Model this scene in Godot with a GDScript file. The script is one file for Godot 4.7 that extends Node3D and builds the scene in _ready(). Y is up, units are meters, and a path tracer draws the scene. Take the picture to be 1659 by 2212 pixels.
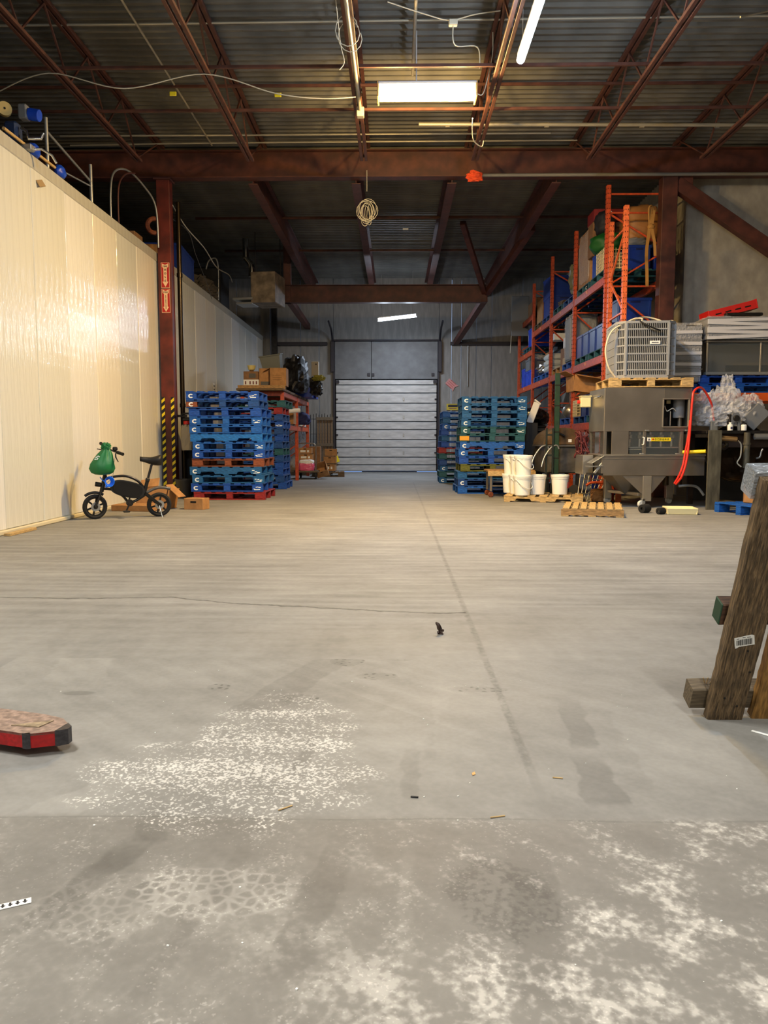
extends Node3D
# A warehouse bay seen from its open floor: cold-room wall on the left, pallet stacks, racks, machines.
# Helper V(x, h, d): x to the right, h above the floor, d metres in front of the camera's foot.

var mc := {}
var xc := {}
var rng := RandomNumberGenerator.new()
const ORD := ["topmost", "second", "third", "fourth", "fifth", "sixth", "seventh", "eighth", "ninth", "tenth", "eleventh", "twelfth", "thirteenth", "fourteenth"]

func V(x: float, h: float, d: float) -> Vector3:
	return Vector3(x, h, -d)

# ---------------------------------------------------------------- materials
func ntex(key: String, freq: float, oct: int, lo: float, hi: float, type := FastNoiseLite.TYPE_SIMPLEX_SMOOTH, normal := false, size := 256, bump := 4.0) -> Texture2D:
	if xc.has(key): return xc[key]
	var n := FastNoiseLite.new()
	n.noise_type = type; n.frequency = freq; n.fractal_octaves = oct; n.seed = hash(key) % 10000
	n.fractal_type = FastNoiseLite.FRACTAL_FBM if oct > 1 else FastNoiseLite.FRACTAL_NONE
	var t := NoiseTexture2D.new()
	t.width = size; t.height = size; t.seamless = true; t.noise = n
	if normal:
		t.as_normal_map = true; t.bump_strength = bump
	else:
		var g := Gradient.new()
		g.set_color(0, Color(lo, lo, lo)); g.set_color(1, Color(hi, hi, hi))
		t.color_ramp = g
	xc[key] = t
	return t

func M(key: String, col := Color.WHITE, rough := 0.7, metal := 0.0, tex := "", sc := Vector3.ONE) -> StandardMaterial3D:
	if mc.has(key): return mc[key]
	var m := StandardMaterial3D.new()
	m.resource_name = key; m.albedo_color = col; m.roughness = rough; m.metallic = metal
	if tex != "":
		m.uv1_triplanar = true; m.uv1_scale = sc
		if tex == "wood":
			m.albedo_texture = ntex("wood", 0.03, 4, 0.55, 1.0)
		elif tex == "mottle":
			m.albedo_texture = ntex("mottle", 0.02, 5, 0.84, 1.0)
		elif tex == "grime":
			m.albedo_texture = ntex("grime", 0.015, 5, 0.62, 1.0)
		elif tex == "wear":
			m.albedo_texture = ntex("wear", 0.03, 4, 0.72, 1.0)
		elif tex == "brushed":
			m.albedo_texture = ntex("brushed", 0.012, 4, 0.86, 1.0)
			m.roughness_texture = ntex("brushed", 0.012, 4, 0.86, 1.0)
		elif tex == "film":
			m.normal_enabled = true; m.normal_texture = ntex("filmn", 0.02, 3, 0, 1, FastNoiseLite.TYPE_SIMPLEX_SMOOTH, true, 256, 14.0); m.normal_scale = 1.0
	mc[key] = m
	return m

# ---------------------------------------------------------------- meshes
func quad(st: SurfaceTool, a: Vector3, b: Vector3, c: Vector3, d: Vector3, out: Vector3) -> void:
	tri(st, a, b, c, out); tri(st, a, c, d, out)

func tri(st: SurfaceTool, a: Vector3, b: Vector3, c: Vector3, out: Vector3) -> void:
	var n := (b - a).cross(c - a)
	if n.length_squared() < 1e-16: return
	var q := [a, b, c]
	if n.dot(out) > 0: q = [a, c, b]
	else: n = -n
	n = n.normalized()
	for p in q:
		st.set_normal(n); st.add_vertex(p)

func newst() -> SurfaceTool:
	var st := SurfaceTool.new()
	st.begin(Mesh.PRIMITIVE_TRIANGLES)
	return st

func add_box(st: SurfaceTool, s: Vector3, b := 0.0, xf := Transform3D()) -> void:
	var h := s * 0.5
	b = minf(b, minf(h.x, minf(h.y, h.z)) * 0.9)
	var cor := func(sg: Vector3, ax: int) -> Vector3:
		var p := Vector3(sg.x * (h.x - b), sg.y * (h.y - b), sg.z * (h.z - b))
		p[ax] = sg[ax] * h[ax]
		return xf * p
	for ax in 3:
		var u := (ax + 1) % 3
		var w := (ax + 2) % 3
		for s1 in [-1.0, 1.0]:
			var o := Vector3.ZERO
			o[ax] = s1
			var q := []
			for k in [[-1, -1], [1, -1], [1, 1], [-1, 1]]:
				var sg := Vector3.ZERO
				sg[ax] = s1; sg[u] = k[0]; sg[w] = k[1]
				q.append(cor.call(sg, ax))
			quad(st, q[0], q[1], q[2], q[3], xf.basis * o)
			if b > 0.0:
				for s2 in [-1.0, 1.0]:
					var e1 := Vector3.ZERO
					e1[ax] = s1; e1[u] = s2; e1[w] = -1
					var e2 := e1
					e2[w] = 1
					var oo := Vector3.ZERO
					oo[ax] = s1; oo[u] = s2
					quad(st, cor.call(e1, ax), cor.call(e1, u), cor.call(e2, u), cor.call(e2, ax), xf.basis * oo)
	if b > 0.0:
		for sx in [-1.0, 1.0]:
			for sy in [-1.0, 1.0]:
				for sz in [-1.0, 1.0]:
					var sg := Vector3(sx, sy, sz)
					tri(st, cor.call(sg, 0), cor.call(sg, 1), cor.call(sg, 2), xf.basis * sg)

func bx(x: float, y: float, z: float, b := 0.004) -> Mesh:
	var key := "bx%.4f_%.4f_%.4f_%.4f" % [x, y, z, b]
	if xc.has(key): return xc[key]
	var st := newst()
	add_box(st, Vector3(x, y, z), b)
	xc[key] = st.commit()
	return xc[key]

func cyl(r: float, h: float, seg := 20, r2 := -1.0) -> Mesh:
	var key := "cy%.4f_%.4f_%d_%.4f" % [r, h, seg, r2]
	if xc.has(key): return xc[key]
	var rt := r if r2 < 0 else r2
	var b := minf(0.004, h * 0.2)
	xc[key] = lathe([Vector2(0.0001, -h / 2), Vector2(r - b, -h / 2), Vector2(r, -h / 2 + b), Vector2(rt, h / 2 - b), Vector2(maxf(rt - b, 0.0002), h / 2), Vector2(0.0001, h / 2)], seg)
	return xc[key]

func lathe(pr: Array, seg := 24) -> Mesh:
	var st := newst()
	for i in pr.size() - 1:
		var p: Vector2 = pr[i]
		var q: Vector2 = pr[i + 1]
		var t := q - p
		if t.length() < 1e-6: continue
		var nn := Vector2(t.y, -t.x).normalized()
		for k in seg:
			var a0 := TAU * k / seg
			var a1 := TAU * (k + 1) / seg
			var c := [Vector2(cos(a0), sin(a0)), Vector2(cos(a1), sin(a1))]
			var v := []
			var n := []
			for z in 2:
				v.append(Vector3(c[z].x * p.x, p.y, c[z].y * p.x)); v.append(Vector3(c[z].x * q.x, q.y, c[z].y * q.x))
				n.append(Vector3(c[z].x * nn.x, nn.y, c[z].y * nn.x))
			for j in [0, 3, 1, 0, 2, 3]:
				st.set_normal(n[0] if j < 2 else n[1]); st.add_vertex(v[j])
	return st.commit()

func tube(pts: Array, r: float, seg := 8) -> Mesh:
	var st := newst()
	add_tube(st, pts, r, seg)
	return st.commit()

func add_tube(st: SurfaceTool, pts: Array, r: float, seg := 8, rend := -1.0) -> void:
	var rings := []
	var norms := []
	var up := Vector3.UP
	for i in pts.size():
		var t: Vector3 = (pts[min(i + 1, pts.size() - 1)] - pts[max(i - 1, 0)]).normalized()
		if absf(t.dot(up)) > 0.95: up = Vector3.RIGHT if absf(t.x) < 0.9 else Vector3.BACK
		var s := t.cross(up).normalized()
		up = s.cross(t).normalized()
		var rr := r if rend < 0 else lerpf(r, rend, float(i) / (pts.size() - 1))
		var ring := []
		var nr := []
		for k in seg:
			var a := TAU * k / seg
			var n := s * cos(a) + up * sin(a)
			nr.append(n); ring.append(pts[i] + n * rr)
		rings.append(ring); norms.append(nr)
	for i in pts.size() - 1:
		for k in seg:
			var k2 := (k + 1) % seg
			for j in [[i, k], [i, k2], [i + 1, k2], [i, k], [i + 1, k2], [i + 1, k]]:
				st.set_normal(norms[j[0]][j[1]]); st.add_vertex(rings[j[0]][j[1]])
	for e in [0, pts.size() - 1]:
		var o: Vector3 = (pts[0] - pts[1]) if e == 0 else (pts[e] - pts[e - 1])
		for k in range(1, seg - 1):
			tri(st, rings[e][0], rings[e][k], rings[e][k + 1], o)

func smooth(pts: Array, n := 6) -> Array:
	var o := []
	for i in pts.size() - 1:
		var p0: Vector3 = pts[max(i - 1, 0)]
		var p3: Vector3 = pts[min(i + 2, pts.size() - 1)]
		for k in n:
			o.append(pts[i].cubic_interpolate(pts[i + 1], p0, p3, float(k) / n))
	o.append(pts[-1])
	return o

func extrude(poly: PackedVector2Array, depth: float) -> Mesh:
	var st := newst()
	var idx := Geometry2D.triangulate_polygon(poly)
	var z := depth * 0.5
	for i in range(0, idx.size(), 3):
		for s in [1.0, -1.0]:
			var p := []
			for j in 3:
				var q := poly[idx[i + j]]
				p.append(Vector3(q.x, q.y, z * s))
			tri(st, p[0], p[1], p[2], Vector3(0, 0, s))
	var cw := Geometry2D.is_polygon_clockwise(poly)
	for i in poly.size():
		var a := poly[i]
		var b := poly[(i + 1) % poly.size()]
		var e := b - a
		var n := Vector3(e.y, -e.x, 0) * (-1.0 if cw else 1.0)
		quad(st, Vector3(a.x, a.y, -z), Vector3(b.x, b.y, -z), Vector3(b.x, b.y, z), Vector3(a.x, a.y, z), n)
	return st.commit()

# a lumpy closed body: bags, sacks, crumpled film
func lump(s: Vector3, sd: int, amp := 0.2, freq := 2.0, box := 0.0, flat := false, nu := 28, nv := 18) -> Mesh:
	var n := FastNoiseLite.new()
	n.seed = sd; n.frequency = freq; n.fractal_octaves = 3
	var st := newst()
	var pos := []
	for j in nv + 1:
		var row := []
		for i in nu + 1:
			var th := PI * j / nv
			var ph := TAU * (i % nu) / nu
			var d := Vector3(sin(th) * cos(ph), cos(th), sin(th) * sin(ph))
			var m := maxf(absf(d.x), maxf(absf(d.y), absf(d.z)))
			var q := d.lerp(d / m, box)
			q *= 1.0 + amp * n.get_noise_3dv(d * 1.0)
			var p := Vector3(q.x * s.x, q.y * s.y, q.z * s.z) * 0.5
			p.y = maxf(p.y, -s.y * 0.42)
			row.append(p)
		pos.append(row)
	if not flat: st.set_smooth_group(0)
	else: st.set_smooth_group(-1)
	for j in nv:
		for i in nu:
			for k in [[j, i], [j + 1, i + 1], [j, i + 1], [j, i], [j + 1, i], [j + 1, i + 1]]:
				st.add_vertex(pos[k[0]][k[1]])
	st.generate_normals()
	return st.commit()

# ---------------------------------------------------------------- nodes
func grp(nm: String, label: String, cat: String, at := Vector3.ZERO, yaw := 0.0, group := "") -> Node3D:
	var o := Node3D.new()
	o.name = nm
	o.position = at; o.rotation_degrees.y = yaw
	add_child(o, true)
	tag(o, label, cat, group)
	return o

func tag(o: Node, label: String, cat: String, group := "") -> Node:
	o.set_meta("label", label); o.set_meta("category", cat)
	if group != "": o.set_meta("group", group)
	return o

func pt(par: Node3D, nm: String, mesh: Mesh, mat: Material, at := Vector3.ZERO, rot := Vector3.ZERO, label := "") -> MeshInstance3D:
	var o := MeshInstance3D.new()
	o.name = nm; o.mesh = mesh; o.material_override = mat
	o.position = at; o.rotation_degrees = rot
	par.add_child(o, true)
	if label != "": o.set_meta("label", label)
	return o

func solo(nm: String, label: String, cat: String, mesh: Mesh, mat: Material, at := Vector3.ZERO, rot := Vector3.ZERO, group := "") -> MeshInstance3D:
	var o := pt(self, nm, mesh, mat, at, rot)
	tag(o, label, cat, group)
	return o

func stru(o: Node) -> Node:
	o.set_meta("kind", "structure")
	return o

func barl(par: Node3D, nm: String, a: Vector3, b: Vector3, w: float, h: float, mat: Material, bev := 0.004, up := Vector3.UP) -> MeshInstance3D:
	var x := (b - a).normalized()
	if absf(x.dot(up)) > 0.98: up = Vector3.BACK
	var z := x.cross(up).normalized()
	var o := pt(par, nm, bx(snappedf(a.distance_to(b), 0.001), h, w, bev), mat)
	o.transform = Transform3D(Basis(x, z.cross(x), z), (a + b) * 0.5)
	return o

func bar(par: Node3D, nm: String, a: Vector3, b: Vector3, w: float, h: float, mat: Material, bev := 0.004) -> MeshInstance3D:
	var i := par.global_transform.affine_inverse()
	return barl(par, nm, i * a, i * b, w, h, mat, bev)

func rodl(par: Node3D, nm: String, a: Vector3, b: Vector3, r: float, mat: Material, seg := 10) -> MeshInstance3D:
	return pt(par, nm, tube([a, b], r, seg), mat)

func rod(par: Node3D, nm: String, a: Vector3, b: Vector3, r: float, mat: Material, seg := 10) -> MeshInstance3D:
	var i := par.global_transform.affine_inverse()
	return rodl(par, nm, i * a, i * b, r, mat, seg)

# I-section along x, of length l, height h, flange width w
func ibeam(l: float, h: float, w: float, tf := 0.02, tw := 0.014) -> Mesh:
	var st := newst()
	add_box(st, Vector3(l, tf, w), 0.002, Transform3D(Basis(), Vector3(0, h / 2 - tf / 2, 0)))
	add_box(st, Vector3(l, tf, w), 0.002, Transform3D(Basis(), Vector3(0, -h / 2 + tf / 2, 0)))
	add_box(st, Vector3(l, h - tf * 2, tw), 0.0)
	return st.commit()

func text(par: Node3D, nm: String, s: String, size: float, mat: Material, at: Vector3, rot := Vector3.ZERO, dep := 0.002) -> MeshInstance3D:
	var t := TextMesh.new()
	var f := SystemFont.new()
	f.font_names = PackedStringArray(["Droid Sans"]); f.font_weight = 700
	t.font = f; t.text = s; t.font_size = 32; t.pixel_size = size / 32.0; t.depth = dep
	return pt(par, nm, t, mat, at, rot)
const FINE := true

func _ready() -> void:
	rng.seed = 7
	camera_and_light()
	palette()
	shell()
	roof()
	columns()
	pallet_stacks()
	left_side()
	bike()
	far_end()
	racks()
	machines()
	floor_things()
	foreground()

func camera_and_light() -> void:
	var c := Camera3D.new()
	c.name = "camera"; c.position = Vector3(0, 1, 0)
	c.rotation_degrees = Vector3(-5.3, 0.876, 0)
	c.fov = 67.35; c.near = 0.05; c.far = 200.0; c.current = true
	add_child(c)
	var e := Environment.new()
	e.background_mode = Environment.BG_SKY
	var sk := Sky.new()
	var pm := ProceduralSkyMaterial.new()
	pm.sky_top_color = Color(0.45, 0.6, 0.85); pm.sky_horizon_color = Color(0.8, 0.87, 0.95)
	pm.ground_bottom_color = Color(0.35, 0.35, 0.35); pm.ground_horizon_color = Color(0.7, 0.75, 0.8)
	sk.sky_material = pm
	e.sky = sk
	e.background_energy_multiplier = 3.0
	e.tonemap_mode = Environment.TONE_MAPPER_LINEAR
	e.tonemap_exposure = 1.0
	e.sdfgi_enabled = true; e.ssao_enabled = true; e.ssil_enabled = true
	var w := WorldEnvironment.new()
	w.name = "world"; w.environment = e
	add_child(w)
	var cool := Color(0.86, 0.92, 1.0)
	var warm := Color(1.0, 0.82, 0.51)
	# the fittings: name, label, centre, direction of the tube, length, colour, energy down, energy all round
	tube_light("long cool white tube light running away under the roof, top right of centre", V(1.3, 4.97, 7.85), Vector3(0, 0, 1), 1.24, cool, 20.0, 3.0)
	tube_light("small tilted cool white tube light hung before the roll-up door", V(0.03, 4.36, 21.5), Vector3(1.07, 0.12, 0), 1.08, cool, 15.0, 1.6)
	warm_light("wide warm white lamp with two tubes hung crosswise below the roof", V(0.376, 5.21, 9.9), warm, 46.0, 6.0)
	# two more rows of the same tubes over and behind the camera, out of frame
	tube_light("cool tube light over the near floor on the left", V(-2.2, 5.0, 2.0), Vector3(0, 0, 1), 1.24, Color(1.0, 0.985, 0.955), 20.0, 2.0)
	tube_light("cool tube light behind the camera on the right", V(1.3, 5.0, -1.2), Vector3(0, 0, 1), 1.24, Color(1.0, 0.985, 0.955), 20.0, 2.0)

func glow(key: String, col: Color, k: float) -> StandardMaterial3D:
	var m := M(key, Color.WHITE, 0.4)
	m.emission_enabled = true; m.emission = col; m.emission_energy_multiplier = k
	return m

func lamp_lights(par: Node3D, dir: Vector3, l: float, wdt: float, drop: float, col: Color, down: float, around: float) -> void:
	var a := AreaLight3D.new()
	a.name = "light_panel"
	par.add_child(a, true)
	var x := dir.normalized()
	var z := Vector3.UP
	z = (z - x * z.dot(x)).normalized()
	a.transform = Transform3D(Basis(x, z.cross(x), z), Vector3(0, -drop, 0))
	a.area_size = Vector2(l, wdt); a.light_color = col; a.light_energy = down
	a.set("area_range", 60.0); a.shadow_enabled = true
	for k in [-0.33, 0.33]:
		var o := OmniLight3D.new()
		o.name = "light_spill"
		par.add_child(o, true)
		o.position = x * l * k + Vector3(0, -drop - 0.02, 0)
		o.light_color = col; o.light_energy = around; o.omni_range = 60.0; o.omni_attenuation = 2.0; o.light_size = 0.06; o.shadow_enabled = true

func tube_light(label: String, at: Vector3, dir: Vector3, l: float, col: Color, down: float, around: float) -> void:
	var t := grp("tube_light", label, "light", at)
	var x := dir.normalized()
	var g := M("lamp_metal", Color(0.75, 0.76, 0.78), 0.45, 0.3)
	barl(t, "housing", x * -l * 0.5 + Vector3(0, 0.055, 0), x * l * 0.5 + Vector3(0, 0.055, 0), 0.07, 0.03, g)
	rodl(t, "lit_tube", x * -l * 0.48, x * l * 0.48, 0.042, glow("glow_cool", Color(0.9, 0.95, 1.0), 20.0), 14)
	for s in [-1.0, 1.0]:
		rodl(t, "end_cap", x * l * 0.48 * s, x * l * 0.5 * s, 0.044, g, 14)
		rodl(t, "hanger_wire", x * l * 0.4 * s + Vector3(0, 0.065, 0), x * l * 0.4 * s + Vector3(0, 0.5 if at.y > 4.6 else 1.2, 0), 0.003, g, 5)
	lamp_lights(t, x, l, 0.07, 0.05, col, down, around)

func warm_light(label: String, at: Vector3, col: Color, down: float, around: float) -> void:
	var t := grp("high_bay_light", label, "light", at)
	var g := M("lamp_metal", Color(0.75, 0.76, 0.78), 0.45, 0.3)
	pt(t, "reflector", bx(1.2, 0.03, 0.3, 0.01), g, Vector3(0, 0.12, 0))
	for z in [-0.07, 0.07]:
		rodl(t, "lit_tube", Vector3(-0.58, 0.04, z), Vector3(0.58, 0.04, z), 0.055, glow("glow_warm", Color(1.0, 0.9, 0.68), 9.0), 14)
	for s in [-1.0, 1.0]:
		pt(t, "end_plate", bx(0.02, 0.18, 0.28, 0.004), M("lamp_end", Color(0.7, 0.55, 0.3), 0.5), Vector3(s * 0.6, 0.05, 0))
	rodl(t, "hanger_rod", Vector3(-0.13, 0.13, 0), Vector3(-0.13, 0.78, 0), 0.008, g)
	pt(t, "hanger_hook", bx(0.03, 0.06, 0.03), g, Vector3(-0.13, 0.16, 0))
	pt(t, "supply_cord", tube(smooth([Vector3(0.6, 0.05, 0), Vector3(0.68, 0.02, 0.02), Vector3(0.74, 0.2, 0), Vector3(0.8, 0.5, 0), Vector3(0.8, 0.78, 0)]), 0.006), M("cord_white", Color(0.8, 0.78, 0.7)))
	lamp_lights(t, Vector3.RIGHT, 1.16, 0.2, 0.06, col, down, around)

func palette() -> void:
	M("red_steel", Color(0.36, 0.19, 0.15), 0.6, 0.0, "grime", Vector3.ONE * 0.8)
	M("red_steel_dark", Color(0.34, 0.19, 0.14), 0.65, 0.0, "grime", Vector3.ONE * 0.8)
	M("orange", Color(0.86, 0.34, 0.16), 0.45, 0.0, "wear", Vector3.ONE * 1.3)
	M("orange_bright", Color(0.93, 0.45, 0.24), 0.45, 0.0, "wear", Vector3.ONE * 1.3)
	M("hole", Color(0.06, 0.04, 0.04), 0.9)
	var blues := [Color(0.03, 0.42, 0.84), Color(0.02, 0.35, 0.80), Color(0.05, 0.50, 0.90), Color(0.04, 0.32, 0.66), Color(0.06, 0.42, 0.70)]
	for i in 5: M("pblue%d" % i, blues[i], 0.6, 0.0, "wood", Vector3(1.5, 9, 9))
	M("pteal", Color(0.11, 0.40, 0.46), 0.65, 0.0, "wood", Vector3(1.5, 9, 9))
	M("pred", Color(0.66, 0.12, 0.13), 0.6, 0.0, "wood", Vector3(1.5, 9, 9))
	M("prust", Color(0.62, 0.33, 0.2), 0.7, 0.0, "wood", Vector3(1.5, 9, 9))
	M("pgreen", Color(0.46, 0.48, 0.16), 0.7, 0.0, "wood", Vector3(1.5, 9, 9))
	M("pine", Color(0.92, 0.77, 0.51), 0.65, 0.0, "wood", Vector3(1.2, 9, 9))
	M("pine_b", Color(0.80, 0.62, 0.38), 0.65, 0.0, "wood", Vector3(1.2, 9, 9))
	M("oldwood", Color(0.50, 0.40, 0.28), 0.8, 0.0, "wood", Vector3(1.0, 10, 10))
	M("greywood", Color(0.48, 0.42, 0.33), 0.8, 0.0, "wood", Vector3(1.0, 10, 10))
	M("white_paint", Color(0.88, 0.92, 0.95), 0.6)
	M("carton", Color(0.70, 0.51, 0.31), 0.8, 0.0, "mottle", Vector3.ONE * 1.5)
	M("carton_dark", Color(0.55, 0.40, 0.26), 0.8, 0.0, "mottle", Vector3.ONE * 1.5)
	M("carton_in", Color(0.45, 0.33, 0.2), 0.85)
	M("paper", Color(0.9, 0.9, 0.88), 0.7)
	M("ink", Color(0.08, 0.08, 0.09), 0.7)
	M("steel", Color(0.72, 0.70, 0.66), 0.36, 0.8, "brushed", Vector3(0.5, 0.5, 0.5))
	M("steel_brown", Color(0.58, 0.55, 0.51), 0.34, 0.72, "brushed", Vector3(0.5, 0.5, 0.5))
	M("steel_dark", Color(0.2, 0.19, 0.18), 0.5, 0.6, "wear", Vector3.ONE)
	M("galv", Color(0.62, 0.63, 0.63), 0.4, 0.7)
	M("chrome", Color(0.8, 0.8, 0.78), 0.18, 1.0)
	M("black", Color(0.035, 0.035, 0.04), 0.55)
	M("black_gloss", Color(0.03, 0.03, 0.035), 0.3)
	M("rubber", Color(0.05, 0.05, 0.05), 0.8)
	M("grey_plastic", Color(0.42, 0.43, 0.44), 0.5)
	M("bin_blue", Color(0.09, 0.23, 0.6), 0.4, 0.0, "mottle", Vector3.ONE)
	M("bin_bright", Color(0.06, 0.28, 0.8), 0.4, 0.0, "mottle", Vector3.ONE)
	M("bucket", Color(0.93, 0.93, 0.9), 0.4)
	M("cable_white", Color(0.75, 0.73, 0.66), 0.5)
	M("yellow", Color(0.9, 0.8, 0.08), 0.5)
	M("red_plastic", Color(0.8, 0.14, 0.12), 0.45)
	M("red_hose", Color(0.95, 0.2, 0.13), 0.35)
	var film := M("film", Color(0.9, 0.91, 0.93, 0.3), 0.27, 0.0, "film", Vector3.ONE * 4.0)
	film.transparency = BaseMaterial3D.TRANSPARENCY_ALPHA
	film.metallic_specular = 1.0; film.normal_scale = 1.2
	var wg := M("wrap_grey", Color(0.62, 0.65, 0.68, 0.62), 0.28, 0.0, "film", Vector3(3, 14, 14))
	wg.transparency = BaseMaterial3D.TRANSPARENCY_ALPHA; wg.metallic_specular = 0.9
	var clear := M("clear_pane", Color(0.9, 0.95, 0.95, 0.03), 0.08)
	clear.metallic_specular = 0.3
	clear.transparency = BaseMaterial3D.TRANSPARENCY_ALPHA

# ---------------------------------------------------------------- floor picture: colour of the worn concrete by place (metres)
func nz(mpp: float, x0: float, d0: float, w: int, h: int, f: float, oct: int, sd: int, type := FastNoiseLite.TYPE_SIMPLEX_SMOOTH, sx := 1.0, sy := 1.0) -> PackedByteArray:
	var n := FastNoiseLite.new()
	n.noise_type = type; n.seed = sd; n.fractal_octaves = oct
	n.fractal_type = FastNoiseLite.FRACTAL_FBM if oct > 1 else FastNoiseLite.FRACTAL_NONE
	if type == FastNoiseLite.TYPE_CELLULAR:
		n.cellular_return_type = FastNoiseLite.RETURN_DISTANCE2_SUB; n.cellular_distance_function = FastNoiseLite.DISTANCE_EUCLIDEAN
	n.frequency = f * mpp * maxf(sx, sy)
	var gw := int(ceil(w / (maxf(sx, sy) / sy if sy < sx else 1.0)))
	var gh := int(ceil(h / (maxf(sx, sy) / sx if sx < sy else 1.0)))
	if sx > sy:   # drawn long along x
		gw = int(ceil(w * sy / sx)); gh = h
		n.frequency = f * mpp
	elif sy > sx:
		gh = int(ceil(h * sx / sy)); gw = w
		n.frequency = f * mpp
	else:
		n.frequency = f * mpp; gw = w; gh = h
	n.offset = Vector3(x0 / mpp * gw / w, d0 / mpp * gh / h, 0)
	var im := n.get_image(gw, gh, false, false, false)
	if gw != w or gh != h: im.resize(w, h, Image.INTERPOLATE_BILINEAR)
	im.convert(Image.FORMAT_L8)
	return im.get_data()

func sm(a: float, b: float, x: float) -> float:
	return smoothstep(a, b, x)

func blob(x: float, d: float, cx: float, cd: float, rx: float, rd: float) -> float:
	var u := (x - cx) / rx
	var v := (d - cd) / rd
	return maxf(0.0, 1.0 - (u * u + v * v))

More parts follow.
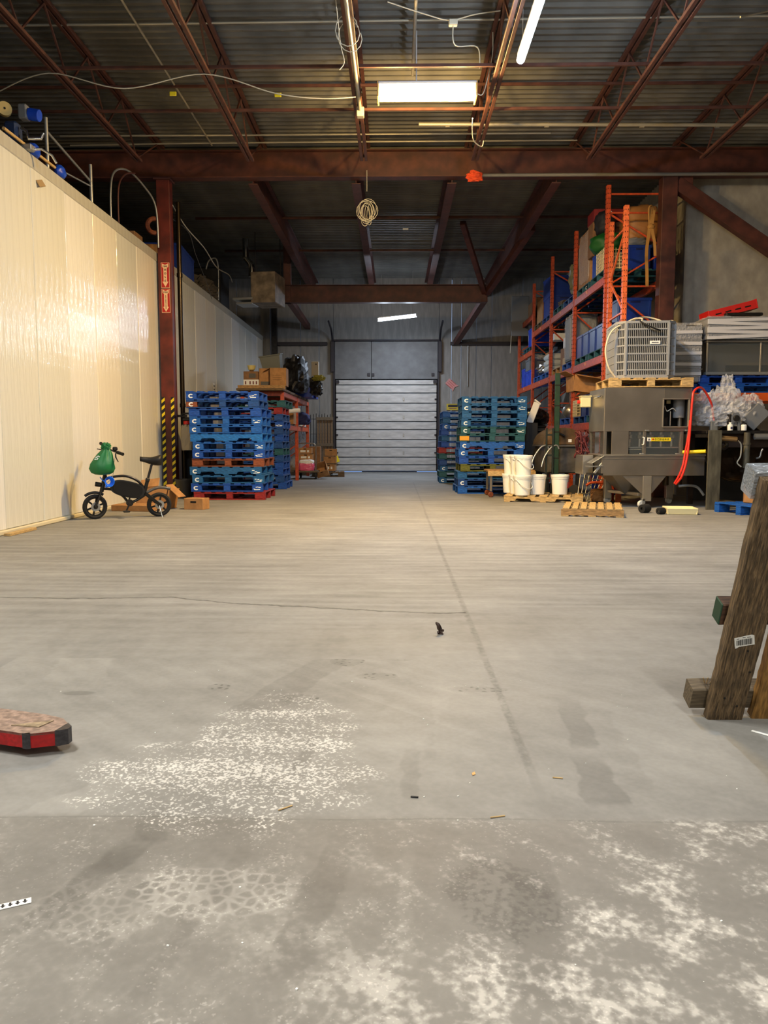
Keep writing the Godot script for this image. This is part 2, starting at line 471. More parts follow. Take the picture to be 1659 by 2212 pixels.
func floor_picture(x0: float, x1: float, d0: float, d1: float, mpp: float, near: bool) -> ImageTexture:
	var w := int((x1 - x0) / mpp)
	var h := int((d1 - d0) / mpp)
	var big := nz(mpp, x0, d0, w, h, 0.9, 3, 11)
	var mid := nz(mpp, x0, d0, w, h, 6.0, 5, 12)
	var fine := nz(mpp, x0, d0, w, h, 34.0 if near else 20.0, 5 if near else 3, 13)
	var runx := nz(mpp, x0, d0, w, h, 7.0, 3, 14, FastNoiseLite.TYPE_SIMPLEX_SMOOTH, 9.0, 1.0)
	var rund := nz(mpp, x0, d0, w, h, 6.0, 3, 15, FastNoiseLite.TYPE_SIMPLEX_SMOOTH, 1.0, 6.0)
	var cell := nz(mpp, x0, d0, w, h, 34.0, 1, 16, FastNoiseLite.TYPE_CELLULAR) if near else PackedByteArray()
	var flk := nz(mpp, x0, d0, w, h, 75.0, 4, 17) if near else PackedByteArray()
	var crack := [Vector2(-3.6, 4.84), Vector2(-2.54, 4.82), Vector2(-1.93, 4.79), Vector2(-1.44, 4.84), Vector2(-1.01, 4.66), Vector2(-0.6, 4.575), Vector2(-0.09, 4.456), Vector2(0.18, 4.4), Vector2(0.41, 4.42)]
	var out := PackedByteArray()
	out.resize(w * h * 3)
	# wiped strips of the near floor: [x0, d0, x1, d1, half width, change]
	var strips := [[-0.56, 2.70, -0.18, 3.75, 0.10, -0.035], [-0.30, 2.2, -0.27, 2.62, 0.035, -0.045], [0.62, 2.42, 0.67, 2.95, 0.055, -0.05], [0.585, 2.03, 0.615, 2.42, 0.065, -0.06], [-0.62, 1.82, -0.66, 2.08, 0.05, -0.035], [-1.35, 3.1, -1.56, 4.2, 0.13, 0.03], [0.04, 2.05, 0.05, 2.5, 0.03, -0.035], [0.25, 2.3, 0.3, 3.2, 0.14, 0.018], [-0.05, 2.3, 0.2, 3.3, 0.12, 0.015], [0.9, 2.1, 0.95, 3.0, 0.16, 0.02], [-0.95, 1.95, -0.72, 2.3, 0.09, 0.03], [-0.76, 1.45, -0.62, 1.93, 0.05, -0.05], [-0.22, 1.3, -0.12, 1.94, 0.05, -0.04], [-0.47, 1.25, -0.36, 1.9, 0.03, -0.03], [0.02, 1.35, 0.03, 1.9, 0.02, 0.03], [0.27, 1.25, 0.33, 1.9, 0.06, -0.04]]
	var prints := [[-0.72, 3.04, 0.05, 0.05], [-0.98, 3.62, 0.09, 0.05], [0.34, 3.03, 0.13, 0.035], [-0.08, 3.2, 0.09, 0.05], [-0.22, 3.42, 0.08, 0.08], [-0.37, 2.9, 0.09, 0.06], [0.02, 3.46, 0.07, 0.04]]
	var i := 0
	for y in h:
		var d := d0 + (y + 0.5) * mpp
		var worn := 1.0 - sm(1.93, 1.985, d)
		var smear := sm(3.2, 5.0, d)
		for xx in w:
			var x := x0 + (xx + 0.5) * mpp
			var b := big[i] / 255.0 - 0.5
			var m := mid[i] / 255.0 - 0.5
			var f := fine[i] / 255.0 - 0.5
			var rx := runx[i] / 255.0 - 0.5
			var v := 0.515 + b * 0.08 + m * 0.05 + f * 0.04 + rx * (0.03 + 0.11 * smear)
			var tint := 0.0
			var white := 0.0
			if near:
				var i2 := y * w + (xx + y) % w
				var dg := rund[i2] / 255.0 - 0.5
				v += dg * 0.05
				var fk := flk[i] / 255.0 - 0.5
				if d > 1.2:
					for s in strips:
						if d > s[1] and d < s[3]:
							var u: float = (d - s[1]) / (s[3] - s[1])
							var q: float = absf(x - lerpf(s[0], s[2], u) + m * 0.05)
							if q < s[4]: v += s[5] * sm(s[4], s[4] - 0.015, q) * sm(0.0, 0.1, u) * (1.0 - sm(0.6, 1.0, u))
					for s in prints:
						var q2 := blob(x, d, s[0], s[1], s[2], s[3])
						if q2 > 0.0: v -= sm(0.0, 0.3, q2 + m) * (0.03 + 0.12 * sm(0.05, 0.2, cell[i] / 255.0 - 0.15))
				# the crazed patch of white flecks on the left
				var z0 := maxf(blob(x, d, -0.50, 2.2, 0.5, 0.36), 0.8 * blob(x, d, -0.40, 2.55, 0.3, 0.5))
				var z1 := z0 + m * 1.1 + b * 0.4
				if z0 > 0.0 and z1 > 0.0 and d > 1.85:
					white += sm(0.03, 0.09, fk * 0.8 + rx * 0.35 + f * 0.55 - 0.13 + 0.15 * z1) * sm(0.0, 0.5, z1) * sm(0.0, 0.25, z0) * 0.23
				if worn > 0.0:
					var right := sm(-0.25, 0.3, x + b * 0.5)
					v -= worn * (0.055 - 0.02 * right)
					tint = worn * 0.006
					var sc := m * 0.75 + f * 0.7 + dg * 0.4 + b * 0.5
					white += worn * (0.10 + 0.9 * right) * (sm(0.0, 0.22, sc) * 0.09 + sm(0.17, 0.32, sc) * 0.10)
					white += worn * sm(0.2, 0.3, fk + m * 0.4) * 0.10
					var ce := cell[i] / 255.0
					var z3 := sm(0.0, 0.4, blob(x, d, -0.40, 1.62, 0.2, 0.11) + m * 0.5) + 0.6 * sm(0.1, 0.6, blob(x, d, -0.64, 1.56, 0.2, 0.16) + m)
					white += z3 * worn * (1.0 - sm(0.03, 0.22, ce)) * 0.08
					v -= z3 * worn * sm(0.35, 0.7, ce) * 0.05
					v -= sm(0.0, 0.6, blob(x, d, 0.24, 1.6, 0.15, 0.2) + m * 0.6) * sm(-0.25, 0.2, f + m) * 0.09
				v -= 0.06 * sm(0.0, 0.5, blob(x, d, -1.26, 2.96, 0.075, 0.03))
				if absf(d - 1.955 - 0.006 * sin(x * 7.0)) < 0.004: v -= 0.04 * sm(-0.2, 0.1, m + 0.1)
			else:
				v += (rund[i] / 255.0 - 0.5) * 0.05 * (1.0 - smear)
				if d < 5.2 and x < 0.45 and x > -3.6:
					for k in crack.size() - 1:
						if x >= crack[k].x and x < crack[k + 1].x:
							var cd := lerpf(crack[k].y, crack[k + 1].y, (x - crack[k].x) / (crack[k + 1].x - crack[k].x)) + 0.05 * m
							v -= 0.2 * (1.0 - sm(0.004, 0.016, absf(d - cd)))
			var j := absf(x - 0.413 + 0.014 * f + 0.004 * m)
			if j < 0.03 and d > 1.97 and d < 18.5:
				v -= (0.055 + 0.1 * m + 0.18 * f) * (1.0 - sm(0.008, 0.02, j)) * sm(1.97, 2.5, d)
			var r := clampf(v + white + tint, 0.0, 1.0)
			var g := clampf(v * 0.99 + white * 0.985, 0.0, 1.0)
			var bl := clampf(v * 0.955 + white * 0.96 - tint, 0.0, 1.0)
			out[i * 3] = int(r * 255.0); out[i * 3 + 1] = int(g * 255.0); out[i * 3 + 2] = int(bl * 255.0)
			i += 1
	return ImageTexture.create_from_image(Image.create_from_data(w, h, false, Image.FORMAT_RGB8, out))

func floor_mesh() -> ArrayMesh:
	var am := ArrayMesh.new()
	var fine := 1.0 if FINE else 2.0
	# [x0, x1, d0, d1, metres a pixel, near]
	var parts := [[-1.75, 1.75, 1.05, 3.45, 0.002 * fine, true], [-5.2, 5.8, 3.45, 11.0, 0.0085 * fine, false], [-9.6, 9.2, 11.0, 24.6, 0.02 * fine, false]]
	for p in parts:
		var st := newst()
		var c := [[p[0], p[2], 0, 0], [p[1], p[2], 1, 0], [p[1], p[3], 1, 1], [p[0], p[3], 0, 1]]
		for k in [0, 2, 1, 0, 3, 2]:
			st.set_normal(Vector3.UP); st.set_uv(Vector2(c[k][2], c[k][3])); st.add_vertex(V(c[k][0], 0, c[k][1]))
		var m := StandardMaterial3D.new()
		m.albedo_texture = floor_picture(p[0], p[1], p[2], p[3], p[4], p[5])
		m.texture_repeat = false
		m.roughness = 0.62; m.metallic_specular = 0.35
		m.heightmap_enabled = false
		m.normal_enabled = false
		st.set_material(m)
		st.index()
		st.commit(am)
	var st2 := newst()
	for r in [[-1.75, 9.2, -4.0, 1.05], [-9.6, -1.75, -4.0, 3.45], [1.75, 9.2, 1.05, 3.45], [-9.6, -5.2, 3.45, 11.0], [5.8, 9.2, 3.45, 11.0]]:
		quad(st2, V(r[0], 0, r[2]), V(r[1], 0, r[2]), V(r[1], 0, r[3]), V(r[0], 0, r[3]), Vector3.UP)
	add_box(st2, Vector3(18.8, 0.2, 28.6), 0.0, Transform3D(Basis(), V(-0.2, -0.101, 10.3)))
	st2.set_material(M("concrete_floor", Color(0.52, 0.515, 0.5), 0.65, 0.0, "mottle", Vector3.ONE * 0.6))
	st2.commit(am)
	return am

func wall_mat(key: String, c: Color) -> StandardMaterial3D:
	var m := M(key, c, 0.11)
	m.uv1_triplanar = true; m.uv1_world_triplanar = true
	m.uv1_scale = Vector3(0.6, 0.08, 7.0)
	m.normal_enabled = true; m.normal_texture = ntex("ribs", 0.02, 4, 0, 1, FastNoiseLite.TYPE_SIMPLEX_SMOOTH, true, 512, 9.0); m.normal_scale = 0.30
	m.albedo_texture = ntex("wallstain", 0.006, 3, 0.93, 1.0)
	return m

func shell() -> void:
	var o := MeshInstance3D.new()
	o.name = "floor"; o.mesh = floor_mesh()
	add_child(o); stru(o)
	# cold-room wall on the left: upright panels, cap and kerb
	var wl := Node3D.new()
	wl.name = "wall_left"; add_child(wl); stru(wl)
	var tints := [wall_mat("panel_cream", Color(0.92, 0.90, 0.84)), wall_mat("panel_white", Color(0.91, 0.91, 0.89)), wall_mat("panel_grey", Color(0.86, 0.86, 0.82))]
	var d := -2.66
	var k := 0
	while d < 24.4:
		var wd := minf(0.9, 24.5 - d)
		pt(wl, "panel", bx(0.1, 4.15, wd - 0.006, 0.008), tints[[1, 0, 2, 0, 1, 2, 2][k % 7]], V(-4.232 + 0.004 * (k % 2), 2.125, d + wd / 2))
		d += 0.9; k += 1
	pt(wl, "cap_trim", bx(0.13, 0.16, 27.2, 0.01), wall_mat("cap", Color(0.74, 0.73, 0.68)), V(-4.235, 4.19, 10.9))
	pt(wl, "kerb", bx(0.05, 0.05, 27.1, 0.01), M("kerb", Color(0.82, 0.78, 0.66), 0.6), V(-4.17, 0.025, 10.9))
	pt(wl, "core", bx(0.08, 4.0, 27.0, 0.0), M("core", Color(0.3, 0.3, 0.28), 0.8), V(-4.33, 2.0, 10.9))
	pt(wl, "roof_panel", bx(5.2, 0.12, 27.2, 0.01), M("cooler_roof", Color(0.35, 0.34, 0.32), 0.8), V(-6.9, 4.2, 10.9))
	var block := M("block_wall", Color(0.68, 0.66, 0.61), 0.85, 0.0, "mottle", Vector3(0.7, 0.5, 0.7))
	block.uv1_world_triplanar = true
	var sheet := M("back_sheet", Color(0.52, 0.51, 0.49), 0.55, 0.0, "mottle", Vector3(1.5, 0.3, 1.5))
	sheet.uv1_world_triplanar = true
	stru(pt(self, "wall_outer", bx(0.2, 6.3, 29.0, 0.0), block, V(-9.6, 3.05, 10.3)))
	stru(pt(self, "wall_rear", bx(19.0, 6.3, 0.2, 0.0), block, V(-0.2, 3.05, -4.1)))
	stru(pt(self, "wall_near_right", bx(0.2, 6.3, 18.6, 0.0), block, V(9.2, 3.05, 5.2)))
	stru(pt(self, "wall_facing", bx(4.1, 6.3, 0.2, 0.0), block, V(7.25, 3.05, 14.4)))
	stru(pt(self, "wall_right", bx(0.2, 6.3, 10.5, 0.0), block, V(5.3, 3.05, 19.55)))
	# back wall, open where the roll-up door stands
	var wb := Node3D.new()
	wb.name = "wall_back"; add_child(wb); stru(wb)
	var x := -9.5
	for e in [-8.0, -6.5, -5.0, -3.95, -3.0, -2.42, -1.96]:
		pt(wb, "panel", bx(e - x - 0.012, 6.2, 0.15, 0.008), sheet, V((e + x) / 2, 3.05, 24.6)); x = e
	x = 1.35
	for e in [1.75, 2.05, 2.52, 3.0, 3.95, 4.6, 5.25]:
		pt(wb, "panel", bx(e - x - 0.012, 6.2, 0.15, 0.008), sheet, V((e + x) / 2, 3.05, 24.6)); x = e
	pt(wb, "lintel", bx(3.31, 2.1, 0.15, 0.008), sheet, V(-0.305, 5.15, 24.6))
	pt(wb, "backing", bx(3.4, 0.5, 0.1, 0.0), sheet, V(-0.3, 6.0, 24.75))
	# ground outside the door
	stru(pt(self, "trim_1", bx(12.0, 0.1, 8.0, 0.0), M("apron", Color(0.6, 0.6, 0.6), 0.8), V(-0.3, -0.06, 28.8)))
	door()

func door() -> void:
	var t := Node3D.new()
	t.name = "door_1"; t.position = V(-0.305, 0, 24.5); add_child(t); stru(t)
	var alu := M("door_alu", Color(0.70, 0.71, 0.72), 0.4, 0.25, "mottle", Vector3(0.4, 1.5, 0.4))
	var up := M("door_upper", Color(0.42, 0.43, 0.44), 0.5, 0.1, "mottle", Vector3(0.5, 0.6, 0.5))
	var dark := M("track", Color(0.14, 0.13, 0.16), 0.5, 0.3)
	# fixed panels over the shutter
	pt(t, "upper_panel", bx(1.16, 1.17, 0.05, 0.006), up, Vector3(-1.05, 3.52, -0.03))
	pt(t, "upper_panel", bx(2.1, 1.17, 0.05, 0.006), up, Vector3(0.59, 3.52, -0.03))
	pt(t, "header_bar", bx(3.4, 0.05, 0.12, 0.006), dark, Vector3(0, 4.13, 0.08))
	for q in [[-0.55, 3.07], [-0.42, 3.07], [1.47, 3.07]]:
		pt(t, "bracket", bx(0.09, 0.10, 0.03, 0.006), dark, Vector3(q[0], q[1], 0.01))
	# shutter slats, top to bottom, by the heights of their joints
	var js := [2.91, 2.75, 2.495, 2.175, 1.92, 1.60, 1.35, 1.03, 0.79, 0.475, 0.235, 0.036]
	for i in js.size() - 1:
		var hh: float = js[i] - js[i + 1]
		pt(t, "slat", bx(3.18, hh - 0.018, 0.05, 0.012), alu, Vector3(0, js[i] - hh / 2, 0.02))
	pt(t, "slat_backing", bx(3.4, 4.15, 0.02, 0.0), M("slat_joint", Color(0.1, 0.1, 0.1), 0.8), Vector3(0, 2.11, -0.18))
	for h in [2.30, 1.74, 1.18, 0.62]:
		for x in [-0.53, 0.55]:
			pt(t, "hinge", bx(0.045, 0.10, 0.03, 0.006), M("galv"), Vector3(x, h, 0.055))
		for s in [-1.0, 1.0]:
			pt(t, "roller", bx(0.07, 0.05, 0.05, 0.008), dark, Vector3(s * 1.56, h, 0.06))
	for s in [-1.0, 1.0]:
		pt(t, "top_roller", bx(0.12, 0.1, 0.08, 0.01), dark, Vector3(s * 1.54, 2.84, 0.07))
		pt(t, "side_track", bx(0.06, 4.1, 0.09, 0.006), dark, Vector3(s * 1.64, 2.05, 0.06))
		pt(t, "track_guard", bx(0.12, 0.95, 0.12, 0.01), dark, Vector3(s * 1.68, 3.62, 0.1))
		pt(t, "track_arm", tube(smooth([Vector3(s * 1.66, 3.9, 0.1), Vector3(s * 1.68, 4.2, 0.2), Vector3(s * 1.68, 4.4, 0.6), Vector3(s * 1.68, 4.5, 1.5)]), 0.03), dark)
	pt(t, "bottom_seal", bx(1.75, 0.036, 0.03, 0.004), M("rubber"), Vector3(0.1, 0.018, 0.0))

# ---------------------------------------------------------------- roof
func roof() -> void:
	var st := newst()
	var dd := -4.0
	var h0 := 6.04
	while dd < 24.7:   # trapezoid ribs that run across the room
		var p := [[0.0, 0.0], [0.035, 0.0], [0.055, 0.04], [0.13, 0.04], [0.15, 0.0]]
		for k in 4:
			var a: Array = p[k]
			var b: Array = p[k + 1]
			quad(st, V(-9.6, h0 + a[1], dd + a[0]), V(9.3, h0 + a[1], dd + a[0]), V(9.3, h0 + b[1], dd + b[0]), V(-9.6, h0 + b[1], dd + b[0]), Vector3.DOWN)
		dd += 0.15
	add_box(st, Vector3(19.2, 0.15, 29.2), 0.0, Transform3D(Basis(), V(-0.2, h0 + 0.13, 10.3)))
	var o := pt(self, "ceiling", st.commit(), M("deck", Color(0.47, 0.46, 0.43), 0.6, 0.25, "grime", Vector3(0.3, 0.3, 0.3)))
	stru(o)
	# front bay: six open-web joists that bear on the first beam
	var names := ["first", "second", "third", "fourth", "fifth", "sixth"]
	var js := [-4.02, -2.27, -0.5, 1.22, 3.0, 4.74]
	var where := ["above the cold-room wall", "left of the hanging conduit", "beside the hanging conduit", "over the long cool tube", "right of the long cool tube", "nearest the grey block wall"]
	for i in 6:
		joist(js[i], "%s open-web roof joist, %s in the front bay" % [["Rusty red", "Rusty red", "Dull red", "Dull red", "Dark red", "Dark red"][i], where[i]])
	# bridging bars across the joists
	var rs := M("red_steel_dark")
	for q in [[5.42, 9.55, "lower bridging bar across the joists, nearer the camera"], [5.42, 10.75, "lower bridging bar across the joists, behind the warm lamp"], [5.93, 11.2, "upper bridging bar across the joists under the deck"]]:
		solo("bridging_bar", "Thin red " + q[2], "steel bar", bx(17.0, 0.035, 0.035, 0.003), rs, V(-0.3, q[0], q[1]))
	# first beam and the second bay's girders
	var rm := M("red_steel")
	solo("steel_beam", "Wide red steel beam across the room on the two columns", "beam", ibeam(15.0, 0.46, 0.2), rm, V(0.2, 5.74, 13.75))
	var g := [-2.5, -0.7, 0.97, 2.78]
	var gl := ["leftmost, above the unit heater", "left of the coiled cable's far side", "right of centre", "rightmost, towards the rack"]
	for i in 4:
		solo("roof_girder", "Red roof girder running to the back wall, " + gl[i], "beam", ibeam(10.6, 0.46, 0.16), rm, V(g[i], 5.68, 19.15), Vector3(0, 90, 0))
	for q in [[17.3, 5.75], [20.2, 5.75]]:
		solo("bridging_bar", "Dark bar across the rear roof girders, " + ("nearer one" if q[0] < 18 else "farther one"), "steel bar", bx(9.0, 0.05, 0.04, 0.003), rs, V(0.1, q[1] + 0.1, q[0]))
	# low beam before the door, on a hanger and braces
	var t := grp("low_beam", "Red steel beam hung low in front of the roll-up door", "beam", V(-0.29, 4.5, 20.0))
	pt(t, "beam", ibeam(5.16, 0.44, 0.2), rm, Vector3(0, 0.22, 0))
	bar(t, "hanger_post", V(-2.77, 4.5, 20.05), V(-2.77, 5.95, 20.05), 0.18, 0.2, rm)
	bar(t, "raking_brace", V(2.25, 4.75, 20.0), V(1.5, 5.9, 17.9), 0.12, 0.12, rm)
	bar(t, "raking_brace", V(2.32, 4.75, 20.0), V(2.95, 5.6, 17.2), 0.14, 0.14, rm)
	bar(t, "rear_strut", V(-2.74, 4.6, 20.0), V(-2.76, 4.55, 24.45), 0.16, 0.16, rm)
	bar(t, "rear_strut", V(2.25, 4.6, 20.0), V(1.87, 4.05, 24.45), 0.16, 0.16, rm)
	services()

func joist(x: float, label: String) -> void:
	var t := grp("roof_joist", label, "joist", V(x, 5.33, 5.0))
	var rm := M("red_steel_dark")
	for s in [-0.035, 0.035]:
		bar(t, "top_chord", V(x + s, 5.99, -3.9), V(x + s, 5.99, 13.62), 0.05, 0.05, rm)
		bar(t, "bottom_chord", V(x + s, 5.35, -3.4), V(x + s, 5.35, 12.4), 0.045, 0.04, rm)
	var d := 12.3
	var up := true
	while d > -3.0:
		bar(t, "web_rod", V(x, 5.36 if up else 5.97, d), V(x, 5.97 if up else 5.36, d - 0.62), 0.022, 0.022, rm, 0.002)
		d -= 0.62; up = not up
	bar(t, "web_rod", V(x, 5.36, 12.3), V(x, 5.97, 13.4), 0.022, 0.022, rm, 0.002)

func services() -> void:
	var pale := M("conduit", Color(0.66, 0.64, 0.58), 0.4, 0.4)
	var t := grp("conduit", "Pale conduit with couplings across the roof on the right, under the tube", "conduit", V(0.3, 5.6, 11.7))
	rod(t, "pipe", V(0.33, 5.6, 11.7), V(6.3, 5.6, 11.82), 0.026, pale)
	for x in [0.75, 2.2, 3.6, 4.7]:
		rod(t, "coupling", V(x - 0.03, 5.6, 11.71 + x * 0.02), V(x + 0.03, 5.6, 11.71 + x * 0.02), 0.036, pale)
	solo("conduit", "Thin bright conduit under the deck, nearest the camera", "conduit", tube([V(-6, 5.98, 9.7), V(6, 5.98, 9.6)], 0.014), pale)
	solo("conduit", "Thin bright conduit under the deck, just before the wide beam", "conduit", tube([V(-5.5, 5.96, 13.0), V(2.5, 5.96, 13.0)], 0.016), pale)
	solo("conduit", "Thin bright conduit under the deck, left half, ahead of the beam conduit", "conduit", tube([V(-5.5, 5.96, 13.4), V(-3.2, 5.95, 13.3), V(3.0, 5.96, 13.3)], 0.014), pale)
	solo("conduit", "Thin pale conduit running towards the camera under the deck at upper left", "conduit", tube([V(-3.1, 5.95, 6.5), V(-3.1, 5.95, 13.4)], 0.014), pale)
	solo("conduit", "Pale conduit running towards the camera under the deck above the warm lamp", "conduit", tube([V(0.22, 5.93, 6.0), V(0.22, 5.93, 10.9)], 0.02), pale)
	solo("conduit", "Grey pipe along the underside of the wide red beam, right side", "conduit", tube([V(1.4, 5.5, 13.58), V(6.4, 5.5, 13.58)], 0.03), M("pipe_grey", Color(0.5, 0.49, 0.46), 0.5, 0.3))
	var c := grp("hanging_conduit", "Bright metal conduit drop with loops of loose wire left of the warm lamp", "conduit", V(-0.48, 5.3, 9.0))
	rod(c, "pipe", V(-0.50, 5.3, 7.6), V(-0.47, 5.3, 10.5), 0.022, pale)
	pt(c, "junction_box", bx(0.1, 0.12, 0.1, 0.01), pale, c.global_transform.affine_inverse() * V(-0.47, 5.28, 10.5))
	var pts := []
	for k in 26:
		var a := TAU * k / 12.0
		pts.append(V(-0.52 + 0.12 * cos(a) + 0.005 * k * 0.3, 5.22 + 0.14 * sin(a), 8.3 + 0.01 * k))
	pt(c, "wire_loop", tube(pts, 0.005, 5), M("cable_white"), -c.position)
	pt(c, "loose_wire", tube(smooth([V(-0.6, 5.35, 8.0), V(-0.58, 5.1, 8.35), V(-0.55, 4.98, 8.5), V(-0.6, 4.9, 8.5)]), 0.005, 5), M("cable_white"), -c.position)
	# coil of cable hanging from the beam
	var k2 := grp("cable_coil", "Coil of white cable hanging on a thin line from the wide beam", "cable", V(-0.5, 4.85, 13.6))
	rod(k2, "line", V(-0.5, 5.25, 13.6), V(-0.5, 5.6, 13.6), 0.006, M("cable_white"), 5)
	for q in 9:
		var loop := []
		var rw := 0.04 + 0.018 * q
		for a in 17:
			var an := TAU * a / 16.0
			loop.append(Vector3(rw * sin(an) * (0.8 if q % 2 else 1.0) + 0.03 * sin(q * 2.3), 0.18 - 0.17 * (1 - cos(an)) + 0.01 * q - (0.03 * (q % 3)), 0.012 * (q - 4) + 0.02 * sin(an)))
		pt(k2, "loop", tube(loop, 0.0055, 5), M("cable_white"), Vector3(0.02 * sin(q * 1.7), 0.03, 0))
	# slack line with yellow tags
	var s := grp("slack_line", "Slack white line with two yellow tags strung below the left joists", "cable", V(-2.2, 5.2, 9.5))
	var ln := smooth([V(-4.85, 5.22, 9.7), V(-4.1, 5.32, 9.45), V(-3.2, 5.12, 9.4), V(-2.27, 5.32, 9.5), V(-1.45, 5.14, 9.6), V(-0.9, 5.14, 9.75), V(-0.5, 5.22, 9.9)], 8)
	pt(s, "line", tube(ln, 0.007, 5), M("cable_white"), -s.position)
	pt(s, "tag", bx(0.08, 0.05, 0.01), M("yellow"), -s.position + V(-2.65, 5.1, 9.5))
	pt(s, "tag", bx(0.08, 0.05, 0.01), M("yellow"), -s.position + V(-1.42, 5.13, 9.62))
	# wiring between the warm lamp and the joists
	var w := grp("supply_wiring", "White supply wires and small box above the warm lamp", "cable", V(0.6, 5.8, 9.6))
	pt(w, "wire", tube(smooth([V(-0.1, 5.95, 9.2), V(0.35, 5.86, 9.3), V(0.62, 5.8, 9.3), V(0.9, 5.86, 9.3), V(1.2, 5.95, 9.4)]), 0.007, 5), M("cable_white"), -w.position)
	pt(w, "junction_box", bx(0.1, 0.06, 0.08, 0.008), M("cable_white"), -w.position + V(0.65, 5.77, 9.3))
	pt(w, "wire", tube(smooth([V(0.65, 5.75, 9.3), V(0.68, 5.55, 9.35), V(0.95, 5.6, 9.5), V(1.0, 5.45, 9.7)]), 0.007, 5), M("cable_white"), -w.position)
	pt(w, "wire", tube(smooth([V(0.95, 5.0, 10.0), V(1.0, 4.9, 10.4), V(1.15, 4.95, 10.8), V(1.2, 5.1, 11)]), 0.007, 5), M("cable_white"), -w.position)
	solo("conduit", "Thin pale wire hung at a slant under the deck, top right", "cable", tube([V(3.75, 5.6, 8.9), V(4.6, 5.9, 9.2)], 0.01, 6), pale)
	solo("hanging_wire", "Short curly white wire end hanging from the deck at top right", "cable", tube(smooth([V(3.7, 5.98, 8.2), V(3.62, 5.75, 8.4), V(3.66, 5.62, 8.5), V(3.72, 5.65, 8.5)]), 0.007, 5), M("cable_white"))
	solo("rag", "Crumpled orange rag caught on the pipe under the wide beam", "rag", lump(Vector3(0.26, 0.18, 0.12), 5, 0.5, 1.6, 0.0, true), M("orange_rag", Color(0.85, 0.3, 0.15), 0.8), V(1.33, 5.45, 13.5))
	solo("roof_tag", "Small pale label on the underside of the rear roof", "label", bx(0.13, 0.04, 0.02), M("paper"), V(0.22, 5.9, 18.4))

# ---------------------------------------------------------------- columns
func columns() -> void:
	var t := grp("steel_column", "Red steel column beside the cold-room wall with fire signs and striped base", "column", V(-4.03, 0, 13.75))
	pt(t, "shaft", bx(0.23, 5.5, 0.2, 0.008), M("column_red", Color(0.44, 0.16, 0.11), 0.55, 0.0, "grime", Vector3.ONE * 0.7), Vector3(0, 2.75, 0))
	pt(t, "cap_plate", bx(0.3, 0.03, 0.28, 0.004), M("red_steel"), Vector3(0, 5.49, 0))
	var yel := M("yellow")
	var blk := M("ink")
	for s in [-1.0, 1.0]:
		var x: float = s * 0.083
		pt(t, "tape_strip", bx(0.058, 1.74, 0.006, 0.001), blk, Vector3(x, 0.9, 0.104), Vector3.ZERO, "black tape")
		for k in 14:
			var h := 0.1 + k * 0.122
			var pg := PackedVector2Array([Vector2(-0.029, 0), Vector2(0.029, 0.05), Vector2(0.029, 0.105), Vector2(-0.029, 0.055)])
			pt(t, "stripe", xc_get("stripe", func(): return extrude(pg, 0.004)), yel, Vector3(x, h - 0.03, 0.108))
	# FIRE HOSE over FIRE EXTINGUISHER, arrows pointing down
	sign_plate(Vector3(0.012, 3.87 - 0.0, 0.104), 0.15, 0.43, "FIRE", "HOSE", 0.055, "fire hose arrow sign", t)
	sign_plate(Vector3(0.012, 3.435, 0.104), 0.15, 0.41, "FIRE", "EXTINGUISHER", 0.026, "fire extinguisher arrow sign", t)
	var p := grp("riser_pipe", "Dark brassy riser pipe standing right behind the red column", "pipe", V(-3.86, 0, 13.98))
	rodl(p, "pipe", Vector3(0, 0.02, 0), Vector3(0, 5.2, 0), 0.042, M("brass_dark", Color(0.2, 0.16, 0.1), 0.3, 0.8), 14)
	for h in [1.6, 3.9]:
		rodl(p, "collar", Vector3(0, h, 0), Vector3(0, h + 0.07, 0), 0.052, M("brass_dark"), 14)
	var c := grp("steel_column", "Red steel column behind the tall orange rack frame, with a raking brace", "column", V(4.68, 0, 13.75))
	pt(c, "shaft", bx(0.26, 5.5, 0.22, 0.008), M("red_steel"), Vector3(0, 2.75, 0))
	pt(c, "gusset", bx(0.5, 0.25, 0.03, 0.004), M("red_steel"), Vector3(0.15, 5.4, 0.05))
	bar(c, "raking_brace", V(4.8, 5.4, 13.75), V(7.3, 3.75, 13.75), 0.16, 0.22, M("red_steel"))

func xc_get(key: String, make: Callable) -> Mesh:
	if not xc.has(key): xc[key] = make.call()
	return xc[key]

func sign_plate(at: Vector3, w: float, h: float, head: String, word: String, lh: float, label: String, par: Node3D) -> void:
	var red := M("sign_red", Color(0.68, 0.1, 0.08), 0.5)
	var pale := M("sign_pale", Color(0.93, 0.78, 0.62), 0.55)
	var o := pt(par, "sign", bx(w, h, 0.004, 0.001), pale, at, Vector3.ZERO, label)
	pt(o, "red_field", bx(w - 0.012, h - 0.012, 0.004, 0.001), red, Vector3(0, 0, 0.001))
	var s := h / 0.43
	var pg := PackedVector2Array([Vector2(0, -0.2 * s), Vector2(0.052, -0.11 * s), Vector2(0.03, -0.11 * s), Vector2(0.03, 0.12 * s), Vector2(0.055, 0.14 * s), Vector2(0.055, 0.2 * s), Vector2(0, 0.175 * s), Vector2(-0.055, 0.2 * s), Vector2(-0.055, 0.14 * s), Vector2(-0.03, 0.12 * s), Vector2(-0.03, -0.11 * s), Vector2(-0.052, -0.11 * s)])
	pt(o, "arrow", extrude(pg, 0.003), pale, Vector3(0, 0, 0.003))
	text(o, "lettering", head, 0.04 * s, M("ink"), Vector3(0, 0.148 * s, 0.005))
	for i in word.length():
		text(o, "lettering", word[i], lh, M("ink"), Vector3(0, 0.09 * s - i * (0.25 * s / (word.length() if word.length() > 4 else 4)), 0.005))

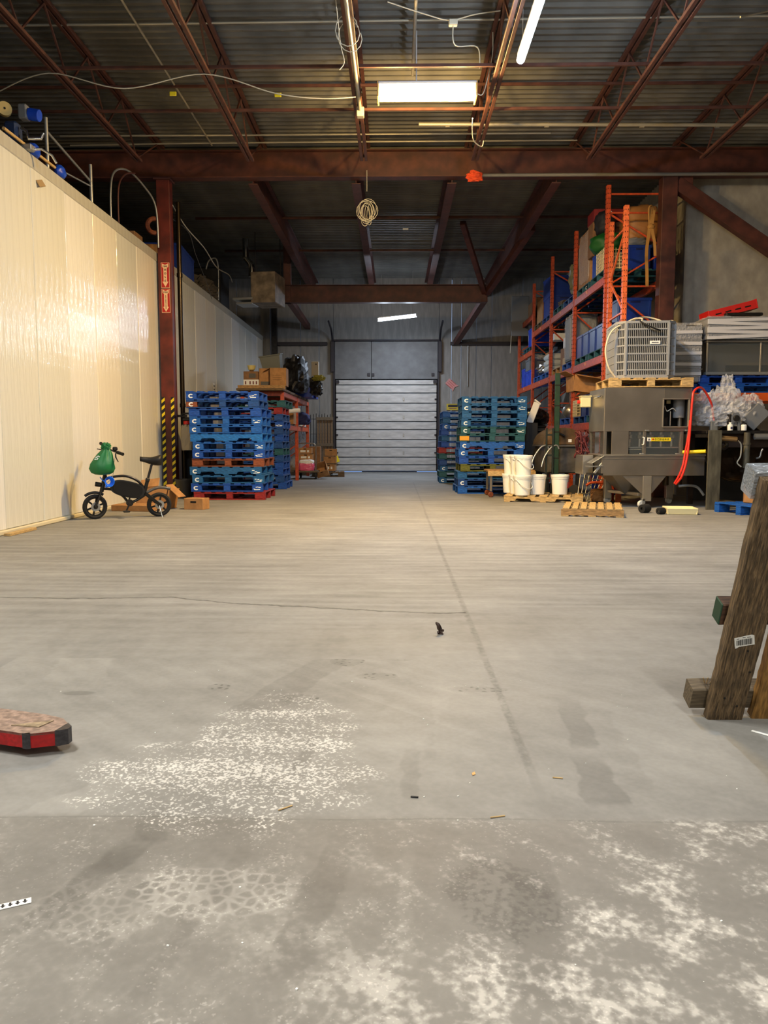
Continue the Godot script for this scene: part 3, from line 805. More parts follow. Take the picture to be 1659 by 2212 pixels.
# ---------------------------------------------------------------- pallets
# kind: "block" nine blocks, "notch" three stringers with fork notches, "solid" three plain stringers. Long side along x, base at h 0.
func pallet(at: Vector3, yaw: float, kind: String, mat: Material, label: String, group := "", w := 1.22, dp := 1.02, marks := 0, block_mat: Material = null, hh := 0.14) -> Node3D:
	var t := grp("pallet", label, "pallet", at, yaw, group)
	var bm := block_mat if block_mat else mat
	if kind == "block":
		var bh := hh - 0.054
		for z in [-1.0, 0.0, 1.0]:
			pt(t, "bottom_board", bx(w, 0.018, 0.1, 0.003), mat, Vector3(0, 0.009, z * (dp / 2 - 0.05)))
			for x in [-1.0, 0.0, 1.0]:
				var bw := 0.11 if x == 0.0 else 0.18
				pt(t, "block", bx(bw, bh, 0.1, 0.006), bm if z == 1.0 and x == -1.0 else mat, Vector3(x * (w / 2 - 0.09), 0.018 + bh / 2, z * (dp / 2 - 0.05)))
			pt(t, "stringer_board", bx(w, 0.018, 0.1, 0.003), mat, Vector3(0, hh - 0.027, z * (dp / 2 - 0.05)))
	else:
		var nt := 0.0 if kind == "solid" else 1.0
		var key := "strg%.2f_%.2f_%.2f" % [w, nt, hh]
		var b0 := 0.018
		var t0 := hh - 0.018
		var pg := PackedVector2Array([Vector2(-w / 2, b0), Vector2(-w * 0.36, b0), Vector2(-w * 0.34, b0 + 0.04), Vector2(-w * 0.17, b0 + 0.04), Vector2(-w * 0.15, b0), Vector2(w * 0.15, b0), Vector2(w * 0.17, b0 + 0.04), Vector2(w * 0.34, b0 + 0.04), Vector2(w * 0.36, b0), Vector2(w / 2, b0), Vector2(w / 2, t0), Vector2(-w / 2, t0)])
		if nt == 0.0: pg = PackedVector2Array([Vector2(-w / 2, b0), Vector2(w / 2, b0), Vector2(w / 2, t0), Vector2(-w / 2, t0)])
		for z in [-1.0, 0.0, 1.0]:
			pt(t, "stringer", xc_get(key, func(): return extrude(pg, 0.045)), bm if z == 1.0 else mat, Vector3(0, 0, z * (dp / 2 - 0.023)))
		for x in [-1.0, 0.0, 1.0]:
			pt(t, "bottom_board", bx(dp, 0.018, 0.1, 0.003), mat, Vector3(x * (w / 2 - 0.05 if kind == "notch" else w / 2 - 0.05), 0.009, 0), Vector3(0, 90, 0))
	var n := 7
	for k in n:
		var bw2 := w * (0.108 if k % 3 == 0 else 0.094)
		pt(t, "deck_board", bx(dp, 0.018, bw2, 0.003), mat, Vector3(lerpf(-w / 2 + 0.065, w / 2 - 0.065, k / (n - 1.0)), hh - 0.009, rng.randf_range(-0.004, 0.004)), Vector3(0, 90, 0))
	if marks > 0:
		var wp := M("white_paint")
		var y := 0.018 + (hh - 0.054) / 2
		var z := dp / 2 + 0.001
		pt(t, "painted_mark", xc_get("cmark", func(): return cmark(0.036)), wp, Vector3(-w / 2 + 0.09, y, z), Vector3.ZERO, "white curved mark")
		if marks > 1:
			for k in 3:
				pt(t, "painted_scuff", bx(0.03 + 0.02 * rng.randf(), 0.012, 0.003, 0.001), wp, Vector3(w / 2 - 0.14 + 0.045 * k, y + rng.randf_range(-0.018, 0.022), z), Vector3(0, 0, rng.randf_range(-12, 12)), "white paint")
			pt(t, "painted_scuff", bx(0.1, 0.012, 0.003, 0.001), wp, Vector3(w / 2 - 0.09, y - 0.025, z), Vector3(0, 0, rng.randf_range(-5, 5)), "white paint")
	return t

func cmark(r: float) -> Mesh:
	var o := PackedVector2Array()
	for k in 13:
		var a := deg_to_rad(45 + 270.0 * k / 12.0)
		o.append(Vector2(cos(a) * r * 1.25, sin(a) * r))
	for k in 13:
		var a := deg_to_rad(315 - 270.0 * k / 12.0)
		o.append(Vector2(cos(a) * r * 0.62, sin(a) * r * 0.5))
	return extrude(o, 0.003)

func stack(x: float, d: float, n: int, where: String, spec: Array, jit: float) -> void:
	# spec from the top down: [material, kind, colour word, marks, block material]
	for i in n:
		var s: Array = spec[i % spec.size()]
		var level := n - 1 - i
		var o: float = s[5] if s.size() > 5 else 0.0
		var lab := "%s pallet, %s in the %s" % [s[2], ORD[i] if i < n - 1 else "bottom one", where]
		pallet(V(x + o + rng.randf_range(-jit, jit), level * 0.1405, d + 0.51 + rng.randf_range(-jit, jit)), rng.randf_range(-1.2, 1.2), s[1], M(s[0]), lab, "pallets in the " + where, 1.22, 1.02, s[3], M(s[4]) if s.size() > 4 and s[4] != "" else null)

func pallet_stacks() -> void:
	M("yellow_block", Color(0.85, 0.6, 0.15), 0.6)
	stack(-2.86, 12.95, 13, "front left stack", [
		["pblue1", "block", "Blue", 2, "", -0.06], ["pblue3", "block", "Blue bare-wood-cornered", 1, "prust", -0.05], ["pblue1", "block", "Bright blue", 0, ""], ["pblue0", "block", "Blue", 2, ""],
		["pblue0", "block", "Scuffed blue", 1, ""], ["pblue2", "notch", "Light blue notched-stringer", 0, ""], ["pblue0", "block", "Blue", 2, "", 0.03], ["pblue1", "block", "Deep blue", 2, "", 0.03],
		["prust", "block", "Rust-brown", 0, "", 0.03], ["pblue4", "notch", "Dull blue notched-stringer", 2, "", 0.01], ["pblue4", "block", "Blue", 2, "", 0.03], ["pblue1", "block", "Blue", 2, "", 0.02], ["pred", "block", "Red", 0, "", 0.04]], 0.012)
	stack(-2.93, 15.85, 13, "rear left stack", [
		["pteal", "block", "Teal", 0, "pteal", 0.05], ["pred", "block", "Bright red", 1, ""], ["pblue3", "block", "Blue", 0, ""], ["pblue1", "block", "Blue", 2, ""], ["pblue3", "block", "Blue", 0, ""], ["pblue1", "block", "Blue", 1, ""],
		["pblue3", "block", "Dark blue", 1, ""], ["pteal", "block", "Teal", 0, ""], ["pblue3", "block", "Blue", 0, ""], ["pblue1", "block", "Blue", 0, ""], ["pblue1", "notch", "Blue notched-stringer", 0, ""], ["pblue3", "block", "Dark blue", 0, ""], ["pblue1", "block", "Blue", 0, "", 0.05]], 0.015)
	stack(1.83, 14.55, 13, "front right stack", [
		["pblue4", "block", "Blue", 2, "", 0.02], ["pblue4", "block", "Blue", 2, "", 0.03], ["pblue4", "block", "Blue", 0, "", 0.03], ["pblue4", "block", "Blue", 2, "", 0.02], ["pteal", "block", "Teal-blue", 2, ""],
		["pteal", "block", "Teal yellow-cornered", 0, "yellow_block", 0.0], ["pblue0", "notch", "Light blue notched-stringer", 2, ""], ["pblue0", "block", "Blue", 1, "", -0.02], ["pblue1", "block", "Blue", 0, "", -0.02], ["pgreen", "block", "Mossy yellow-green", 0, "", 0.0],
		["pblue4", "block", "Blue", 0, "", -0.05], ["pblue3", "block", "Dark blue", 1, "", -0.05], ["pblue0", "block", "Blue", 0, "", -0.06]], 0.012)
	stack(1.71, 18.2, 12, "rear right stack", [
		["pblue0", "block", "Pale-edged blue", 0, ""], ["pblue4", "block", "Blue", 0, ""], ["pblue0", "block", "Blue", 1, "", -0.02], ["pblue1", "block", "Blue", 0, "", -0.03], ["pblue4", "block", "Dull blue", 0, "", -0.03], ["pblue1", "block", "Blue", 0, "", -0.05],
		["pred", "block", "Red", 0, "", -0.07], ["pteal", "block", "Teal", 0, "", -0.07], ["pblue3", "block", "Dark blue", 0, "", -0.07], ["pblue4", "block", "Blue", 2, "", -0.06], ["pteal", "block", "Teal", 0, "", -0.06], ["pblue4", "block", "Blue", 1, "", -0.06]], 0.015)

# ---------------------------------------------------------------- boxes and bins
func carton(nm: String, label: String, s: Vector3, at: Vector3, yaw := 0.0, mat := "carton", slot := false, paper := false, group := "", tape := true) -> Node3D:
	var t := grp(nm, label, "box", at, yaw, group)
	pt(t, "body", bx(s.x, s.y, s.z, 0.006), M(mat), Vector3(0, s.y / 2, 0))
	if tape:
		pt(t, "top_seam", bx(s.x * 0.98, 0.003, 0.05, 0.001), M("tape", Color(0.62, 0.47, 0.3), 0.35), Vector3(0, s.y + 0.001, 0))
	if slot:
		pt(t, "hand_slot", bx(minf(0.09, s.x * 0.3), 0.028, 0.004, 0.001), M("hole"), Vector3(0, s.y * 0.68, s.z / 2))
	if paper:
		pt(t, "paper_label", bx(s.x * 0.38, s.y * 0.3, 0.003, 0.001), M("paper"), Vector3(-s.x * 0.18, s.y * 0.4, s.z / 2 + 0.001))
		pt(t, "paper_label", bx(s.x * 0.14, s.y * 0.26, 0.003, 0.001), M("paper"), Vector3(s.x * 0.2, s.y * 0.4, s.z / 2 + 0.001))
	return t

func tray_box(label: String, s: Vector3, at: Vector3, yaw: float, group := "", paper := true) -> Node3D:   # an open-topped carton
	var t := grp("carton", label, "box", at, yaw, group)
	var m := M("carton")
	pt(t, "base", bx(s.x, 0.008, s.z, 0.002), m, Vector3(0, 0.004, 0))
	for q in [-1.0, 1.0]:
		pt(t, "side", bx(s.x, s.y, 0.008, 0.002), m, Vector3(0, s.y / 2, q * (s.z / 2 - 0.004)))
		pt(t, "side", bx(0.008, s.y, s.z - 0.02, 0.002), m, Vector3(q * (s.x / 2 - 0.004), s.y / 2, 0))
	if paper:
		pt(t, "paper_label", bx(s.x * 0.4, s.y * 0.35, 0.003, 0.001), M("paper"), Vector3(-s.x * 0.15, s.y * 0.45, s.z / 2 + 0.001))
		pt(t, "paper_label", bx(s.x * 0.14, s.y * 0.35, 0.003, 0.001), M("paper"), Vector3(s.x * 0.24, s.y * 0.45, s.z / 2 + 0.001))
	pt(t, "hand_slot", bx(s.x * 0.22, 0.022, 0.004, 0.001), M("hole"), Vector3(0, s.y * 0.82, s.z / 2 + 0.001))
	return t

func bin_mesh(s: Vector3) -> Mesh:
	var key := "bin%.3f_%.3f_%.3f" % [s.x, s.y, s.z]
	if xc.has(key): return xc[key]
	var st := newst()
	var t := 0.008
	add_box(st, Vector3(s.x - 0.03, t, s.z - 0.03), 0.001, Transform3D(Basis(), Vector3(0, t / 2, 0)))
	for q in [-1.0, 1.0]:
		add_box(st, Vector3(s.x - 0.03, s.y, t), 0.002, Transform3D(Basis(), Vector3(0, s.y / 2, q * (s.z / 2 - 0.016))))
		add_box(st, Vector3(t, s.y, s.z - 0.03), 0.002, Transform3D(Basis(), Vector3(q * (s.x / 2 - 0.016), s.y / 2, 0)))
		for k in [-0.42, 0.42]:
			add_box(st, Vector3(0.014, s.y * 0.9, 0.012), 0.002, Transform3D(Basis(), Vector3(s.x * k, s.y * 0.48, q * (s.z / 2 - 0.008))))
			add_box(st, Vector3(0.012, s.y * 0.9, 0.014), 0.002, Transform3D(Basis(), Vector3(q * (s.x / 2 - 0.008), s.y * 0.48, s.z * k)))
	xc[key] = st.commit()
	return xc[key]

func rim_mesh(s: Vector3) -> Mesh:
	var key := "rim%.3f_%.3f_%.3f" % [s.x, s.y, s.z]
	if xc.has(key): return xc[key]
	var st := newst()
	for q in [-1.0, 1.0]:
		add_box(st, Vector3(s.x, 0.045, 0.018), 0.004, Transform3D(Basis(), Vector3(0, 0, q * (s.z / 2 - 0.009))))
		add_box(st, Vector3(0.018, 0.045, s.z - 0.036), 0.004, Transform3D(Basis(), Vector3(q * (s.x / 2 - 0.009), 0, 0)))
	xc[key] = st.commit()
	return xc[key]

func bin(label: String, s: Vector3, at: Vector3, yaw := 0.0, mat := "bin_blue", group := "") -> Node3D:
	var t := grp("plastic_bin", label, "bin", at, yaw, group)
	pt(t, "shell", bin_mesh(s), M(mat))
	pt(t, "rim", rim_mesh(s), M(mat), Vector3(0, s.y - 0.03, 0))
	for q in [-1.0, 1.0]:
		pt(t, "hand_grip", bx(s.x * 0.3, 0.03, 0.008, 0.002), M("bin_grip", Color(0.04, 0.1, 0.32), 0.5), Vector3(0, s.y * 0.82, q * (s.z / 2 - 0.01)))
	return t

# ---------------------------------------------------------------- on and beside the cold-room wall
func left_side() -> void:
	# valves and gauge at the near end
	var t := grp("valve_set", "Blue valve manifold with a round gauge and steel taps on the cold-room wall", "valve", V(-4.34, 4.29, 8.9))
	rodl(t, "gauge_case", Vector3(-0.03, 0.38, 0.02), Vector3(0.0, 0.38, 0.07), 0.075, M("gauge_face", Color(0.75, 0.66, 0.42), 0.5), 20)
	rodl(t, "gauge_hub", Vector3(0.0, 0.38, 0.07), Vector3(0.001, 0.38, 0.075), 0.012, M("ink"), 10)
	pt(t, "valve_body", bx(0.16, 0.22, 0.16, 0.03), M("valve_blue", Color(0.08, 0.16, 0.3), 0.5), Vector3(0.03, 0.16, -0.04))
	pt(t, "control_head", bx(0.1, 0.16, 0.12, 0.015), M("grey_plastic"), Vector3(0.16, 0.38, -0.05))
	pt(t, "blue_cap", cyl(0.065, 0.12, 16), M("bin_bright"), Vector3(0.27, 0.36, -0.06), Vector3(0, 0, 80))
	pt(t, "tap", tube([Vector3(0.14, 0.2, 0.0), Vector3(0.2, 0.16, 0.0), Vector3(0.22, 0.08, 0.0), Vector3(0.34, 0.1, -0.05), Vector3(0.36, 0.16, -0.06)], 0.018), M("chrome"))
	pt(t, "tap", tube([Vector3(0.16, 0.0, -0.1), Vector3(0.3, 0.02, -0.14), Vector3(0.38, -0.02, -0.22), Vector3(0.42, -0.1, -0.25)], 0.016), M("chrome"))
	pt(t, "flange", bx(0.14, 0.07, 0.1, 0.01), M("galv"), Vector3(0.16, 0.01, -0.08))
	var p := grp("paddle", "Wooden pole with two blue ends lying along the top edge of the cold-room wall", "pole", V(-4.2, 4.33, 9.0))
	rodl(p, "pole", Vector3(0, 0.0, 0.5), Vector3(0, 0.02, -1.0), 0.018, M("pine"))
	for z in [-0.15, -0.85]:
		pt(p, "blue_end", lump(Vector3(0.12, 0.16, 0.22), int(z * -100), 0.15, 1.5), M("bin_bright"), Vector3(0.02, 0.0, z))
	# tubular scaffold end and hoop
	var s := grp("guard_rail", "Galvanised tube guard rail with a diagonal on top of the cold-room wall", "rail", V(-4.4, 4.26, 10.3))
	var gv := M("galv")
	rod(s, "post", V(-4.38, 4.26, 9.95), V(-4.38, 5.02, 9.95), 0.024, gv)
	rod(s, "post", V(-4.36, 4.26, 11.3), V(-4.36, 4.92, 11.3), 0.024, gv)
	rod(s, "rail", V(-4.38, 4.47, 9.95), V(-4.36, 4.62, 11.3), 0.012, gv)
	rod(s, "diagonal", V(-4.38, 4.86, 9.95), V(-4.36, 4.68, 11.3), 0.018, gv)
	var hp := grp("pipe_hoop", "Tall bent tube hoop of pale and red pipe beside the red column top", "pipe", V(-4.4, 4.26, 12.8))
	pt(hp, "pale_pipe", tube(smooth([V(-4.45, 4.26, 12.3), V(-4.44, 4.9, 12.3), V(-4.4, 5.2, 12.4), V(-4.3, 5.31, 12.7), V(-4.18, 5.2, 13.1), V(-4.08, 4.95, 13.4), V(-4.08, 4.3, 13.5)], 6), 0.017), gv, -hp.position)
	pt(hp, "red_pipe", tube(smooth([V(-4.33, 4.26, 12.3), V(-4.32, 4.9, 12.3), V(-4.28, 5.18, 12.5), V(-4.22, 5.3, 12.8)], 6), 0.014), M("red_steel"), -hp.position)
	solo("hose_coil", "Rusty coiled hose hung behind the column top", "hose", lathe_ring(0.12, 0.04), M("prust"), V(-4.2, 4.72, 13.7), Vector3(90, 20, 0))
	carton("carton", "Brown carton on the cold-room roof just left of the red column", Vector3(0.3, 0.2, 0.4), V(-4.5, 4.28, 13.3), 0, "carton_dark")
	# behind the column along the roof edge
	carton("carton", "Brown carton on the cold-room roof just right of the red column", Vector3(0.3, 0.32, 0.5), V(-4.5, 4.28, 14.7), 10, "carton")
	bin("Big ribbed blue tub standing on the edge of the cold-room roof", Vector3(0.9, 0.62, 1.5), V(-4.78, 4.285, 16.3), 4, "bin_blue")
	solo("rope_pile", "Heap of grey rope and hose along the cold-room roof edge", "rope", lump(Vector3(0.5, 0.5, 1.6), 21, 0.5, 3.0, 0.3, true), M("rope", Color(0.36, 0.33, 0.28), 0.9), V(-4.5, 4.5, 18.3))
	var b := grp("condenser_unit", "Black refrigeration unit on the cold-room roof left of the unit heater", "machine", V(-4.85, 4.28, 19.7))
	pt(b, "casing", bx(1.1, 0.95, 1.0, 0.03), M("black"), Vector3(0, 0.475, 0))
	pt(b, "fan_ring", lathe_ring(0.3, 0.03), M("steel_dark"), Vector3(0, 0.5, 0.51), Vector3(90, 0, 0))
	pt(b, "pipe", tube(smooth([Vector3(0.2, 0.9, 0.5), Vector3(0.3, 1.1, 0.55), Vector3(0.5, 1.05, 0.55), Vector3(0.5, 0.1, 0.55)]), 0.02), M("galv"))
	var u := grp("unit_heater", "Beige unit heater hung from the roof with a silver flue", "heater", V(-3.25, 4.25, 19.0))
	var hb := M("heater_beige", Color(0.56, 0.50, 0.42), 0.55, 0.0, "grime", Vector3.ONE)
	pt(u, "casing", bx(0.6, 0.72, 0.85, 0.015), hb, Vector3(0.15, 0.38, 0), Vector3(0, -8, 0))
	pt(u, "outlet", bx(0.5, 0.06, 0.6, 0.01), M("galv"), Vector3(-0.36, 0.12, 0.1), Vector3(0, -8, 0))
	pt(u, "outlet", bx(0.4, 0.05, 0.5, 0.01), M("galv"), Vector3(-0.34, 0.02, 0.1), Vector3(0, -8, 0))
	pt(u, "flue", tube(smooth([Vector3(-0.25, 0.7, 0), Vector3(-0.25, 0.95, 0), Vector3(-0.36, 1.12, 0), Vector3(-0.38, 1.2, 0), Vector3(-0.38, 1.6, 0)], 5), 0.075, 14), M("chrome"))
	for x in [-0.15, 0.45]:
		rodl(u, "hanger", Vector3(x, 0.75, 0), Vector3(x, 1.75, 0), 0.01, M("steel_dark"), 6)
	solo("power_cable", "White cable running down from the column to the black unit on the cold-room roof", "cable", tube(smooth([V(-3.95, 5.15, 13.9), V(-4.0, 5.05, 15.0), V(-3.95, 4.95, 16.2), V(-4.0, 4.85, 17.5), V(-4.05, 5.0, 19.0), V(-4.1, 4.95, 19.6)], 8), 0.012, 6), M("cable_white"))
	solo("power_cable", "Thin grey cable drooping past the big blue tub on the roof", "cable", tube(smooth([V(-3.95, 4.9, 13.9), V(-3.9, 4.9, 14.8), V(-3.95, 4.65, 15.5), V(-4.0, 4.3, 16.6), V(-4.05, 4.1, 17.2)], 8), 0.006, 5), M("cable_grey", Color(0.3, 0.29, 0.27), 0.6))
	# wall sticker
	var st := grp("notice", "Small white notice on the cold-room wall above the front left pallets", "notice", V(-4.17, 2.2, 17.75))
	pt(st, "sheet", bx(0.006, 0.22, 0.22, 0.001), M("paper"), Vector3.ZERO)
	for h in [0.05, -0.03]:
		pt(st, "print_block", bx(0.004, 0.03, 0.12, 0.001), M("ink_grey", Color(0.35, 0.35, 0.36), 0.7), Vector3(0.003, h, 0))
	# beside the column: hanging pale extinguisher cover, dark bin, rubbish
	var ex := grp("fire_extinguisher", "Extinguisher under a wrinkled pale cover hung beside the striped column", "extinguisher", V(-3.73, 0.82, 13.75))
	pt(ex, "pale_cover", lump(Vector3(0.2, 0.5, 0.16), 8, 0.12, 3.0, 0.75, true), M("cover_pale", Color(0.62, 0.58, 0.5), 0.7), Vector3(0, 0.22, 0), Vector3(0, 0, 2))
	pt(ex, "red_collar", cyl(0.06, 0.06, 14), M("red_plastic"), Vector3(0.0, 0.5, 0))
	pt(ex, "valve_head", bx(0.16, 0.07, 0.08, 0.02), M("black"), Vector3(0.0, 0.56, 0))
	pt(ex, "carry_handle", tube(smooth([Vector3(-0.1, 0.62, 0), Vector3(-0.05, 0.66, 0), Vector3(0.1, 0.66, 0)]), 0.018), M("black"))
	pt(ex, "hose", tube(smooth([Vector3(0.08, 0.56, 0), Vector3(0.16, 0.5, 0.02), Vector3(0.13, 0.3, 0.03), Vector3(0.17, 0.08, 0.02)]), 0.016), M("rubber"))
	pt(ex, "folded_card", bx(0.09, 0.34, 0.02, 0.004), M("cover_pale"), Vector3(0.12, 0.36, -0.02), Vector3(0, 0, 10))
	pt(ex, "wall_hook", bx(0.16, 0.04, 0.04, 0.005), M("steel_dark"), Vector3(-0.08, 0.62, -0.02))
	var db := grp("wheelie_bin", "Black waste bin between the striped column and the front left pallets", "bin", V(-3.66, 0, 14.35))
	pt(db, "body", lathe4(0.21, 0.25, 0.98), M("black"), Vector3.ZERO)
	pt(db, "lid", bx(0.54, 0.05, 0.54, 0.015), M("black"), Vector3(0, 1.0, 0))
	pt(self, "pail", lathe([Vector2(0.001, 0), Vector2(0.12, 0), Vector2(0.15, 0.3), Vector2(0.16, 0.3), Vector2(0.16, 0.33), Vector2(0.14, 0.33), Vector2(0.11, 0.02), Vector2(0.001, 0.02)], 24), M("pail_dark", Color(0.16, 0.15, 0.13), 0.5), V(-3.72, 0, 13.45))
	tag(get_child(-1), "Dark open pail on the floor at the foot of the striped column", "pail")
	solo("vent_grille", "Pale slatted grille leaning at the floor beside the front left pallets", "grille", bx(0.2, 0.3, 0.05, 0.01), M("cover_pale"), V(-3.46, 0.15, 13.6), Vector3(-6, 0, 0))
	# cardboard by the bike
	carton("carton", "Small brown carton with a hand slot on the floor right of the bike", Vector3(0.3, 0.165, 0.22), V(-2.92, 0, 11.2), -12, "carton", true)
	var fl := grp("flat_carton", "Long flat brown carton lying on the floor behind the bike", "box", V(-3.72, 0, 11.0), -10)
	pt(fl, "body", bx(0.62, 0.09, 0.4, 0.008), M("carton"), Vector3(0, 0.045, 0))
	pt(fl, "seam", bx(0.6, 0.002, 0.04, 0.0), M("tape"), Vector3(0, 0.091, 0))
	var oc := grp("open_carton", "Torn open carton leaning behind the rear wheel of the bike", "box", V(-3.55, 0, 11.3), -15)
	pt(oc, "front_panel", bx(0.5, 0.34, 0.008, 0.002), M("carton"), Vector3(0, 0.17, 0.12), Vector3(-12, 0, 0))
	pt(oc, "side_panel", bx(0.008, 0.3, 0.3, 0.002), M("carton"), Vector3(0.26, 0.15, -0.02), Vector3(0, 0, -12))
	pt(oc, "side_panel", bx(0.008, 0.26, 0.3, 0.002), M("carton_in"), Vector3(-0.24, 0.13, -0.02))
	pt(oc, "raised_flap", bx(0.3, 0.14, 0.008, 0.002), M("carton"), Vector3(-0.06, 0.38, 0.06), Vector3(-35, 0, 8))
	pt(oc, "raised_flap", bx(0.28, 0.008, 0.2, 0.002), M("carton"), Vector3(0.33, 0.27, 0), Vector3(0, 0, -40))
	pt(oc, "base", bx(0.5, 0.008, 0.3, 0.002), M("carton_in"), Vector3(0, 0.004, -0.02))
	# wooden battens at the wall foot
	solo("batten", "Short pine batten on the floor against the near end of the cold-room wall", "wood strip", bx(0.07, 0.03, 0.6, 0.004), M("pine"), V(-4.08, 0.015, 8.25))
	solo("wall_tear", "Torn flap of wall skin near the top of the cold-room wall", "flap", bx(0.01, 0.08, 0.16, 0.002), M("tear", Color(0.6, 0.5, 0.35), 0.7), V(-4.16, 4.0, 9.25), Vector3(20, 0, 25))

func lathe_ring(r: float, w: float) -> Mesh:
	var pr := []
	for k in 9:
		var a := TAU * k / 8.0
		pr.append(Vector2(r + w * cos(a), w * sin(a)))
	return lathe(pr, 28)

# four-sided tapered body: half width at the foot, at the top, height
func lathe4(a: float, b: float, h: float) -> Mesh:
	var st := newst()
	var c := [Vector3(-1, 0, -1), Vector3(1, 0, -1), Vector3(1, 0, 1), Vector3(-1, 0, 1)]
	for k in 4:
		var p: Vector3 = c[k]
		var q: Vector3 = c[(k + 1) % 4]
		quad(st, p * a, q * a, q * b + Vector3(0, h, 0), p * b + Vector3(0, h, 0), p + q)
	quad(st, c[0] * a, c[1] * a, c[2] * a, c[3] * a, Vector3.DOWN)
	quad(st, c[0] * b + Vector3(0, h, 0), c[1] * b + Vector3(0, h, 0), c[2] * b + Vector3(0, h, 0), c[3] * b + Vector3(0, h, 0), Vector3.UP)
	return st.commit()

# ---------------------------------------------------------------- the small electric bike; local x runs from front to rear contact
func wheel(par: Node3D, at: Vector3, yaw: float, spokes: int) -> void:
	var hubn := Node3D.new()
	hubn.name = "wheel"; hubn.position = at; hubn.rotation_degrees.y = yaw
	par.add_child(hubn, true)
	pt(hubn, "tyre", lathe_ring(0.136, 0.024), M("rubber"), Vector3.ZERO, Vector3(90, 0, 0))
	pt(hubn, "rim", lathe([Vector2(0.104, -0.014), Vector2(0.122, -0.016), Vector2(0.122, 0.016), Vector2(0.104, 0.014), Vector2(0.104, -0.014)], 32), M("black_gloss"), Vector3.ZERO, Vector3(90, 0, 0))
	pt(hubn, "hub", cyl(0.03, 0.07, 16), M("steel_dark"), Vector3.ZERO, Vector3(90, 0, 0))
	for k in spokes:
		var a := TAU * (k + 0.3) / spokes
		barl(hubn, "spoke", Vector3(cos(a), sin(a), 0) * 0.025, Vector3(cos(a), sin(a), 0) * 0.108, 0.016, 0.022, M("black_gloss"), 0.004)
	pt(hubn, "brake_disc", lathe([Vector2(0.03, -0.001), Vector2(0.06, -0.001), Vector2(0.06, 0.001), Vector2(0.03, 0.001)], 24), M("galv"), Vector3(0, 0, 0.03), Vector3(90, 0, 0))

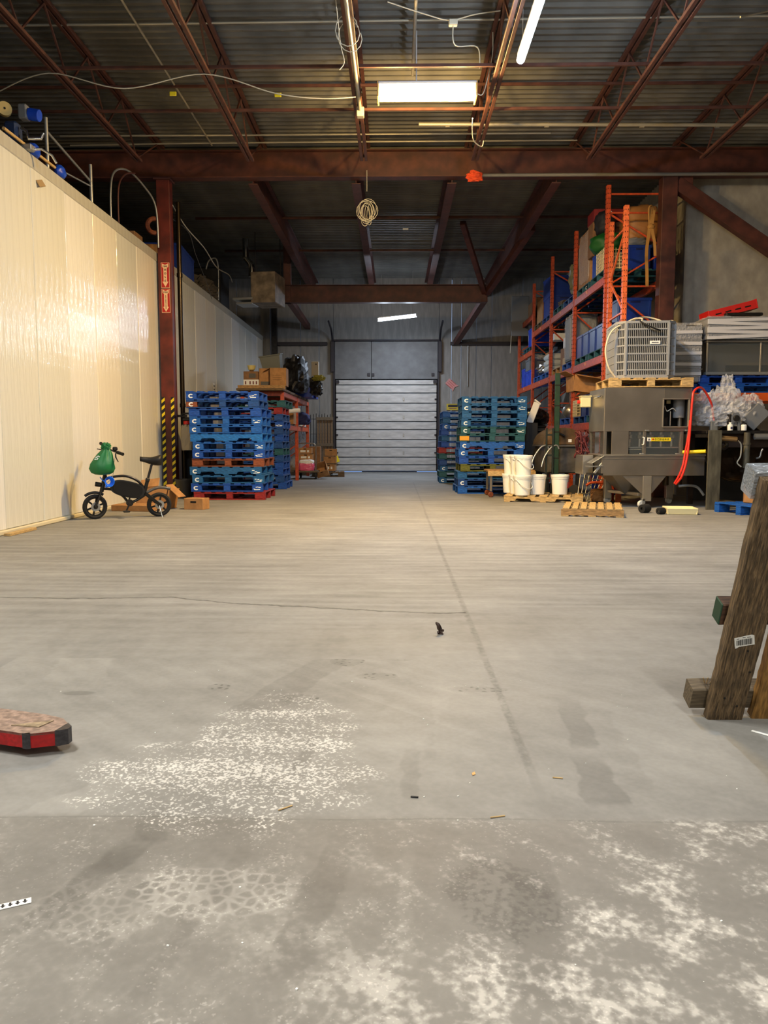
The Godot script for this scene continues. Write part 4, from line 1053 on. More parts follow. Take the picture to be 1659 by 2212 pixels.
func bike() -> void:
	var t := grp("electric_bike", "Small black electric bike with mag wheels parked by the cold-room wall", "bike", V(-3.84, 0, 9.72), 27.5)
	var bk := M("black_gloss")
	var bm := M("black")
	wheel(t, Vector3(0, 0.16, 0), 14.0, 6)
	wheel(t, Vector3(0.80, 0.16, 0), 0.0, 6)
	# fork and head tube
	for s in [-1.0, 1.0]:
		pt(t, "fork_blade", tube([Vector3(0.0, 0.16, s * 0.045), Vector3(0.04, 0.25, s * 0.048), Vector3(0.085, 0.36, s * 0.04)], 0.014), bm)
	pt(t, "front_mudguard", tube(arc(Vector3(0, 0.16, 0), 0.182, 55, 130), 0.018), bm)
	rodl(t, "head_tube", Vector3(0.085, 0.35, 0), Vector3(0.135, 0.56, 0), 0.026, bm, 14)
	rodl(t, "stem", Vector3(0.135, 0.56, 0), Vector3(0.205, 0.88, 0), 0.018, bm, 14)
	# handlebar, turned a little
	var bl := Vector3(0.13, 0.965, -0.31)
	var br := Vector3(0.325, 0.83, 0.26)
	var bc := Vector3(0.205, 0.885, 0)
	pt(t, "handlebar", tube([bl, bc, br], 0.013), bm)
	for e in [[bl, bl.lerp(bc, 0.38)], [br, br.lerp(bc, 0.42)]]:
		pt(t, "grip", tube(e, 0.021, 12), M("rubber"))
	pt(t, "brake_lever", tube(smooth([bl.lerp(bc, 0.5) + Vector3(-0.01, -0.02, 0), bl.lerp(bc, 0.4) + Vector3(-0.05, -0.045, 0), bl.lerp(bc, 0.15) + Vector3(-0.06, -0.06, 0)]), 0.007), bm)
	pt(t, "brake_lever", tube(smooth([br.lerp(bc, 0.5) + Vector3(-0.01, -0.02, 0), br.lerp(bc, 0.35) + Vector3(-0.03, -0.06, 0), br.lerp(bc, 0.25) + Vector3(-0.02, -0.11, 0)]), 0.007), bm)
	pt(t, "display", bx(0.06, 0.05, 0.05, 0.012), bm, bc.lerp(br, 0.4) + Vector3(0, 0.035, 0))
	pt(t, "brake_cable", tube(smooth([br.lerp(bc, 0.5), Vector3(0.24, 0.72, 0.08), Vector3(0.22, 0.55, 0.06), Vector3(0.14, 0.45, 0.04)]), 0.004, 5), M("cable_white"))
	# frame: arched top tube, battery body, seat tube
	pt(t, "top_tube", tube(smooth([Vector3(0.12, 0.50, 0), Vector3(0.22, 0.535, 0), Vector3(0.38, 0.545, 0), Vector3(0.52, 0.49, 0), Vector3(0.6, 0.4, 0), Vector3(0.63, 0.34, 0)], 6), 0.017, 10), bk)
	pt(t, "down_tube", tube(smooth([Vector3(0.1, 0.39, 0), Vector3(0.22, 0.37, 0), Vector3(0.34, 0.29, 0), Vector3(0.42, 0.2, 0), Vector3(0.5, 0.22, 0), Vector3(0.62, 0.29, 0)], 6), 0.017, 10), bk)
	var body := PackedVector2Array()
	for k in 28:
		var a := TAU * k / 28.0
		var c := cos(a)
		var s := sin(a)
		body.append(Vector2(signf(c) * pow(absf(c), 0.75) * 0.215, signf(s) * pow(absf(s), 0.8) * 0.105))
	pt(t, "battery_case", extrude(body, 0.075), bm, Vector3(0.405, 0.375, 0), Vector3(0, 0, -14))
	pt(t, "case_panel", extrude(scaled(body, 0.86), 0.012), M("bike_panel", Color(0.06, 0.06, 0.065), 0.25), Vector3(0.405, 0.375, 0.042), Vector3(0, 0, -14))
	rodl(t, "seat_tube", Vector3(0.61, 0.3, 0), Vector3(0.655, 0.47, 0), 0.024, bk, 14)
	rodl(t, "seat_post", Vector3(0.655, 0.47, 0), Vector3(0.72, 0.70, 0), 0.016, bm, 12)
	pt(t, "seat_clamp", bx(0.05, 0.05, 0.06, 0.01), bm, Vector3(0.66, 0.49, 0), Vector3(0, 0, -15))
	pt(t, "saddle_rail", tube(smooth([Vector3(0.69, 0.71, 0), Vector3(0.73, 0.69, 0), Vector3(0.78, 0.71, 0)]), 0.012), M("chrome"))
	pt(t, "saddle", saddle(), M("black"), Vector3(0.71, 0.755, 0))
	# rear end
	for s in [-1.0, 1.0]:
		barl(t, "rear_arm", Vector3(0.62, 0.32, s * 0.05), Vector3(0.80, 0.16, s * 0.06), 0.018, 0.04, bk)
	pt(t, "rear_mudguard", tube(smooth([Vector3(0.64, 0.32, 0), Vector3(0.74, 0.37, 0), Vector3(0.84, 0.385, 0), Vector3(0.95, 0.365, 0)]), 0.02, 10), M("mudguard", Color(0.3, 0.29, 0.28), 0.4))
	pt(t, "crank_set", cyl(0.045, 0.04, 20), M("steel_dark"), Vector3(0.42, 0.2, 0.05), Vector3(90, 0, 0))
	barl(t, "crank_arm", Vector3(0.42, 0.2, 0.075), Vector3(0.37, 0.1, 0.085), 0.014, 0.02, M("steel_dark"))
	pt(t, "pedal", bx(0.08, 0.022, 0.08, 0.006), bm, Vector3(0.365, 0.095, 0.13))
	barl(t, "crank_arm", Vector3(0.42, 0.2, -0.075), Vector3(0.46, 0.3, -0.085), 0.014, 0.02, M("steel_dark"))
	pt(t, "kickstand", tube([Vector3(0.79, 0.15, 0.07), Vector3(0.815, 0.0, 0.13)], 0.008), M("chrome"))
	pt(t, "headlight", cyl(0.03, 0.07, 14), bm, Vector3(0.045, 0.445, 0), Vector3(0, 0, 80))
	# blue cable lock and green bag
	var lk := grp("cable_lock", "Bright blue coiled cable lock on the bike's steering head", "lock", t.transform * Vector3(0.165, 0.48, 0.075), 27.5)
	for q in 4:
		var r := 0.034 + 0.007 * q
		var lp := []
		for k in 17:
			var a := TAU * k / 16.0
			lp.append(Vector3(r * cos(a) + 0.004 * q, r * sin(a) * 1.15, 0.01 * q - 0.02 + 0.006 * sin(a * 2)))
		pt(lk, "loop", tube(lp, 0.008, 8), M("lock_blue", Color(0.03, 0.42, 0.95), 0.35))
	pt(lk, "lock_body", bx(0.07, 0.03, 0.04, 0.01), M("lock_blue"), Vector3(-0.01, -0.055, 0.0), Vector3(0, 0, 15))
	pt(lk, "loose_end", tube(smooth([Vector3(-0.04, 0.0, 0), Vector3(-0.07, 0.02, 0.01), Vector3(-0.1, 0.06, 0.0)]), 0.007, 8), M("lock_blue"))
	var bg := grp("carrier_bag", "Green tied carrier bag with a white print hanging from the bike's handlebar", "bag", t.transform * Vector3(0.1, 0.57, 0.12), 20)
	pt(bg, "bag", bag_mesh(), M("bag_green", Color(0.04, 0.42, 0.22), 0.45), Vector3.ZERO).scale = Vector3(1.12, 1, 1)
	pt(bg, "knot", lump(Vector3(0.12, 0.09, 0.09), 33, 0.5, 2.5, 0.0, true), M("bag_green"), Vector3(0.045, 0.36, 0))
	for q in [[-0.07, 0.225, 0.03, 30], [-0.045, 0.235, 0.03, -30], [-0.06, 0.205, 0.025, 60], [-0.085, 0.2, 0.025, 0]]:
		pt(bg, "white_print", bx(q[2], 0.012, 0.004, 0.001), M("white_paint"), Vector3(q[0] * 1.0, q[1], 0.098), Vector3(-12, -25, q[3]))

func arc(c: Vector3, r: float, a0: float, a1: float) -> Array:
	var o := []
	for k in 13:
		var a := deg_to_rad(lerpf(a0, a1, k / 12.0))
		o.append(c + Vector3(cos(a) * r, sin(a) * r, 0))
	return o

func scaled(p: PackedVector2Array, k: float) -> PackedVector2Array:
	var o := PackedVector2Array()
	for q in p: o.append(q * k)
	return o

func saddle() -> Mesh:
	var st := newst()
	var rows := []
	for i in 11:
		var u := i / 10.0
		var x := lerpf(-0.14, 0.13, u)
		var hw := lerpf(0.022, 0.085, smoothstep(0.3, 0.85, u)) * (0.55 if i == 0 or i == 10 else 1.0)
		var top := 0.04 + 0.022 * smoothstep(0.5, 1.0, u) - 0.01 * sin(u * PI)
		var row := []
		for k in 12:
			var a := TAU * k / 12.0
			row.append(Vector3(x, top * maxf(sin(a), 0) + 0.06 * minf(sin(a), 0) * smoothstep(-0.1, 0.8, u) + 0.02 * minf(sin(a), 0), hw * cos(a)))
		rows.append(row)
	st.set_smooth_group(0)
	for i in 10:
		for k in 12:
			var k2 := (k + 1) % 12
			for j in [[i, k], [i + 1, k2], [i, k2], [i, k], [i + 1, k], [i + 1, k2]]:
				st.add_vertex(rows[j[0]][j[1]])
	for k in range(1, 11):
		for j in [[0, 0], [0, k], [0, k + 1]]: st.add_vertex(rows[j[0]][j[1]])
		for j in [[10, 0], [10, k + 1], [10, k]]: st.add_vertex(rows[j[0]][j[1]])
	st.generate_normals()
	return st.commit()

func bag_mesh() -> Mesh:
	var st := newst()
	var pr := [[0.0, 0.02], [0.005, 0.075], [0.03, 0.115], [0.08, 0.138], [0.14, 0.13], [0.2, 0.105], [0.26, 0.075], [0.31, 0.045], [0.345, 0.025], [0.36, 0.02]]
	var nu := 40
	var rows := []
	for i in pr.size():
		var row := []
		for k in nu:
			var a := TAU * k / nu
			var fold: float = 1.0 + 0.16 * sin(a * 9.0 + 1.0 + i * 0.15) * smoothstep(0.1, 0.3, pr[i][0]) + 0.05 * sin(a * 4.0 + i)
			row.append(Vector3(pr[i][1] * fold * cos(a) + 0.05 * smoothstep(0.1, 0.36, pr[i][0]) - 0.01, pr[i][0], pr[i][1] * fold * 0.8 * sin(a)))
		rows.append(row)
	st.set_smooth_group(0)
	for i in rows.size() - 1:
		for k in nu:
			var k2 := (k + 1) % nu
			for j in [[i, k], [i, k2], [i + 1, k2], [i, k], [i + 1, k2], [i + 1, k]]:
				st.add_vertex(rows[j[0]][j[1]])
	for k in range(1, nu - 1):
		for j in [[0, 0], [0, k + 1], [0, k]]: st.add_vertex(rows[j[0]][j[1]])
	st.generate_normals()
	return st.commit()

# ---------------------------------------------------------------- far end
func far_end() -> void:
	var om := M("orange")
	# low orange rack in the far left corner
	var r := grp("pallet_rack", "Low orange two-bay rack with a timber deck behind the left pallet stacks", "rack", V(-2.94, 0, 19.45))
	for d in [17.05, 19.45, 21.85]:
		for x in [-3.38, -2.5]:
			bar(r, "upright_post", V(x, 0, d), V(x, 2.08, d), 0.08, 0.07, om)
		for q in [[0.3, 0.9], [0.9, 1.5]]:
			bar(r, "brace", V(-3.38, q[0], d), V(-2.5, q[1], d), 0.035, 0.03, om)
		bar(r, "end_beam", V(-3.38, 2.03, d), V(-2.5, 2.03, d), 0.05, 0.1, om)
	for x in [-3.38, -2.5]:
		for d in [17.05, 19.45]:
			bar(r, "beam", V(x, 2.03, d), V(x, 2.03, d + 2.4), 0.06, 0.11, om)
			bar(r, "beam", V(x, 1.30, d), V(x, 1.30, d + 2.4), 0.06, 0.11, om)
	for k in 9:
		bar(r, "deck_board", V(-3.46, 2.11 + 0.004 * (k % 2), 17.02 + k * 0.55), V(-2.44, 2.11 + 0.004 * (k % 2), 17.02 + k * 0.55), 0.5, 0.05, M("oldwood"))
	bar(r, "edge_plank", V(-3.46, 2.16, 16.96), V(-2.42, 2.16, 16.96), 0.05, 0.1, M("pine_b"))
	for k in 5:
		bar(r, "shelf_board", V(-3.4, 1.37, 17.3 + k * 1.0), V(-2.5, 1.37, 17.3 + k * 1.0), 0.9, 0.02, M("oldwood"))
	var b1 := carton("carton", "Brown carton with a white printed lower half, leftmost on the low orange rack", Vector3(0.33, 0.33, 0.35), V(-3.21, 2.2, 17.35), 0, "carton_dark")
	pt(b1, "white_band", bx(0.335, 0.14, 0.355, 0.004), M("paper"), Vector3(0, 0.08, 0))
	pt(b1, "print_block", bx(0.15, 0.1, 0.004, 0.001), M("print_grey", Color(0.33, 0.32, 0.3), 0.7), Vector3(0.03, 0.235, 0.178))
	for x in [-0.12, -0.02, 0.05, 0.12]:
		pt(b1, "print_block", bx(0.03, 0.07, 0.003, 0.001), M("print_red", Color(0.45, 0.25, 0.25), 0.7), Vector3(x, 0.08, 0.179))
	var b2 := carton("carton", "Leaning tapered brown carton between two others on the low orange rack", Vector3(0.26, 0.4, 0.3), V(-2.93, 2.2, 17.4), 8, "carton")
	pt(b2, "print_block", bx(0.2, 0.1, 0.004, 0.001), M("print_grey"), Vector3(0, 0.06, 0.151))
	var b3 := carton("carton", "Brown carton with an open left flap, rightmost on the low orange rack", Vector3(0.36, 0.4, 0.36), V(-2.6, 2.2, 17.3), 0, "carton")
	pt(b3, "open_flap", bx(0.18, 0.006, 0.34, 0.002), M("carton"), Vector3(-0.26, 0.36, 0), Vector3(0, 0, 28))
	for k in 3: pt(b3, "print_line", bx(0.2, 0.008, 0.003, 0.0), M("carton_in"), Vector3(-0.02, 0.24 - k * 0.05, 0.181))
	var tb := grp("storage_tub", "Clear grey storage tub tipped up behind the cartons on the low orange rack", "tub", V(-2.82, 2.58, 17.9), 0)
	pt(tb, "tub", lathe4(0.19, 0.23, 0.36), M("tub_grey", Color(0.42, 0.43, 0.4), 0.35), Vector3(0, 0, 0), Vector3(8, 0, 8))
	pt(tb, "tub_lid", bx(0.5, 0.03, 0.5, 0.01), M("tub_grey"), Vector3(-0.05, 0.37, 0.05), Vector3(8, 0, 8))
	solo("carton", "Dusty carton under the tipped storage tub on the low orange rack", "box", bx(0.5, 0.36, 0.45, 0.008), M("carton_dark"), V(-2.82, 2.385, 17.95))
	var lm := grp("scrub_brush", "Brush with a pale yellow head standing behind the leftmost carton", "brush", V(-3.3, 2.16, 17.75))
	pt(lm, "handle", bx(0.09, 0.46, 0.06, 0.01), M("carton_in"), Vector3(0, 0.23, 0))
	pt(lm, "bristle_head", lathe([Vector2(0.001, 0), Vector2(0.07, 0), Vector2(0.1, 0.1), Vector2(0.001, 0.11)], 20), M("brush_yellow", Color(0.85, 0.78, 0.5), 0.8), Vector3(0, 0.45, 0))
	solo("coat_pile", "Tall heap of black bags and coats at the right end of the low orange rack", "bag", lump(Vector3(0.6, 0.95, 1.4), 41, 0.3, 2.0, 0.4, true), M("black"), V(-2.5, 2.6, 19.4))
	var wp := grp("electrical_box", "Tall white electrical box standing on the far part of the low orange rack", "panel", V(-2.18, 2.15, 21.0))
	pt(wp, "case", bx(0.2, 0.95, 0.12, 0.01), M("cover_pale"), Vector3(0, 0.5, 0))
	pt(wp, "knob", cyl(0.02, 0.03, 10), M("ink"), Vector3(0.03, 0.9, 0.065), Vector3(90, 0, 0))
	solo("scrap_pile", "Small pile of dark metal scraps beside the tall white electrical box", "scrap", lump(Vector3(0.35, 0.5, 0.5), 43, 0.5, 3.0, 0.3, true), M("steel_dark"), V(-2.12, 2.4, 20.4))
	solo("yellow_cloth", "Crumpled olive-yellow cloth lying over the scraps on the low orange rack", "cloth", lump(Vector3(0.3, 0.16, 0.2), 44, 0.5, 2.0, 0.0, true), M("cloth_olive", Color(0.5, 0.47, 0.14), 0.8), V(-2.0, 2.62, 20.2))
	for k in 2:
		bin("Blue plastic bin on the far end of the low orange rack, %s" % ["nearer one", "farther one"][k], Vector3(0.5, 0.32, 0.6), V(-2.45 + 0.05 * k, 2.14, 20.5 + 0.72 * k), 0, "bin_blue", "bins on the low orange rack")
	solo("red_bag", "Dull red sack at the far corner of the low orange rack", "sack", lump(Vector3(0.3, 0.6, 0.5), 46, 0.25, 2.0, 0.3), M("sack_red", Color(0.45, 0.14, 0.1), 0.8), V(-2.62, 2.42, 21.55))
	carton("carton", "Brown carton on the lower shelf of the low orange rack, half hidden by pallets", Vector3(0.5, 0.4, 0.5), V(-2.72, 1.4, 18.9), 0, "carton", false, true)
	solo("white_roll", "White roll poking out of the lower shelf above the rear left pallets", "roll", tube([V(-3.1, 1.62, 17.6), V(-2.3, 1.72, 18.4)], 0.05, 14), M("paper"))
	solo("dark_bundle", "Dark blue bundle on the lower shelf of the low orange rack", "bundle", lump(Vector3(0.5, 0.35, 0.5), 47, 0.3, 2.0, 0.3), M("bundle_blue", Color(0.1, 0.12, 0.3), 0.8), V(-2.5, 1.56, 20.3))
	# tall cartons and wrapped goods under it
	var g := grp("bulk_carton", "Tall greyish bulk carton wrapped in film behind the rear left pallets", "box", V(-2.82, 0, 22.6))
	pt(g, "body", bx(0.5, 1.3, 0.9, 0.01), M("carton_grey", Color(0.52, 0.46, 0.38), 0.7, 0.0, "mottle", Vector3.ONE * 2), Vector3(0, 0.72, 0))
	pt(g, "film_wrap", lump(Vector3(0.55, 1.3, 0.96), 50, 0.02, 3.0, 0.9, true), M("film"), Vector3(0, 0.78, 0))
	pt(g, "pallet_base", bx(0.6, 0.12, 0.95, 0.005), M("oldwood"), Vector3(0, 0.06, 0))
	solo("paper_sack", "White paper sack on top of the tall wrapped bulk carton", "sack", lump(Vector3(0.24, 0.34, 0.3), 51, 0.2, 2.0, 0.4, true), M("paper"), V(-2.7, 1.52, 22.4), Vector3(0, 0, 10))
	var wg := grp("wire_bundle", "Bundle of dark wire grids standing against the back wall left of the door", "panel", V(-2.3, 0, 23.3))
	for k in 8:
		rodl(wg, "upright_wire", Vector3(-0.28 + 0.085 * k, 0.02, 0), Vector3(-0.28 + 0.085 * k, 1.78 + 0.02 * (k % 3), -0.1), 0.012, M("steel_dark"), 6)
	for h in [0.2, 0.7, 1.2, 1.65]:
		rodl(wg, "cross_wire", Vector3(-0.28, h, 0), Vector3(0.33, h, -0.05), 0.009, M("steel_dark"), 6)
	pt(wg, "pale_tube", tube([Vector3(-0.32, 0, 0.1), Vector3(-0.32, 1.75, 0.05)], 0.016), M("galv"))
	var cr := grp("slatted_crate", "Old timber crate side with upright slats leaning by the left door track", "crate", V(-2.08, 0, 22.6))
	for k in 6:
		pt(cr, "slat", bx(0.062, 1.66, 0.02, 0.003), M("oldwood"), Vector3(-0.2 + k * 0.08, 0.84, 0), Vector3(-3, 0, 0))
	for h in [0.1, 0.88, 1.64]:
		pt(cr, "rail", bx(0.5, 0.09, 0.03, 0.003), M("greywood"), Vector3(0, h, 0.03 - h * 0.05 + 0.045))
	# platform truck with its load
	var ct := grp("platform_truck", "Steel-handled platform truck loaded with cartons at the far left", "cart", V(-2.32, 0, 20.3))
	pt(ct, "deck", bx(0.62, 0.05, 0.95, 0.01), M("greywood"), Vector3(0, 0.2, -0.05))
	pt(ct, "handle", tube(smooth([Vector3(-0.25, 0.2, 0.38), Vector3(-0.25, 0.8, 0.38), Vector3(-0.22, 0.9, 0.38), Vector3(-0.15, 0.93, 0.38), Vector3(0.15, 0.93, 0.38), Vector3(0.22, 0.9, 0.38), Vector3(0.25, 0.8, 0.38), Vector3(0.25, 0.2, 0.38)], 4), 0.018), M("steel_brown"))
	for x in [-0.24, 0.24]:
		for z in [-0.4, 0.32]:
			pt(ct, "castor", cyl(0.06, 0.04, 16), M("rubber"), Vector3(x, 0.06, z), Vector3(0, 0, 90))
			pt(ct, "castor_fork", bx(0.06, 0.12, 0.08, 0.006), M("steel_dark"), Vector3(x, 0.13, z))
	tray_box("Open carton with white labels, lower of two on the platform truck", Vector3(0.36, 0.15, 0.4), V(-2.36, 0.5, 20.35), 0, "cartons on the platform truck")
	tray_box("Open carton with white labels, upper of two on the platform truck", Vector3(0.34, 0.15, 0.4), V(-2.38, 0.66, 20.35), 0, "cartons on the platform truck")
	carton("carton", "Plain brown carton standing behind the stacked pair on the platform truck", Vector3(0.3, 0.62, 0.3), V(-2.16, 0.225, 20.63), 0, "carton_dark")
	var pk := grp("wrapped_pack", "Pink and white film-wrapped pack at the front of the platform truck", "pack", V(-2.33, 0.225, 20.12))
	pt(pk, "pink_base", lump(Vector3(0.4, 0.22, 0.34), 55, 0.08, 3.0, 0.8, true), M("pink", Color(0.85, 0.35, 0.5), 0.4), Vector3(0, 0.09, 0))
	pt(pk, "white_top", lump(Vector3(0.38, 0.14, 0.32), 56, 0.15, 3.0, 0.6, true), M("paper"), Vector3(0, 0.215, 0))
	for k in 3:
		tray_box("Open brown carton in the stack right of the platform truck, %s" % ["lowest", "middle", "top"][k], Vector3(0.34, 0.19, 0.36), V(-1.86 + 0.02 * k, 0.16 + 0.21 * k, 21.6), -4 + 4 * k, "cartons stacked right of the platform truck", k == 0)
	pallet(V(-1.9, 0, 21.7), 4, "block", M("oldwood"), "Old dark timber pallet under the cartons by the left door track", "", 0.9, 0.8)
	var ob := tray_box("Empty carton tipped on its side on the floor beside the platform truck", Vector3(0.32, 0.26, 0.3), V(-1.93, 0.17, 20.3), 20, "", false)
	ob.rotation_degrees = Vector3(50, 20, 25)
	solo("yellow_tape", "Scrap of yellow tape on the left door track near the floor", "tape", bx(0.12, 0.2, 0.02, 0.003), M("yellow"), V(-1.86, 0.42, 24.36), Vector3(0, 0, 20))
	# on the back wall
	var sg := grp("arrow_sign", "Tilted red and white arrow sign on the back wall right of the door", "sign", V(1.75, 2.76, 24.5))
	pt(sg, "plate", extrude(PackedVector2Array([Vector2(-0.18, -0.1), Vector2(0.1, -0.1), Vector2(0.18, -0.13), Vector2(0.13, 0.0), Vector2(0.19, 0.12), Vector2(0.1, 0.1), Vector2(-0.18, 0.1)]), 0.008), M("sign_pink", Color(0.72, 0.5, 0.48), 0.6), Vector3.ZERO, Vector3(0, 0, -42))
	for y in [-0.03, 0.03, 0.095, -0.095]:
		pt(sg, "red_stripe", bx(0.24, 0.014, 0.004, 0.001), M("sign_red"), Vector3(-0.02 * 0.74 + y * 0.67, 0.013 + y * 0.74, 0.005), Vector3(0, 0, -42))
	var ys := grp("warning_sign", "Yellow warning sign low on the back wall above the rear right pallets", "sign", V(1.78, 2.06, 24.5))
	pt(ys, "plate", bx(0.36, 0.2, 0.008, 0.002), M("sign_yellow", Color(0.68, 0.6, 0.15), 0.5))
	pt(ys, "black_band", bx(0.3, 0.07, 0.004, 0.001), M("ink"), Vector3(0.02, 0.035, 0.005))
	pt(ys, "print_line", bx(0.24, 0.02, 0.004, 0.001), M("print_red"), Vector3(0.02, -0.045, 0.005))
	solo("conduit", "Thin bright upright conduit on the back wall right of the door", "conduit", tube([V(2.26, 2.7, 24.48), V(2.26, 4.1, 24.48)], 0.014, 8), M("galv"))
	solo("wall_post", "Dark steel post in the back left corner beyond the cold-room wall", "post", bx(0.16, 2.3, 0.16, 0.006), M("steel_dark"), V(-3.78, 4.85, 24.3))
	solo("wall_rail", "Dark rail along the back wall above the right of the door", "rail", bx(2.8, 0.1, 0.12, 0.006), M("track"), V(3.1, 4.02, 24.42))
	solo("wall_rail", "Dark rail along the back wall above the left of the door", "rail", bx(1.6, 0.1, 0.12, 0.006), M("track"), V(-2.95, 4.02, 24.42))

# ---------------------------------------------------------------- tall orange racks
func post(par: Node3D, a: Vector3, h: float, mat: Material, holes: bool) -> void:
	bar(par, "upright_post", a, a + Vector3(0, h, 0), 0.075, 0.085, mat)
	if holes:
		var st := newst()
		var y := 0.2
		while y < h - 0.05:
			for x in [-0.018, 0.018]:
				add_box(st, Vector3(0.010, 0.018, 0.004), 0.0, Transform3D(Basis(), Vector3(x, y, 0.044)))
			for z in [-0.018, 0.018]:
				add_box(st, Vector3(0.004, 0.018, 0.010), 0.0, Transform3D(Basis(), Vector3(-0.039, y, z)))
			y += 0.085
		var o := pt(par, "post_holes", st.commit(), M("hole"), a - par.position)
		o.set_meta("kind", "stuff")

func frame(par: Node3D, a: Vector3, b: Vector3, h: float, mat: Material, levels: Array, holes := true) -> void:
	post(par, a, h, mat, holes)
	post(par, b, h, mat, holes)
	for i in levels.size():
		var y: float = levels[i]
		if i % 2 == 0: bar(par, "cross_brace", a + Vector3(0, y, 0), b + Vector3(0, y, 0), 0.032, 0.03, mat)
		if i + 1 < levels.size():
			var y2: float = levels[i + 1]
			var flip := i % 2 == 1
			bar(par, "diagonal_brace", (b if flip else a) + Vector3(0, y, 0), (a if flip else b) + Vector3(0, y2, 0), 0.03, 0.03, mat)

func racks() -> void:
	var om := M("orange")
	var xf := 3.72
	var xb := 4.78
	var ds := [13.98, 16.38, 18.79, 21.2, 23.6]
	var r := grp("pallet_rack", "Tall orange four-bay pallet rack along the right side wall", "rack", V(4.25, 0, 18.8))
	for i in 5:
		frame(r, V(xf, 0, ds[i]), V(xb, 0, ds[i]), [5.45, 5.3, 5.35, 5.2, 5.0][i], om, [0.3, 1.1, 1.9, 2.7, 3.65, 4.4, 5.0] if i else [0.3, 1.2, 2.1, 2.9, 3.72, 4.35, 4.98], i < 3)
		if i == 0: bar(r, "cross_brace", V(xf, 5.3, ds[0]), V(xb, 5.3, ds[0]), 0.032, 0.03, om)
	for i in 4:
		for x in [xf, xb]:
			var lv := [2.47, 3.84, 1.28] if i < 3 else [2.47, 3.40, 4.35]
			for h in lv:
				bar(r, "beam", V(x, h, ds[i] + 0.04), V(x, h, ds[i + 1] - 0.04), 0.05, 0.14, om)
				if x == xf:
					for e in [ds[i] + 0.05, ds[i + 1] - 0.05]:
						bar(r, "beam_clip", V(x, h - 0.1, e), V(x, h + 0.1, e), 0.06, 0.05, om)
					if h > 2: bar(r, "beam_label", V(x - 0.027, h + 0.02, ds[i] + 1.25), V(x - 0.027, h + 0.02, ds[i] + 1.33), 0.004, 0.06, M("label_orange", Color(0.9, 0.6, 0.4), 0.6))
	# the nearer rack runs right along the block wall; its near end frame
	var br := M("orange_bright")
	var n := grp("pallet_rack", "Orange pallet rack across the block wall, its perforated end post behind the air conditioner", "rack", V(5.2, 0, 13.1))
	frame(n, V(3.63, 0, 12.56), V(3.66, 0, 13.5), 4.69, br, [0.45, 1.1, 1.75, 2.4, 3.05, 3.7, 4.35])
	frame(n, V(7.2, 0, 12.56), V(7.2, 0, 13.5), 4.69, br, [0.45, 1.4, 2.35], false)
	for d in [12.56, 13.5]:
		bar(n, "beam", V(3.68, 1.70, d), V(7.16, 1.70, d), 0.05, 0.13, M("orange_beam", Color(0.9, 0.36, 0.1), 0.4))
	# ---- nearer rack's load
	pallet(V(5.55, 1.77, 13.1), 0, "block", M("pblue0"), "Blue pallet on the near rack's beam, lower of the two under the glass cabinet", "pallets under the glass cabinet", 1.3)
	pallet(V(5.52, 1.91, 13.1), 0, "block", M("pblue1"), "Blue pallet on the near rack, upper of the two under the glass cabinet", "pallets under the glass cabinet", 1.3)
	pallet(V(4.2, 1.77, 13.1), 0, "block", M("pblue3"), "Blue pallet on the near rack hidden behind the air conditioner", "", 1.3)
	var gc := grp("display_cabinet", "Dark glass-fronted cabinet on two blue pallets at the right edge", "cabinet", V(5.55, 2.05, 13.0))
	pt(gc, "back_case", bx(1.14, 0.5, 0.6, 0.01), M("cabinet_dark", Color(0.3, 0.27, 0.23), 0.5), Vector3(0, 0.27, -0.15))
	pt(gc, "base_rail", bx(1.16, 0.05, 0.9, 0.006), M("galv"), Vector3(0, 0.025, 0))
	pt(gc, "dark_inside", bx(0.7, 0.12, 0.02, 0.004), M("black"), Vector3(0.2, 0.12, 0.16))
	pt(gc, "front_pane", bx(1.08, 0.46, 0.008, 0.002), M("clear_pane"), Vector3(0, 0.28, 0.42))
	for x in [-0.56, 0.29, 0.56]:
		pt(gc, "upright", bx(0.025, 0.5, 0.03, 0.004), M("steel"), Vector3(x, 0.28, 0.42))
	pt(gc, "top_rail", bx(1.16, 0.03, 0.9, 0.004), M("steel_brown"), Vector3(0, 0.53, 0))
	tray_pile("Grey steel trays under stretch film on the glass cabinet", V(5.55, 2.6, 13.0), 1.2, 0.95, 3, 0.12, 61)
	tray_pile("Tall pile of grey steel trays under stretch film right of the air conditioner", V(4.36, 1.92, 12.95), 1.05, 0.8, 8, 0.115, 62)
	var rc := grp("red_crate", "Red plastic crate lying tilted on top of the wrapped trays at the right", "crate", V(5.6, 3.17, 13.3))
	pt(rc, "base", bx(0.82, 0.012, 0.4, 0.003), M("red_plastic"), Vector3(0, -0.07, 0), Vector3(0, 0, 14))
	for z in [-0.19, 0.19]:
		pt(rc, "side", bx(0.82, 0.14, 0.014, 0.003), M("red_plastic"), Vector3(0, 0, z), Vector3(0, 0, 14))
	for x in [-0.4, 0.4]:
		pt(rc, "end", bx(0.014, 0.16, 0.4, 0.003), M("red_plastic"), Vector3(x * 0.97, x * 0.242, 0), Vector3(0, 0, 14))
	for k in 4:
		pt(rc, "slot", bx(0.1, 0.022, 0.004, 0.001), M("hole"), Vector3(-0.24 + 0.16 * k, -0.01 + (-0.24 + 0.16 * k) * 0.249, 0.198), Vector3(0, 0, 14))
	var gp := grp("rack_part", "Dark grey metal tray under the red crate on the wrapped trays", "tray", V(5.75, 3.0, 13.2))
	pt(gp, "tray", bx(0.6, 0.05, 0.4, 0.01), M("steel_dark"), Vector3(0, 0.08, 0))
	pt(gp, "leg", bx(0.03, 0.1, 0.03), M("red_steel"), Vector3(-0.22, 0.03, 0.1))
	rack_load()

